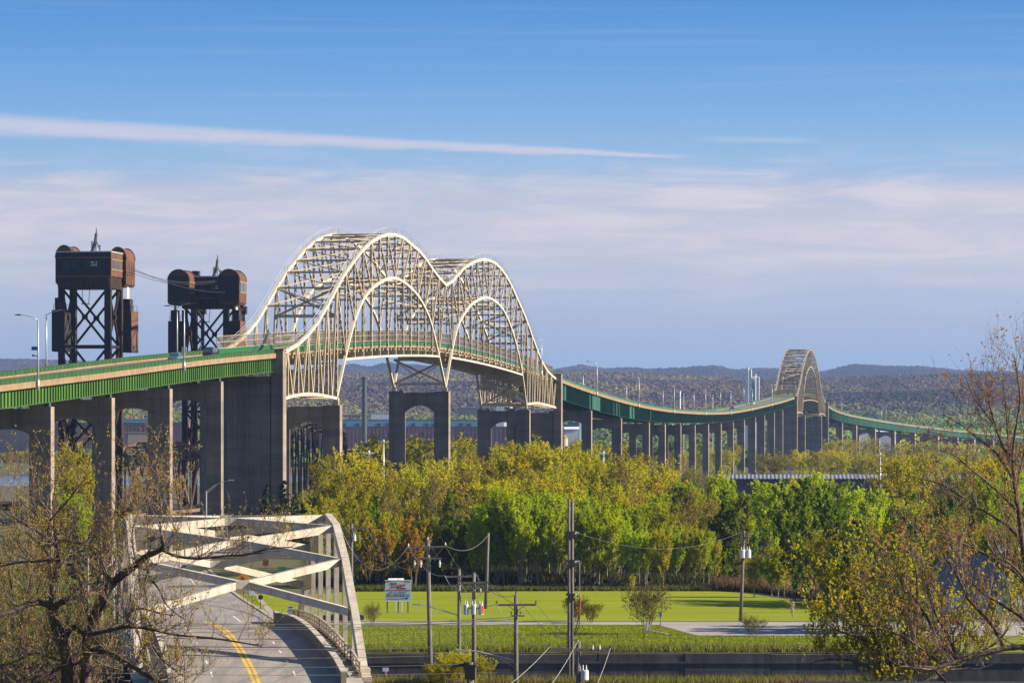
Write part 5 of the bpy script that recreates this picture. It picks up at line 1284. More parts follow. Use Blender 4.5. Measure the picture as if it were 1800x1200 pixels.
# H pole with two transformers in the lawn
Y = dep(1093); tH, x, zt = pole(1308, 932, Y, 0.2, 'dark pole with two pale transformers at the right of the lawn', lean=-0.35, taper=0.6)
transf(tH, P(1305, 980, Y)+Vector((0, -0.4, 0)), 0.3, 0.85); transf(tH, P(1315, 980, Y)+Vector((0, -0.35, 0)), 0.28, 0.85)
for py, l in ((945, 8), (953, 6), (937, 5)): arm(tH, P(1308-l, py, Y), P(1308+l, py, Y), 0.1)
for px in (1301, 1310, 1314): insul(tH, P(px, 950, Y)+Vector((0, -.2, 0)), h=0.7, r=0.1, mat=M['dark_metal'])
ends['H'] = [P(1304, 934, Y), P(1312, 936, Y)]
# I pole behind the arch bridge
Y = 440; tI, x, zt = pole(618, 920, Y, 0.2, 'pole with a crossarm and a grey box just behind the white arch'); a, b = P(599, 929, Y), P(645, 928, Y); arm(tI, a, b, 0.14); transf(tI, P(623, 950, Y)+Vector((0, -.3, 0)), 0.2, 0.62)
ends['I'] = [a+Vector((0, -.2, .1)), P(618, 918, Y), b+Vector((0, -.2, .1))]
# J black insulators on the nearest pole
Y = 190; tJ, x, zt = pole(827, 1163, Y, 0.24, 'nearest dark pole top with black insulators at the bottom edge'); m = MB()
for i, (px, py) in enumerate(((818.5, 1166), (834, 1165))):
    m.tube([P(px, py+8, Y), P(px, py+3, Y), P(px, py-1, Y), P(px, py-4, Y)], [0.11, 0.13, 0.10, 0.06], 8)
m.tube([P(817, 1168, Y), P(790, 1173, Y)], 0.03, 5); m.tube([P(817, 1166, Y), P(795, 1169, Y)], 0.03, 5); m.box(P(826, 1180, Y), (0.5, 0.4, 0.7)); m.build('cutout', M['black'], tJ)
ends['J'] = [P(818, 1164, Y), P(834, 1163, Y)]
# K thin lamp pole in the lawn
Y = 425; t, x, zt = pole(1134, 1003, Y, 0.07, 'thin dark lamp post on the lawn behind the shrubs', mat=M['dark_metal']); m = MB(); m.box(P(1131, 1003, Y), (0.6, 0.25, 0.12)); m.build('lamp_head', M['dark_metal'], t)
# poles beside the road left of the arch
for px, pt, pb, lab in ((200, 935, 1105, 'tall blue grey lamp post left of the white arch'), (155, 980, 1095, 'thin pale post among the left trees'), (179, 1010, 1090, 'short pale post among the left trees')):
    Y = dep(pb); x = XZ(px, Y); t = thing('lamp_post', lab, 'lamp post', (x, Y, GR), 'posts left of the arch bridge'); m = MB(); m.tube([(x, Y, GR), (x, Y, CAMZ+(YH-pt)/F*Y)], [0.11, 0.08], 8); m.build('shaft', M['galv'], t)
# lamp in front of the solid pier
Y = 600; x = XZ(362.5, Y); t = thing('street_lamp', 'street lamp with a raised arm in front of the solid pier', 'street lamp', (x, Y, GR)); m = MB()
m.tube([(x, Y, GR), P(362.5, 862, Y)], [0.13, 0.1], 8); m.build('pole', M['galv'], t); m = MB(); m.tube([P(362.5, 864, Y), P(376, 853, Y), P(390, 847, Y), P(402, 844.5, Y)], [0.08, 0.07, 0.06, 0.06], 6); m.tube([P(362.5, 868, Y), P(380, 853, Y)], 0.04, 5); m.build('arm', M['galv'], t)
m = MB(); m.box(P(406, 843.5, Y), (0.8, 0.3, 0.16)); m.build('lamp_head', M['galv'], t)
# high masts
for px, pt, Y, lab in ((1060.5, 797, 800, 'high mast light with a ring of lamps in front of the sagging viaduct'), (1547, 799, 950, 'high mast light with a ring of lamps at the right'), (648, 796, 760, 'high mast light below the dark smokestack'), (674, 776, 900, 'second high mast light left of the middle pier')):
    x = XZ(px, Y); z = CAMZ+(YH-pt)/F*Y; t = thing('high_mast_light', lab, 'mast light', (x, Y, GR), 'high mast lights'); m = MB(); m.tube([(x, Y, GR), (x, Y, z)], [0.36, 0.22], 10); m.build('mast', M['galv'], t, smooth=True)
    m = MB(); m.tube([(x, Y, z-0.3), (x, Y, z+0.5)], [0.35, 0.2], 8)
    for k in range(8):
        a_ = k*math.pi/4; c = Vector((x+0.95*math.cos(a_), Y+0.95*math.sin(a_), z)); m.box(c, (0.5, 0.5, 0.22)); m.bar((x, Y, z), c, 0.08, 0.08)
    m.build('lamp_ring', M['transformer'], t)
# wires
WN = 0
def wire(a, b, sag, lab, r=0.018, mat=None, n=14):
    m = MB(); pts = [Vector(a).lerp(Vector(b), i/n)-Vector((0, 0, sag*4*(i/n)*(1-i/n))) for i in range(n+1)]
    m.tube(pts, r, 4); o = m.build('power_line', mat or M['wire']); tag(o, lab, 'power line', 'overhead wires'); return o
pos3 = ('left', 'middle', 'right')
for (p, q, sg, d) in (('I', 'A', 3.2, 'slack {} wire from the pole behind the arch to the leaning pole'), ('A', 'B', 0.8, '{} wire from the leaning pole down to the street light pole'), ('B', 'C', 0.6, '{} wire between the street light pole and the transformer pole'),
                      ('C', 'E', 0.8, '{} wire from the transformer pole to the single crossarm pole'), ('E', 'G', 0.9, '{} wire from the single crossarm pole to the nearest crossarm')):
    for k in range(3): wire(ends[p][k], ends[q][k], sg, d.format(pos3[k]), 0.02 if p != 'I' else 0.028, M['wire_light'] if k == 0 else None)
for k in range(3):
    a = ends['G'][k]; b = P((800, 900, 1000)[k], (1262, 1285, 1300)[k], 150); wire(a, b, 0.35, f'thick bright {pos3[k]} wire sweeping down from the nearest crossarm to the bottom edge', 0.010, M['wire_light'])
for k in range(3): wire(ends['I'][k], P((560, 575, 590)[k], 905-3*k, 640), 1.0, f'{pos3[k]} wire running back from the pole behind the arch', 0.025)
wire(ends['D'][0], ends['A'][2], 1.0, 'thin wire from the plain lawn pole to the leaning pole', 0.018)
wire(ends['F'][1], ends['H'][0], 1.5, 'thin wire from the tall pair to the pole with two transformers', 0.009)
for i, (py0, py1, Y) in enumerate(((1090, 1091, 285), (1095, 1096, 280), (1099, 1099.5, 278), (1131, 1137, 255), (1148, 1150, 250), (1164, 1166, 246), (1180, 1177, 240))):
    wire(P(120, py0, Y), P((1010, 905, 905, 760, 820, 820, 1010)[i], py1, Y), 0.25, f'thin level wire crossing in front of the arch bridge, {ords[i]} from the top', 0.016)
for i, (py, Y) in enumerate(((1095, 292), (1099, 291))): wire(P(905, py-12, Y), P(640, py, Y), 0.1, f'{"upper" if i == 0 else "lower"} communication cable between the arch and the single crossarm pole', 0.03)
# yellow guy marker by the billboard
m = MB(); m.tube([P(684.5, 1081, 420), P(702, 1117, 385)], 0.06, 6); tag(m.build('guy_marker', M['yellow_line']), 'yellow sleeve on a guy wire slanting across the grass below the billboard', 'guy marker')
# fence along the canal bank
t = thing('wire_fence', 'low wire mesh fence along the top of the canal bank', 'fence', (XZ(1000, 352), 352, GR)); x0, x1 = XZ(640, 356), XZ(1440, 356); n = 18
for i in range(n+1):
    x = x0+(x1-x0)*i/n; y = 352+3*math.sin(i*0.3); m = MB(); m.tube([(x, y, GR-0.1), (x, y, GR+1.45)], 0.035, 6); m.build('post', M['dark_metal'], t)
m = MB()
for i in range(n):
    xa, xb = x0+(x1-x0)*i/n, x0+(x1-x0)*(i+1)/n; ya, yb = 352+3*math.sin(i*0.3), 352+3*math.sin((i+1)*0.3)
    for z in (0.25, 0.65, 1.05, 1.4): m.bar((xa, ya, GR+z), (xb, yb, GR+z), 0.012, 0.012)
    for k in range(1, 12): m.bar(Vector((xa, ya, GR+0.2)).lerp(Vector((xb, yb, GR+0.2)), k/12), Vector((xa, ya, GR+1.4)).lerp(Vector((xb, yb, GR+1.4)), k/12), 0.008, 0.008)
m.build('mesh', M['wire'], t, kind='stuff')
# parked block and pale stones by the parking lot, cars on the roads
m = MB(); m.box((XZ(1139.5, 383), 383, GR+0.45), (0.45, 0.4, 0.9)); tag(m.build('marker_block', M['sign_white']), 'white block beside the multi stemmed shrub at the parking lot', 'marker post')
for i in range(4):
    m = MB(); m.tube([(XZ(1147+i*7, 380-i*1.4), 380-i*1.4, GR-0.05), (XZ(1147+i*7, 380-i*1.4), 380-i*1.4, GR+0.2), (XZ(1147+i*7, 380-i*1.4), 380-i*1.4, GR+0.28)], [0.42, 0.36, 0.15], 8)
    tag(m.build('kerb_stone', M['fascia']), f'pale stone at the corner of the parking lot, {ords[i]} from the left', 'stone', 'stones at the parking lot')
def gcar(paint, lab, px, y, rz, suv=False, z=GR+0.08):
    c = car(CP[paint], lab, suv); c.location = (XZ(px, y), y, z); c.rotation_euler = (0, 0, rz); return c
gcar('dark', 'dark car on the park road seen between the arch hangers', 600, 400, R(90), z=GR+0.075)
gcar('silver', 'silver car on the road behind the concrete cross braces', 352, 628, R(80), z=GR+0.08)
gcar('blue', 'blue car turning on the far road under the arch', 330, 530, R(25), z=GR+0.08)
gcar('red', 'red car parked behind the shrubs at the right of the lawn', 1492, 440, R(80), z=GR+0.02)
gcar('silver', 'silver car beside the red one at the right of the lawn', 1480, 418, R(80), z=GR+0.02)

# ------------------------------------------------------------------ house on the right, roof edge in the corner
M['shade_roof'] = material('shade_blue_roof', (0.010, 0.026, 0.06), 0.85, (0.007, 0.018, 0.045), 0.5); M['grey_roof'] = material('pale_metal_roof', (0.40, 0.41, 0.44), 0.5, (0.32, 0.33, 0.36), 0.6)  # hipped roof's shade is painted in as a deep blue base colour
Y = 420
hs = prism_building('house', 'house with a hipped roof in painted blue shade behind the right tree', 'house', (XZ(1705, Y), Y+5, GR), 10.0, 5.6, 2.2, M['white_clad'], M['shade_roof'], R(-8), 'hip', 3.9, windows=[(-2.5, 1.7, 1.2, 1.3), (0.5, 1.7, 1.2, 1.3), (3, 1.2, 1.0, 2.1)])
prism_building('house', 'long building with a pale metal roof behind the hip roofed house', 'house', (XZ(1785, 440), 446, GR), 14, 9, 4.6, M['white_clad'], M['grey_roof'], R(4), 'gable_x', 2.4, windows=[(-4, 2, 1.4, 1.5), (0, 2, 1.4, 1.5)])
prism_building('shed', 'low dark shed at the end of the lawn behind the right bushes', 'shed', (XZ(1512, 440), 452, GR), 3.4, 4, 2.3, M['dark_roof'], M['dark_roof'], 0, 'gable_x', 1.0)
Y = 120; c = P(1640, 1211, Y)
prism_building('house', 'dark ridge of a near roof in the bottom right corner', 'house', (c.x, Y+4, 8.0), 6.4, 7, 3.0, M['dark_roof'], material('near_roof', (0.035, 0.04, 0.05), 0.9, (0.025, 0.028, 0.035), 3), 0, 'gable_x', c.z-11.0)
# ------------------------------------------------------------------ vegetation
def leafmat(name, a, b, objrand=0.25, trans=0.35, ns=0.45):
    return material(name, a, 0.75, b, ns, objrand=objrand, trans=trans, spec=0.15, coords='obj', detail=3, thr=(0.35, 0.65))
LM = {'bright': leafmat('bright_spring_leaves', (0.29, 0.39, 0.004), (0.41, 0.49, 0.008), trans=0.55),
      'yellow': leafmat('yellow_green_buds', (0.36, 0.345, 0.005), (0.47, 0.43, 0.010), trans=0.55),
      'olive': leafmat('olive_leaves', (0.24, 0.24, 0.006), (0.34, 0.32, 0.010), trans=0.5),
      'rust': leafmat('rusty_buds', (0.28, 0.18, 0.012), (0.34, 0.24, 0.016)),
      'tan': leafmat('tan_twigs_and_buds', (0.24, 0.20, 0.03), (0.31, 0.24, 0.04)),
      'deep': leafmat('deep_green_leaves', (0.09, 0.15, 0.004), (0.18, 0.25, 0.006), trans=0.5),
      'shrubleaf': leafmat('shrub_buds', (0.13, 0.125, 0.008), (0.18, 0.165, 0.012)), 'shrubtan': leafmat('bare_shrub_buds', (0.13, 0.11, 0.03), (0.17, 0.14, 0.04)),
      'spruce': leafmat('spruce_needles', (0.022, 0.045, 0.015), (0.04, 0.06, 0.018), trans=0.1)}
M['bark_pale'] = material('pale_aspen_bark', (0.27, 0.25, 0.21), 0.9, (0.12, 0.11, 0.09), 1.5, coords='obj')
M['bark_grey'] = material('grey_bark', (0.15, 0.125, 0.10), 0.95, (0.09, 0.075, 0.06), 1.5, coords='obj')
M['bark_dark'] = material('dark_bark', (0.12, 0.09, 0.072), 0.95, (0.06, 0.047, 0.04), 4, coords='obj', bump=0.5, bscale=12)

M['twig'] = material('grey_brown_twigs', (0.22, 0.17, 0.13), 0.9, (0.13, 0.10, 0.08), 3, coords='obj')
def leaf_object(name, centers, size, mat, parent, jit=0.35, kind=None, flat=0.0, seed=1):
    """one folded-kite leaf spray at every centre, as one mesh (numpy for speed)"""
    r = np.random.default_rng(seed); n = len(centers); c = np.asarray(centers, dtype=np.float64)
    d = r.normal(size=(n, 3)); d /= np.linalg.norm(d, axis=1)[:, None]
    e = r.normal(size=(n, 3)); e -= d*(e*d).sum(1)[:, None]; e /= np.linalg.norm(e, axis=1)[:, None]
    nn = np.cross(d, e); s = size*(1+jit*r.uniform(-1, 1, n))[:, None]
    v = np.stack([c-d*s*0.5, c+e*s*0.36+nn*s*0.12, c+d*s*0.55, c-e*s*0.36+nn*s*0.12], axis=1).reshape(-1, 3)
    f = np.arange(4*n).reshape(n, 4); tri = np.concatenate([f[:, [0, 1, 2]], f[:, [0, 2, 3]]])
    org = parent_origin(parent); v = v-np.array(org)
    me = bpy.data.meshes.new(name); me.vertices.add(len(v)); me.vertices.foreach_set('co', v.astype(np.float32).ravel())
    me.loops.add(tri.size); me.loops.foreach_set('vertex_index', tri.astype(np.int32).ravel())
    me.polygons.add(len(tri)); me.polygons.foreach_set('loop_start', np.arange(0, tri.size, 3, dtype=np.int32)); me.polygons.foreach_set('loop_total', np.full(len(tri), 3, dtype=np.int32))
    me.materials.append(mat); me.update(); me.validate()
    o = bpy.data.objects.new(name, me); COL.objects.link(o); o.parent = parent
    if kind: o['kind'] = kind
    return o

def tree_proto(seed, h=12.0, spread=3.0, stems=1, low=0.2, rise=1.0, nbr=26, leaf='bright', bark='bark_pale', nleaf=2600, lsize=0.4, clump=0.55, top=0.9, lean=0.0, twig=True, name='tree', shape='oval'):
    r = random.Random(seed); rn = np.random.default_rng(seed)
    t = thing(name, '', 'tree'); wood = MB(); tips = []
    for st in range(stems):
        ang = r.uniform(0, 6.28); sr = spread*0.45*(0 if stems == 1 else r.uniform(0.5, 1.0)); hh = h*r.uniform(0.78, 1.0) if stems > 1 else h
        bx, by = math.cos(ang)*sr*0.25, math.sin(ang)*sr*0.25; tx, ty = math.cos(ang)*sr, math.sin(ang)*sr
        pts = []; nseg = 6
        for i in range(nseg+1):
            q = i/nseg; pts.append(Vector((bx+(tx-bx)*q+r.uniform(-.12, .12)*h*0.05, by+(ty-by)*q+r.uniform(-.12, .12)*h*0.05, hh*top*q)))
        r0 = (0.0105 if bark == 'bark_pale' else 0.015)*h*(1 if stems == 1 else 0.7); wood.tube(pts, [r0*(1-0.86*i/nseg) for i in range(nseg+1)], 5)
        for b in range(max(4, nbr//stems)):
            q = low+(1-low)*((b+r.random())/max(4, nbr//stems)); q = min(q, 0.99)
            k = q*nseg; i = min(int(k), nseg-1); p = pts[i].lerp(pts[i+1], k-i)
            a = r.uniform(0, 6.28)
            qq = (q-low)/(1-low)
            prof = math.sin(math.pi*(0.16+0.80*qq))**0.8 if shape == 'oval' else math.sin(math.pi*(0.28+0.70*qq))**0.9+0.06 if shape == 'flame' else (1-qq)**0.7*0.95+0.1
            L_ = spread*prof*r.uniform(0.65, 1.1)/(1 if stems == 1 else 1.5)
            d = Vector((math.cos(a), math.sin(a), rise*r.uniform(0.6, 1.4))); e = p+d*(L_/max(0.5, math.hypot(d.x, d.y)*1.15))
            e.z = min(e.z, hh*1.02); mid = p.lerp(e, 0.5)+Vector((0, 0, -0.06*L_ if rise > 0.5 else 0.05*L_))
            wood.tube([p, mid, e], [r0*0.32*(1-q*0.6), r0*0.2*(1-q*0.6), r0*0.05], 3, cap=False)
            tips.append((p, mid, e, L_))
            if twig:
                for _ in range(4):
                    f0 = r.uniform(0.3, 1.0); s0 = p.lerp(e, f0); s1 = s0+Vector((r.uniform(-.6, .6), r.uniform(-.6, .6), r.uniform(0.4, 1.4)))*L_*0.42
                    wood.tube([s0, s1], [r0*0.09, r0*0.03], 3, cap=False); tips.append((s0, s0.lerp(s1, .5), s1, L_*0.5))
    w = wood.build('trunk', M[bark], t, fixn=False)
    tot = sum(x[3] for x in tips); cs = []
    for p, mid, e, L_ in tips:
        k = max(2, int(nleaf*L_/tot))
        for _ in range(k):
            q = 1-abs(r.gauss(0, 0.38)); q = min(max(q, 0.12), 1.08)
            c = p.lerp(e, q) if q <= 1 else e; g = clump*(0.25+0.42*L_/spread)
            cs.append((c.x+r.gauss(0, g*0.6), c.y+r.gauss(0, g*0.6), c.z+r.gauss(0, g*0.55)))
    leaf_object('crown', cs, lsize, LM[leaf], t, seed=seed+50)
    return t

PROTO = {}
def protos(kind, n, **k):
    PROTO[kind] = [tree_proto(hash((kind, i)) % 9973 if False else (sum(map(ord, kind))*7+i*31), **k) for i in range(n)]
protos('aspen', 3, h=12, spread=2.5, low=0.18, rise=2.2, nbr=44, leaf='bright', bark='bark_pale', nleaf=5200, lsize=0.25, clump=0.42, shape='flame', name='aspen_tree')
protos('poplar', 3, h=13, spread=3.4, stems=3, low=0.2, rise=2.2, nbr=54, leaf='bright', bark='bark_pale', nleaf=7000, lsize=0.26, clump=0.45, shape='flame', name='poplar_tree')
protos('willow', 3, h=12, spread=4.6, stems=3, low=0.15, rise=1.5, nbr=54, leaf='yellow', bark='bark_grey', nleaf=5000, lsize=0.25, clump=0.5, name='willow_tree')
protos('yaspen', 2, h=11, spread=2.1, low=0.18, rise=2.5, nbr=40, leaf='yellow', bark='bark_pale', nleaf=4000, lsize=0.23, clump=0.36, shape='flame', name='aspen_tree')
protos('rusty', 2, h=9, spread=2.6, stems=4, low=0.15, rise=2.0, nbr=34, leaf='rust', bark='bark_grey', nleaf=3800, lsize=0.22, clump=0.4, name='budding_tree')
protos('bare', 2, h=12, spread=3.4, stems=2, low=0.25, rise=1.4, nbr=44, leaf='tan', bark='bark_grey', nleaf=1900, lsize=0.2, clump=0.45, name='budding_tree')
protos('deep', 2, h=12, spread=3.2, stems=2, low=0.1, rise=1.2, nbr=36, leaf='deep', bark='bark_grey', nleaf=6500, lsize=0.28, clump=0.5, name='leafy_tree')
protos('olive', 2, h=11, spread=4.0, stems=3, low=0.12, rise=1.5, nbr=54, leaf='olive', bark='bark_grey', nleaf=3600, lsize=0.24, clump=0.45, name='budding_tree')
protos('spruce', 2, h=13, spread=2.8, low=0.06, rise=-0.12, nbr=60, leaf='spruce', bark='bark_dark', nleaf=4200, lsize=0.42, clump=0.35, top=1.0, twig=False, shape='cone', name='spruce_tree')
protos('shrub', 2, h=4, spread=3.6, stems=7, low=0.2, rise=0.8, nbr=70, leaf='shrubleaf', bark='bark_dark', nleaf=6000, lsize=0.15, clump=0.45, name='leafy_shrub')
protos('bareshrub', 2, h=5, spread=4.2, stems=7, low=0.25, rise=0.9, nbr=84, leaf='shrubtan', bark='bark_grey', nleaf=5200, lsize=0.13, clump=0.4, name='bare_shrub')
PH = {'shrub': 4, 'bareshrub': 5, 'aspen': 12, 'poplar': 13, 'willow': 12, 'yaspen': 11, 'rusty': 9, 'bare': 12, 'deep': 12, 'olive': 11, 'spruce': 13}
DESC = {'aspen': 'bright green aspen', 'poplar': 'bright green poplar', 'willow': 'yellow green tree', 'yaspen': 'yellow green aspen', 'rusty': 'rusty orange tree',
        'bare': 'bare tan tree', 'deep': 'deep green tree', 'olive': 'olive budding tree', 'spruce': 'dark green spruce'}
CATS = {'spruce': 'spruce'}
used_proto = set(); trees = []
def plant(kind, px, Y, pytop=None, h=None, wide=1.0, where='', zb=None):
    lst = PROTO[kind]; k = rng.integers(len(lst)); pr = lst[k]
    x = XZ(px, Y); zb = ground_h(x, Y) if zb is None else zb
    if h is None: h = max(2.0, CAMZ+(YH-pytop)/F*Y-zb)
    sc = h/PH[kind]; first = (kind, k) not in used_proto; used_proto.add((kind, k))
    sw_ = sc*wide*float(rng.uniform(0.9, 1.12))
    o = place(pr, first, (x, Y, zb-0.1), float(rng.uniform(0, 6.28)), scale=(sw_, sw_, sc))
    trees.append((o, kind, px, Y, h, where)); return o
def prof(tb, x): return float(np.interp(x, [a for a, b in tb], [b for a, b in tb]))
def pick(opts):
    ks = list(opts); w_ = np.array([opts[k] for k in ks], float); return ks[int(rng.choice(len(ks), p=w_/w_.sum()))]

FRONT = 'in front row'; MID = 'in middle row'; BACK = 'in back row'; FARW = 'under sagging viaduct'
# front row along the lawn: (px range, top profile, kinds)
def row(x0, x1, step, Y0, Y1, tb, kinds, where, jit=14, wide=1.0, yfn=None):
    x = x0
    while x < x1:
        px = x+float(rng.uniform(-0.3, 0.3))*step; Y = float(rng.uniform(Y0, Y1))+(yfn(px) if yfn else 0)
        plant(pick(kinds), px, Y, prof(tb, px)+abs(float(rng.normal(0, jit))), where=where, wide=wide); x += step*float(rng.uniform(0.8, 1.2))
bend = lambda px: -float(np.interp(px, [1250, 1500], [0, 30]))
for px, top, k in ((596, 895, 'willow'), (622, 872, 'yaspen'), (648, 915, 'rusty'), (668, 912, 'rusty'), (686, 905, 'yaspen'), (706, 900, 'rusty'), (728, 908, 'rusty'), (752, 912, 'aspen'), (738, 935, 'yaspen')):
    plant(k, px, 488+float(rng.uniform(-3, 12)), top, where=FRONT)
row(770, 850, 18, 500, 520, [(770, 900), (850, 880)], {'olive': 1, 'bare': 2, 'deep': 3}, FRONT, 22)
row(838, 1150, 15, 484, 498, [(835, 890), (880, 868), (920, 862), (1000, 872), (1060, 882), (1110, 895), (1150, 935)], {'aspen': 3, 'poplar': 3}, FRONT, 9)
row(845, 1130, 17, 500, 516, [(835, 880), (880, 858), (920, 856), (1000, 862), (1060, 870), (1130, 890)], {'aspen': 2, 'poplar': 3}, FRONT, 8)
row(1140, 1270, 13, 482, 494, [(1140, 935), (1200, 920), (1240, 928), (1275, 950)], {'yaspen': 3, 'aspen': 1}, FRONT, 8)
row(1282, 1345, 13, 484, 500, [(1280, 930), (1340, 960)], {'deep': 3, 'bare': 1}, FRONT, 12, yfn=bend)
for px, top, k in ((1368, 962, 'yaspen'), (1326, 982, 'yaspen'), (1378, 985, 'yaspen'), (1356, 980, 'aspen')): plant(k, px, 462, top, where=FRONT, wide=1.7)
row(1395, 1830, 20, 462, 480, [(1390, 905), (1500, 900), (1830, 880)], {'deep': 3, 'olive': 2, 'bare': 1}, FRONT, 18, yfn=bend)
# middle rows
row(560, 850, 22, 525, 560, [(560, 860), (640, 850), (760, 835), (850, 845)], {'olive': 2, 'bare': 4, 'willow': 2, 'deep': 2}, MID, 20)
row(850, 1150, 24, 540, 570, [(850, 835), (940, 815), (1030, 830), (1150, 870)], {'willow': 4, 'olive': 2, 'deep': 1}, MID, 14)
row(1120, 1300, 20, 530, 560, [(1120, 870), (1200, 850), (1300, 850)], {'bare': 2, 'olive': 2, 'aspen': 2, 'deep': 1}, MID, 12)
row(1290, 1620, 19, 510, 550, [(1290, 852), (1370, 846), (1395, 818), (1440, 820), (1475, 848), (1620, 872)], {'aspen': 2, 'poplar': 1, 'deep': 4}, MID, 16)
row(1600, 1830, 26, 500, 540, [(1600, 850), (1830, 830)], {'deep': 2, 'aspen': 1, 'olive': 1}, MID, 14)
# back rows by the piers of the double arch
row(540, 1010, 25, 660, 700, [(540, 830), (600, 780), (640, 785), (700, 800), (760, 790), (830, 800), (900, 775), (960, 772), (1010, 778)], {'willow': 4, 'olive': 2, 'bare': 1}, BACK, 13)
row(560, 1010, 26, 595, 640, [(560, 850), (600, 800), (700, 810), (760, 805), (830, 790), (900, 790), (1010, 800)], {'willow': 4, 'olive': 2, 'bare': 2, 'deep': 1}, BACK, 16)
row(975, 1040, 13, 640, 690, [(970, 768), (1000, 768), (1040, 795)], {'willow': 1}, BACK, 6)
row(1080, 1220, 24, 620, 690, [(1080, 790), (1110, 778), (1150, 800), (1220, 835)], {'willow': 3, 'olive': 1, 'bare': 1}, BACK, 10)
row(1200, 1290, 22, 600, 660, [(1200, 838), (1250, 828), (1290, 830)], {'aspen': 2, 'poplar': 2}, BACK, 8)
row(1300, 1560, 26, 620, 680, [(1300, 862), (1385, 852), (1410, 814), (1450, 818), (1480, 852), (1560, 850)], {'aspen': 2, 'poplar': 1, 'yaspen': 1, 'deep': 1}, BACK, 12)
row(1540, 1830, 30, 600, 720, [(1540, 800), (1600, 785), (1700, 790), (1830, 780)], {'willow': 2, 'bare': 2, 'olive': 2, 'rusty': 1}, BACK, 14)
# scrub under the sagging viaduct and round the far arch
row(600, 960, 22, 1010, 1120, [(600, 775), (660, 758), (720, 762), (800, 760), (900, 762), (960, 770)], {'willow': 2, 'olive': 3}, 'behind the double arch', 5, wide=1.3)
row(1000, 1290, 13, 1500, 1750, [(1000, 765), (1100, 775), (1290, 778)], {'willow': 2, 'olive': 3, 'yaspen': 1}, FARW, 8, wide=1.4)
row(1080, 1380, 13, 1150, 1300, [(1080, 800), (1200, 815), (1380, 822)], {'bare': 2, 'olive': 2}, FARW, 8, wide=1.5)
row(1340, 1720, 15, 1250, 1500, [(1340, 790), (1380, 785), (1440, 783), (1500, 790), (1620, 795), (1720, 800)], {'willow': 2, 'yaspen': 1, 'olive': 2, 'bare': 1}, 'below the far arch', 7, wide=1.5)
row(1460, 1830, 17, 1750, 2050, [(1460, 768), (1520, 764), (1600, 770), (1830, 780)], {'olive': 2, 'bare': 2, 'willow': 1}, 'below the curving viaduct', 5, wide=1.6)
# left side: round the near viaduct piers
for k, px, Y, top in (('yaspen', 132, 625, 787), ('poplar', 150, 640, 806), ('yaspen', 112, 620, 805), ('willow', 142, 600, 812), ('poplar', 105, 560, 860), ('aspen', 140, 560, 870), ('spruce', 470, 640, 846), ('spruce', 498, 650, 842), ('spruce', 518, 655, 860), ('deep', 540, 630, 865), ('deep', 318, 655, 880), ('deep', 445, 640, 880),
                       ('bare', 60, 520, 880), ('bare', 90, 500, 890), ('spruce', 130, 520, 905), ('deep', 160, 510, 915), ('bare', 185, 560, 900), ('deep', 190, 600, 880), ('deep', 215, 640, 870), ('bare', 235, 660, 880),
                      ('bare', 20, 470, 900), ('bare', 50, 460, 930), ('bare', 100, 450, 940), ('spruce', 140, 455, 945), ('spruce', 172, 470, 930), ('bare', 10, 420, 960), ('deep', 260, 680, 885), ('deep', 285, 690, 885), ('bare', 0, 380, 1000), ('bare', 40, 360, 1040), ('bare', 75, 350, 1060)):
    plant(k, px, Y, top, where='by the left piers')
# trees right of the parking lot that shade it
for px, Y, h_ in ((1478, 386, 7.0), (1515, 383, 9.5), (1550, 387, 10.5), (1600, 380, 10.0), (1500, 392, 8.0), (1540, 379, 9.0)): plant('deep', px, Y, h=h_, where='beside parking lot', wide=1.5)
row(-40, 75, 13, 2095, 2140, [(-40, 785), (20, 792), (75, 780)], {'bare': 2, 'olive': 1, 'willow': 1}, 'across the river', 4, wide=1.8)
# shrubs and small trees on the lawn and banks
for k, px, Y, top, wd, lab in (('bareshrub', 1133, 376, 1030, 1.0, 'large bare multi stemmed shrub at the edge of the parking lot'), ('shrub', 1012, 402, 1052, 0.95, 'yellow green shrub behind the tall clamped pole pair'), ('shrub', 1038, 399, 1060, 0.9, 'smaller yellow green shrub right behind the first one by the pole pair'),
                               ('bareshrub', 653, 391, 1060, 0.8, 'small bare tree on the grass right of the white arch'), ('bareshrub', 1325, 372, 1088, 1.3, 'low thin shrub in front of the parking lot shadow'), ('yaspen', 1393, 405, 1062, 0.8, 'slender young tree with pale blossom at the end of the lawn'),
                               ('yaspen', 1112, 470, 1012, 1.0, 'yellow sapling at the edge of the wood behind the bare shrub'), ('shrub', 800, 308, 1145, 1.0, 'yellow green bush at the bottom below the transformer pole'), ('shrub', 768, 307, 1165, 1.1, 'left yellow green bush at the bottom below the street light pole'), ('shrub', 838, 306, 1158, 1.0, 'right yellow green bush at the bottom next to the transformer pole')):
    o = plant(k, px, Y, top, wide=wd); trees.pop(); tag(o, lab, 'shrub' if 'shrub' in lab or 'bush' in lab else 'tree'); 
    for ch in o.children:
        if 'at the bottom' in lab and ch.name.startswith('crown'):
            ch.data = ch.data.copy(); ch.data.materials[0] = LM['yellow']
        if 'pale blossom' in lab and ch.name.startswith('crown'):
            ch.data = ch.data.copy(); ch.data.materials[0] = leafmat('pale_blossom', (0.6, 0.5, 0.42), (0.7, 0.62, 0.5))
for _l in PROTO:
    for _k, _o in enumerate(PROTO[_l]):
        if (_l, _k) not in used_proto:
            for _c in list(_o.children): bpy.data.objects.remove(_c)
            bpy.data.objects.remove(_o)
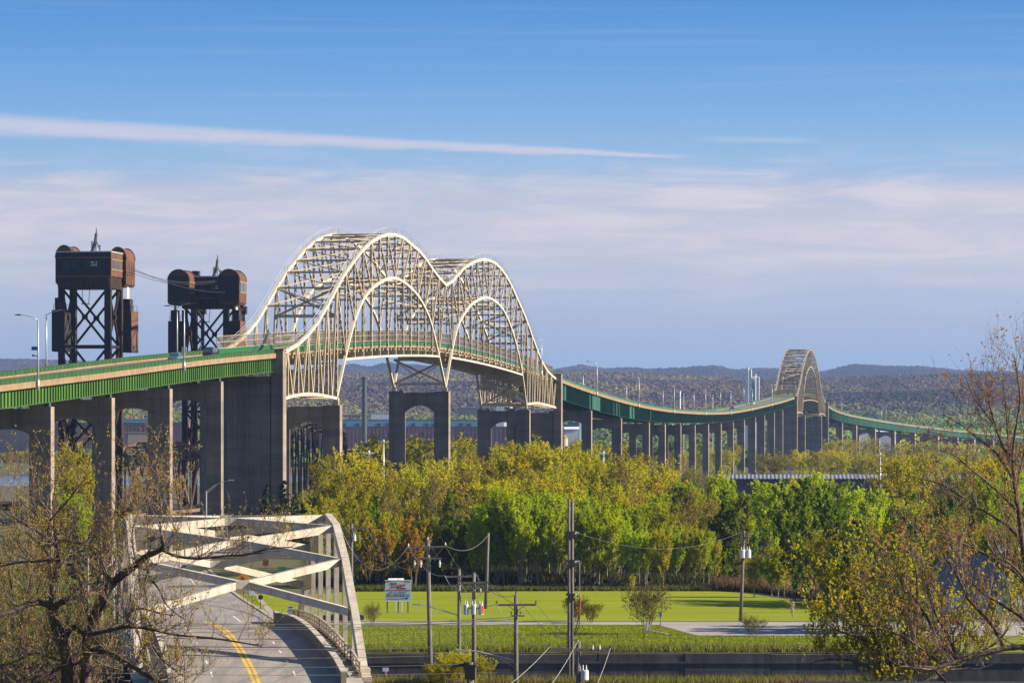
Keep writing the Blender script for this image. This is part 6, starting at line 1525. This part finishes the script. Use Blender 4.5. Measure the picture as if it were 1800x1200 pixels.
# labels: kind, place in the wood, nearest landmark; a number from the left where several remain alike
LMK = [(40, 'left of the first near pier'), (110, 'beside the leftmost arched pier'), (200, 'between the left piers'), (300, 'in front of the lift span'), (450, 'in front of the solid pier'), (560, 'under the double arch end'), (640, 'below the dark smokestack'), (735, 'before the middle arched pier'), (830, 'left of the plain lawn pole'),
       (925, 'behind the single crossarm pole'), (1003, 'behind the tall clamped pole pair'), (1060, 'below the high mast light'), (1133, 'behind the bare shrub'), (1210, 'left of the two transformer pole'), (1308, 'behind the two transformer pole'), (1375, 'right of the two transformer pole'), (1430, 'below the far arch'), (1500, 'right of the lawn'), (1600, 'below the red steel frame'), (1720, 'behind the right foreground tree'), (1830, 'at the right edge')]
grp = {}
for it in trees:
    o, kind, px, Y, h, where = it; lm = min(LMK, key=lambda q: abs(q[0]-px))[1]
    grp.setdefault((kind, where, lm), []).append(it)
for (kind, where, lm), its in grp.items():
    its.sort(key=lambda q: q[2])
    for i, (o, *_r) in enumerate(its):
        h = _r[3]; lab = f'{DESC[kind]} {where}, {lm}'
        if len(its) == 2: lab += ', ' + ('left' if i == 0 else 'right') + ' of pair'
        elif len(its) > 2: lab += f', {ords[min(i, 13)]} from left'
        tag(o, lab, 'spruce' if kind == 'spruce' else 'tree', 'trees '+where)

# ------------------------------------------------------------------ ground vegetation (countless, so one object each)
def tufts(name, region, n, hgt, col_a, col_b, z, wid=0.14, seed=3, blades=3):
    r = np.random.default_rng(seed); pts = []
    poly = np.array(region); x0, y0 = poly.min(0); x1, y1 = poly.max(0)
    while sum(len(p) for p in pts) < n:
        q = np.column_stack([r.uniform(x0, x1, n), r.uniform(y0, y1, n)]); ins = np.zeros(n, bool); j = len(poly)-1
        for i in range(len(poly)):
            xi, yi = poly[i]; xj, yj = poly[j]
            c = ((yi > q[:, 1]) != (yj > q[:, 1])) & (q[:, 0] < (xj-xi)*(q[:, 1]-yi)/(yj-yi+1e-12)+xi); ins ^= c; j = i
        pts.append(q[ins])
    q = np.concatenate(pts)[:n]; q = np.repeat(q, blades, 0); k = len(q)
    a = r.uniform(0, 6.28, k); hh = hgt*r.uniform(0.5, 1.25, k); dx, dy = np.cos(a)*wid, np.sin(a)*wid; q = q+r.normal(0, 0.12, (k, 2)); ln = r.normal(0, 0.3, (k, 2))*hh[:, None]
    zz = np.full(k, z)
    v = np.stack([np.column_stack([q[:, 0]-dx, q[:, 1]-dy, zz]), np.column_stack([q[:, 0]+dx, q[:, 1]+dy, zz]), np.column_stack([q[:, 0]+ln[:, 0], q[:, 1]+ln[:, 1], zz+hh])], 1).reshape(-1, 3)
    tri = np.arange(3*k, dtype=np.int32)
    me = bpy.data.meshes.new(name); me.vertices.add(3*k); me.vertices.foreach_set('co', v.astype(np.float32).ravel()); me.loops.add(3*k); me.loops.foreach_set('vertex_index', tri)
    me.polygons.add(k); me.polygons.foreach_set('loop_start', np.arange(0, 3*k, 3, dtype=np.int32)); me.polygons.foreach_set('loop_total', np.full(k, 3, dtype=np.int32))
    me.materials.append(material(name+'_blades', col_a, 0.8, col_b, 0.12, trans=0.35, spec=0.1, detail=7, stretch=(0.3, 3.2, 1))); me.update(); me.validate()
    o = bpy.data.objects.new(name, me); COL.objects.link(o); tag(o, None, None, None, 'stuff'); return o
tufts('bank_grass', pxy([(560, 349), (1480, 349), (1480, 373), (1225, 373), (1150, 394), (560, 394)]), 45000, 0.17, (0.17, 0.23, 0.008), (0.23, 0.27, 0.012), GR+0.02, wid=0.10, seed=5)
tufts('bank_weeds', pxy([(610, 347.6), (1500, 347.6), (1500, 352), (610, 352)]), 2600, 0.6, (0.10, 0.16, 0.01), (0.20, 0.17, 0.05), GR, wid=0.06, seed=6)
tufts('canal_reeds', pxy([(630, 308), (1560, 308), (1560, 311.4), (630, 311.4)]), 2600, 0.9, (0.20, 0.13, 0.06), (0.15, 0.17, 0.02), 2.1, wid=0.05, seed=7)
tufts('wood_edge_weeds', pxy([(600, 479), (1270, 480), (1330, 476), (1480, 452), (1490, 470), (1340, 490), (1270, 494), (600, 492)]), 9000, 0.55, (0.05, 0.08, 0.012), (0.10, 0.10, 0.03), GR, wid=0.12, seed=8)
tufts('dry_brush', pxy([(1250, 481), (1330, 477), (1450, 452), (1480, 458), (1400, 478), (1280, 492)]), 3500, 1.5, (0.22, 0.15, 0.085), (0.16, 0.10, 0.05), GR, wid=0.06, seed=9)
tufts('left_brush', pxy([(-80, 330), (195, 330), (205, 420), (195, 560), (-80, 560)]), 26000, 0.35, (0.10, 0.16, 0.02), (0.14, 0.13, 0.03), GR, wid=0.14, seed=10)
tufts('island_grass', pxy([(408, 470), (404, 452), (412, 430), (433, 413), (468, 406), (445, 466)]), 5000, 0.12, (0.22, 0.27, 0.006), (0.30, 0.33, 0.010), GR+0.085, wid=0.12, seed=11)
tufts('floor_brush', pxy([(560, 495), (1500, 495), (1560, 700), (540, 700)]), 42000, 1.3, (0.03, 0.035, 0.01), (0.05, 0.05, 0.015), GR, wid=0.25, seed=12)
tufts('far_scrub', pxy([(560, 760), (1850, 760), (1850, 1400), (980, 1400), (900, 1200), (560, 1200)]), 30000, 2.2, (0.14, 0.12, 0.03), (0.11, 0.085, 0.04), GR, wid=0.8, seed=13)

# ------------------------------------------------------------------ the two budding trees close to the camera
def near_tree(name, label, Y, limbs, twigs_n, buds_n, leafm, seed, region=None, twig_len=(0.5, 1.6), bud_size=0.075, up_bias=0.35, lvl2=None, dirx=0.0, bark='bark_dark'):
    """limbs: [(pixel polyline, start radius px, end radius px, depth offset)]; everything finer grows from them"""
    r = random.Random(seed); base = P(*limbs[0][0][0], Y)
    t = thing(name, label, 'tree', tuple(base)); wood = MB(); segs = []
    for pl, r0, r1, dy in limbs:
        n = len(pl); pts = []
        for i, (a, b) in enumerate(pl):
            f = i/(n-1); pts.append(P(a, b, Y)+Vector((0, dy*f, 0)))
        sm = []
        for i in range(n-1):        # smooth
            p0, p1, p2, p3 = pts[max(i-1, 0)], pts[i], pts[i+1], pts[min(i+2, n-1)]
            for k in range(5):
                q = k/5; sm.append(0.5*((2*p1)+(p2-p0)*q+(2*p0-5*p1+4*p2-p3)*q*q+(3*p1-p0-3*p2+p3)*q**3))
        sm.append(pts[-1]); rad = [(r0+(r1-r0)*i/(len(sm)-1))/F*Y*(1+0.12*r.uniform(-1, 1)) for i in range(len(sm))]
        wood.tube(sm, rad, 7)
        for i in range(len(sm)-1): segs.append((sm[i], sm[i+1], rad[i]))
    w0 = wood.build('trunk', M[bark], t, smooth=True, fixn=False)
    tw = MB(); buds = []
    wts = [((b-a).length)*(1.0 if rr < 0.08 else 0.45) for a, b, rr in segs]
    def grow(p, d, L_, rad, lvl):
        n = 4; pts = [p]; q = p.copy(); dd = d.copy()
        for i in range(n):
            dd = (dd+Vector((r.uniform(-1, 1), r.uniform(-1, 1), r.uniform(-0.6, 1)+up_bias*0.5))*0.32).normalized(); q = q+dd*(L_/n); pts.append(q.copy())
        tw.tube(pts, [rad*(1-0.75*i/n) for i in range(n+1)], 4 if lvl == 0 else 3, cap=False)
        if lvl < 2:
            for _ in range((4, 3)[lvl]):
                k = r.uniform(0.25, 1.0)*n; i = min(int(k), n-1); s = pts[i].lerp(pts[i+1], k-i)
                nd = (dd*0.6+Vector((r.uniform(-1, 1), r.uniform(-1, 1), r.uniform(-0.5, 1)+up_bias))*0.8).normalized(); grow(s, nd, L_*r.uniform(0.4, 0.65), rad*0.55, lvl+1)
        if lvl >= 1:
            for i in range(1, n+1):
                if r.random() < 0.75: buds.append(pts[i])
    for _ in range(twigs_n):
        a, b, rr = r.choices(segs, wts)[0]; s = a.lerp(b, r.random()); d0 = (b-a).normalized()
        d = (d0*0.5+Vector((r.uniform(-1, 1)+dirx, r.uniform(-1, 1), r.uniform(-0.7, 1.0)+up_bias))).normalized()
        grow(s, d, r.uniform(*twig_len)*Y/105, min(rr*0.45, 0.018), 0)
    tw.build('twigs', M['twig'], t, fixn=False)
    r.shuffle(buds); buds = buds[:buds_n]; cs = []
    for p in buds:
        for _ in range(3): cs.append((p.x+r.gauss(0, 0.02), p.y+r.gauss(0, 0.02), p.z+r.gauss(0, 0.02)))
    leaf_object('buds', cs, bud_size*Y/105, leafm, t, seed=seed)
    return t
gold = leafmat('golden_brown_buds', (0.36, 0.245, 0.04), (0.46, 0.34, 0.06), 0.0, 0.4, 1.2)
redb = leafmat('red_brown_buds', (0.36, 0.13, 0.045), (0.44, 0.24, 0.05), 0.0, 0.4, 1.0)
yelb = leafmat('yellow_maple_flowers', (0.52, 0.45, 0.015), (0.34, 0.36, 0.015), 0.0, 0.45, 0.8)
near_tree('budding_maple', 'large dark limbed maple with golden brown buds filling the lower left corner', 105, [
    ([(122, 1290), (118, 1200), (117, 1165), (110, 1130), (97, 1095), (93, 1068)], 12, 9.5, 0.0),
    ([(93, 1068), (85, 1060), (62, 1057), (30, 1070), (-20, 1085)], 7, 3.5, -1.5),
    ([(93, 1068), (108, 1058), (128, 1050), (150, 1046), (165, 1040), (185, 1020)], 6.5, 3, 1.0),
    ([(93, 1068), (88, 1042), (95, 1010), (97, 985), (92, 955), (87, 915), (84, 880), (86, 855)], 5.5, 1.5, 1.5),
    ([(110, 1130), (128, 1102), (145, 1108), (160, 1112), (200, 1104), (225, 1098), (262, 1099), (320, 1110), (392, 1116), (470, 1128)], 5.5, 1.3, -2.0),
    ([(145, 1290), (152, 1180), (154, 1135), (160, 1108), (170, 1078), (184, 1048), (196, 1026)], 10, 8.5, -0.5),
    ([(196, 1026), (215, 1010), (240, 993), (262, 975), (282, 967), (292, 958), (290, 940)], 8, 3.0, -1.0),
    ([(196, 1026), (183, 1004), (178, 975), (184, 952), (195, 935), (215, 900), (232, 872), (250, 840)], 4.5, 1.2, 1.5),
    ([(285, 966), (310, 976), (350, 980), (400, 975), (440, 972), (475, 962), (520, 958)], 3.0, 0.9, -1.5),
    ([(150, 1142), (195, 1145), (240, 1165), (290, 1190), (345, 1215)], 6, 3.5, -2.5),
    ([(240, 1165), (262, 1128), (280, 1145), (300, 1165), (330, 1185)], 3, 1.2, -1.0),
    ([(225, 1098), (226, 1080), (235, 1072), (250, 1068), (280, 1075), (310, 1080)], 3.2, 1.2, -0.5),
    ([(262, 975), (262, 1005), (285, 1035), (300, 1060), (330, 1082)], 2.2, 0.9, -1.5),
    ([(97, 985), (80, 985), (55, 988), (25, 990), (-20, 1000)], 3, 1.2, 1.0), ([(92, 955), (110, 950), (140, 955), (165, 962), (178, 975)], 3, 2.0, 0.5),
    ([(87, 900), (60, 870), (45, 850)], 1.6, 0.6, 0.5), ([(87, 915), (120, 880), (140, 855), (155, 840)], 2.0, 0.7, -0.5), ([(92, 955), (60, 930), (30, 915), (-10, 890)], 2.5, 1.0, 0.5),
    ([(215, 900), (250, 890), (285, 875), (330, 880)], 1.6, 0.6, 0.0), ([(240, 993), (230, 940), (240, 900), (255, 870)], 1.8, 0.6, 1.0),
    ([(117, 1165), (90, 1180), (50, 1190), (0, 1215)], 4, 2, -1), ([(150, 1142), (130, 1168), (60, 1150), (20, 1165), (-20, 1175)], 3, 1.5, 1)],
    420, 7000, gold, 11, bud_size=0.04, twig_len=(0.5, 1.5))
near_tree('budding_thicket', 'tangled thicket of thin budding stems behind the dark limbed maple at the lower left', 135, [
    ([(-40, 1300), (-20, 1150), (-30, 1050), (-10, 960)], 3, 0.8, 0.0), ([(10, 1300), (5, 1180), (20, 1080), (12, 990), (25, 920)], 3, 0.7, 1.0), ([(40, 1300), (48, 1190), (38, 1100), (60, 1010), (55, 940)], 3, 0.7, -1.0),
    ([(70, 1300), (66, 1210), (85, 1130), (78, 1050), (100, 980)], 3, 0.8, 0.5), ([(95, 1300), (120, 1200), (135, 1130), (150, 1060), (140, 990)], 2.6, 0.7, 1.0), ([(170, 1300), (172, 1230), (190, 1190), (205, 1160), (200, 1110)], 2.4, 0.7, -1.0),
    ([(20, 1300), (-20, 1230), (-30, 1180)], 2, 0.7, 0.0), ([(60, 1300), (110, 1240), (170, 1200), (215, 1190)], 2.2, 0.7, 0.5), ([(0, 1300), (60, 1220), (110, 1190)], 2.0, 0.7, 1.0)],
    380, 4200, gold, 57, bud_size=0.04, up_bias=0.4, twig_len=(0.5, 1.3))
near_tree('budding_maple', 'tall slender maple with red brown buds along the right edge', 118, [
    ([(1832, 1300), (1826, 1150), (1812, 1040), (1798, 960), (1791, 900), (1785, 850), (1776, 810), (1762, 780), (1750, 750), (1742, 720), (1735, 690)], 6.5, 1.0, 0.0),
    ([(1791, 900), (1780, 840), (1778, 790), (1784, 740), (1788, 700), (1782, 660), (1776, 628)], 3.0, 0.7, -1.0),
    ([(1798, 960), (1780, 930), (1752, 910), (1720, 890), (1690, 870), (1655, 850), (1620, 842)], 3.0, 0.8, 1.0),
    ([(1791, 900), (1760, 870), (1730, 845), (1700, 822), (1672, 800), (1640, 790)], 2.6, 0.7, -1.0),
    ([(1785, 850), (1755, 800), (1720, 770), (1690, 745), (1660, 728)], 2.2, 0.6, 0.5),
    ([(1750, 750), (1725, 715), (1710, 690), (1700, 660)], 1.5, 0.5, 0.5), ([(1785, 850), (1800, 800), (1805, 740), (1800, 680), (1805, 630)], 2.2, 0.7, 0.5),
    ([(1812, 1040), (1790, 1010), (1752, 985), (1715, 965), (1680, 950), (1640, 930), (1600, 920)], 3.2, 0.8, -1.0), ([(1776, 810), (1770, 760), (1765, 710), (1758, 660)], 1.6, 0.5, -0.5)],
    130, 900, redb, 23, bud_size=0.055, up_bias=0.6, dirx=-0.4)
near_tree('budding_maple', 'spreading maple with rusty buds and low dark limbs in the lower right corner', 108, [
    ([(1880, 1300), (1850, 1190), (1830, 1150), (1800, 1136), (1765, 1137), (1725, 1146), (1683, 1157), (1655, 1166), (1630, 1172), (1600, 1170), (1570, 1165)], 8, 1.6, -1.0),
    ([(1683, 1157), (1660, 1135), (1645, 1110), (1628, 1080), (1612, 1055), (1595, 1035), (1580, 1010)], 4.2, 1.2, 0.5), ([(1683, 1157), (1668, 1120), (1650, 1085), (1640, 1050), (1632, 1010), (1625, 975)], 3.4, 0.9, 1.0),
    ([(1655, 1166), (1620, 1140), (1590, 1120), (1555, 1105), (1520, 1095), (1480, 1085)], 3.0, 0.8, -1.0), ([(1765, 1137), (1745, 1100), (1718, 1070), (1700, 1050), (1685, 1015), (1665, 985), (1650, 960)], 3.6, 1.0, 0.0),
    ([(1830, 1150), (1810, 1100), (1790, 1080), (1760, 1060), (1735, 1045), (1710, 1020), (1700, 990)], 4, 1.0, 1.0), ([(1640, 1172), (1660, 1195), (1680, 1220)], 3, 2, 0), ([(1628, 1080), (1590, 1070), (1550, 1058), (1515, 1040)], 1.8, 0.6, 0.5),
    ([(1612, 1055), (1610, 1010), (1600, 970), (1595, 930)], 1.6, 0.5, -0.5), ([(1580, 1010), (1555, 980), (1535, 960)], 1.1, 0.4, 0.0), ([(1850, 1190), (1815, 1060), (1795, 1010), (1760, 975), (1745, 940)], 3.5, 1.0, 0.0)],
    150, 1300, redb, 31, bud_size=0.055, up_bias=0.45, dirx=-0.2)
near_tree('yellow_maple', 'maple with yellow green flowers behind the rusty branches at the lower right', 150, [
    ([(1560, 1320), (1558, 1230), (1550, 1190), (1545, 1140), (1530, 1100), (1520, 1060), (1510, 1030)], 6, 1.5, 0.0), ([(1550, 1190), (1580, 1140), (1600, 1100), (1610, 1060), (1600, 1020)], 4, 1.0, 1.0), ([(1545, 1140), (1510, 1120), (1480, 1110), (1450, 1095)], 3, 1.0, -1.0),
    ([(1558, 1230), (1620, 1170), (1660, 1130), (1690, 1090)], 4, 1.0, 0.0), ([(1550, 1190), (1510, 1165), (1470, 1160), (1435, 1165)], 3.5, 1.0, 1.0), ([(1558, 1230), (1640, 1190), (1700, 1160), (1760, 1130), (1790, 1090)], 4, 1.0, 1.5), ([(1530, 1100), (1500, 1060), (1475, 1040)], 2, 0.7, 0.5)],
    300, 6200, yelb, 41, bud_size=0.078, up_bias=0.4, twig_len=(0.6, 1.5))

# ------------------------------------------------------------------ far woods: one instanced object, colours by place
def far_woods():
    r = np.random.default_rng(77); pts = []
    # bands: (Y0, Y1, spacing m)
    for y0, y1, n in ((2120, 2480, 2600), (2480, 3300, 5200), (3350, 5000, 30000), (5000, 7700, 62000), (8600, 10800, 62000)):
        u = r.uniform(0, 1, n); y = np.sqrt(y0*y0+(y1*y1-y0*y0)*u); px = r.uniform(-260, 2060, n); x = (px-900)/F*y; pts.append(np.column_stack([x, y, px]))
    p = np.concatenate(pts)
    keep = np.ones(len(p), bool)
    for a, b, y0, y1 in ((30, 340, 2930, 3400), (530, 970, 2880, 3340), (985, 1030, 2440, 2560), (1505, 1575, 2630, 2690), (1305, 1340, 2890, 2920)): keep &= ~((p[:, 2] > a-8) & (p[:, 2] < b+8) & (p[:, 1] > y0-25) & (p[:, 1] < y1))
    keep &= ~((p[:, 2] < 70) & (p[:, 1] < 2600)); keep &= ~((p[:, 2] > 180) & (p[:, 2] < 300) & (p[:, 1] < 2950)&(p[:, 1] > 2480)) 
    for q in range(0, 900, 20):     # keep clear of the far curving viaduct
        c = BP(1468+q, -5.5); keep &= ((p[:, 0]-c.x)**2+(p[:, 1]-c.y)**2) > 26**2
    p = p[keep]
    z = np.array([ground_h(a, b) for a, b in p[:, :2]])
    me = bpy.data.meshes.new('far_woods'); me.vertices.add(len(p)); me.vertices.foreach_set('co', np.column_stack([p[:, 0], p[:, 1], z]).astype(np.float32).ravel())
    at_ = me.attributes.new('size', 'FLOAT', 'POINT'); sz = (4.0+0.00028*p[:, 1])*r.uniform(0.65, 1.35, len(p)); at_.data.foreach_set('value', sz.astype(np.float32)); me.update()
    o = bpy.data.objects.new('far_woods', me); COL.objects.link(o); o['kind'] = 'stuff'
    mt = bpy.data.materials.new('far_wood_foliage'); mt.use_nodes = True; nt = mt.node_tree; nt.nodes.clear(); N = nt.nodes.new; L = nt.links.new
    out = N('ShaderNodeOutputMaterial'); df = N('ShaderNodeBsdfDiffuse')
    g = N('ShaderNodeNewGeometry'); mp = N('ShaderNodeMapping'); L(g.outputs['Position'], mp.inputs[0]); mp.inputs['Scale'].default_value = (0.004, 0.0016, 0.004)
    t = N('ShaderNodeTexNoise'); L(mp.outputs[0], t.inputs['Vector']); t.inputs['Scale'].default_value = 1; t.inputs['Detail'].default_value = 5; t.inputs['Roughness'].default_value = 0.6
    oi = N('ShaderNodeObjectInfo'); ad = N('ShaderNodeMath'); ad.operation = 'MULTIPLY_ADD'; L(oi.outputs['Random'], ad.inputs[0]); ad.inputs[1].default_value = 0.2; ad.inputs[2].default_value = -0.10
    sm = N('ShaderNodeMath'); L(t.outputs[0], sm.inputs[0]); L(ad.outputs[0], sm.inputs[1])
    rp = N('ShaderNodeValToRGB'); L(sm.outputs[0], rp.inputs[0]); rp.color_ramp.interpolation = 'LINEAR'
    sp = N('ShaderNodeSeparateXYZ'); L(g.outputs['Position'], sp.inputs[0])
    def ramp(rp, stops):
        e = rp.color_ramp.elements
        while len(e) < len(stops): e.new(0.5)
        for q, (a, c) in zip(e, stops): q.position = a; q.color = (*c, 1)
    ramp(rp, [(0.30, (0.015, 0.028, 0.018)), (0.40, (0.05, 0.038, 0.04)), (0.50, (0.085, 0.06, 0.06)), (0.56, (0.095, 0.072, 0.05)), (0.64, (0.15, 0.135, 0.035)), (0.76, (0.09, 0.06, 0.06))])
    # the flat land nearer the river is greener
    r2 = N('ShaderNodeValToRGB'); L(sm.outputs[0], r2.inputs[0]); ramp(r2, [(0.28, (0.02, 0.035, 0.014)), (0.42, (0.06, 0.085, 0.018)), (0.55, (0.095, 0.135, 0.016)), (0.66, (0.14, 0.13, 0.022)), (0.78, (0.09, 0.065, 0.035))])
    mr_ = N('ShaderNodeMapRange'); L(sp.outputs[1], mr_.inputs[0]); mr_.inputs[1].default_value = 3700; mr_.inputs[2].default_value = 4500
    mx = N('ShaderNodeMixRGB'); r4 = N('ShaderNodeValToRGB'); L(sm.outputs[0], r4.inputs[0]); ramp(r4, [(0.3, (0.03, 0.055, 0.014)), (0.45, (0.10, 0.17, 0.015)), (0.6, (0.16, 0.24, 0.02)), (0.75, (0.10, 0.13, 0.02))]); mrx = N('ShaderNodeMapRange'); L(sp.outputs[0], mrx.inputs[0]); mrx.inputs[1].default_value = 210; mrx.inputs[2].default_value = 330; mx4 = N('ShaderNodeMixRGB'); L(mrx.outputs[0], mx4.inputs[0]); L(r2.outputs[0], mx4.inputs[1]); L(r4.outputs[0], mx4.inputs[2]); L(mr_.outputs[0], mx.inputs[0]); L(mx4.outputs[0], mx.inputs[1]); L(rp.outputs[0], mx.inputs[2]); mr2 = N('ShaderNodeMapRange'); L(sp.outputs[1], mr2.inputs[0]); mr2.inputs[1].default_value = 8200; mr2.inputs[2].default_value = 8700; mx3 = N('ShaderNodeMixRGB'); r3 = N('ShaderNodeValToRGB'); L(sm.outputs[0], r3.inputs[0]); ramp(r3, [(0.3, (0.012, 0.022, 0.02)), (0.42, (0.03, 0.026, 0.032)), (0.6, (0.055, 0.04, 0.045)), (0.75, (0.09, 0.075, 0.04))]); L(mr2.outputs[0], mx3.inputs[0]); L(mx.outputs[0], mx3.inputs[1]); L(r3.outputs[0], mx3.inputs[2]); L(mx3.outputs[0], df.inputs[0]); L(df.outputs[0], out.inputs[0])
    ng = bpy.data.node_groups.new('far_woods_nodes', 'GeometryNodeTree')
    ng.interface.new_socket('Geometry', in_out='INPUT', socket_type='NodeSocketGeometry'); ng.interface.new_socket('Geometry', in_out='OUTPUT', socket_type='NodeSocketGeometry')
    n = ng.nodes.new; l = ng.links.new; gi = n('NodeGroupInput'); go = n('NodeGroupOutput')
    ico = n('GeometryNodeMeshIcoSphere'); ico.inputs['Radius'].default_value = 1.0; ico.inputs['Subdivisions'].default_value = 3
    spn = n('GeometryNodeSetPosition'); nz = n('ShaderNodeTexNoise'); nz.inputs['Scale'].default_value = 1.7; nz.inputs['Detail'].default_value = 3
    pos = n('GeometryNodeInputPosition'); sc_ = n('ShaderNodeVectorMath'); sc_.operation = 'SCALE'; mm = n('ShaderNodeMath'); mm.operation = 'MULTIPLY_ADD'; mm.inputs[1].default_value = 2.2; mm.inputs[2].default_value = -1.1
    l(nz.outputs[0], mm.inputs[0]); l(pos.outputs[0], sc_.inputs[0]); l(mm.outputs[0], sc_.inputs['Scale']); l(ico.outputs[0], spn.inputs['Geometry']); l(sc_.outputs[0], spn.inputs['Offset'])
    smt = n('GeometryNodeSetMaterial'); smt.inputs['Material'].default_value = mt; l(spn.outputs[0], smt.inputs[0])
    ip = n('GeometryNodeInstanceOnPoints'); l(gi.outputs[0], ip.inputs['Points']); l(smt.outputs[0], ip.inputs['Instance'])
    rv_ = n('FunctionNodeRandomValue'); rv_.data_type = 'FLOAT_VECTOR'; rv_.inputs[0].default_value = (-0.2, -0.2, 0); rv_.inputs[1].default_value = (0.2, 0.2, 6.28); l(rv_.outputs[0], ip.inputs['Rotation'])
    na = n('GeometryNodeInputNamedAttribute'); na.data_type = 'FLOAT'; na.inputs[0].default_value = 'size'
    cx_ = n('ShaderNodeCombineXYZ'); m1 = n('ShaderNodeMath'); m1.operation = 'MULTIPLY'; m1.inputs[1].default_value = 1.15
    l(na.outputs[0], cx_.inputs[0]); l(na.outputs[0], cx_.inputs[1]); l(na.outputs[0], m1.inputs[0]); l(m1.outputs[0], cx_.inputs[2]); l(cx_.outputs[0], ip.inputs['Scale'])
    l(ip.outputs[0], go.inputs[0]); md = o.modifiers.new('woods', 'NODES'); md.node_group = ng
    return o
far_woods()

# ------------------------------------------------------------------ the air
HAZE = 4.5e-5
m = MB(); m.box((0, 7000, 141), (13000, 14200, 290))
hz = m.build('haze', bpy.data.materials.new('haze_air'), None, 'stuff'); mt = hz.data.materials[0]; mt.use_nodes = True; nt = mt.node_tree; nt.nodes.clear()
v = nt.nodes.new('ShaderNodeVolumePrincipled'); v.inputs['Color'].default_value = (0.38, 0.57, 1.0, 1); v.inputs['Density'].default_value = HAZE; v.inputs['Anisotropy'].default_value = 0.2
out = nt.nodes.new('ShaderNodeOutputMaterial'); nt.links.new(v.outputs[0], out.inputs['Volume'])
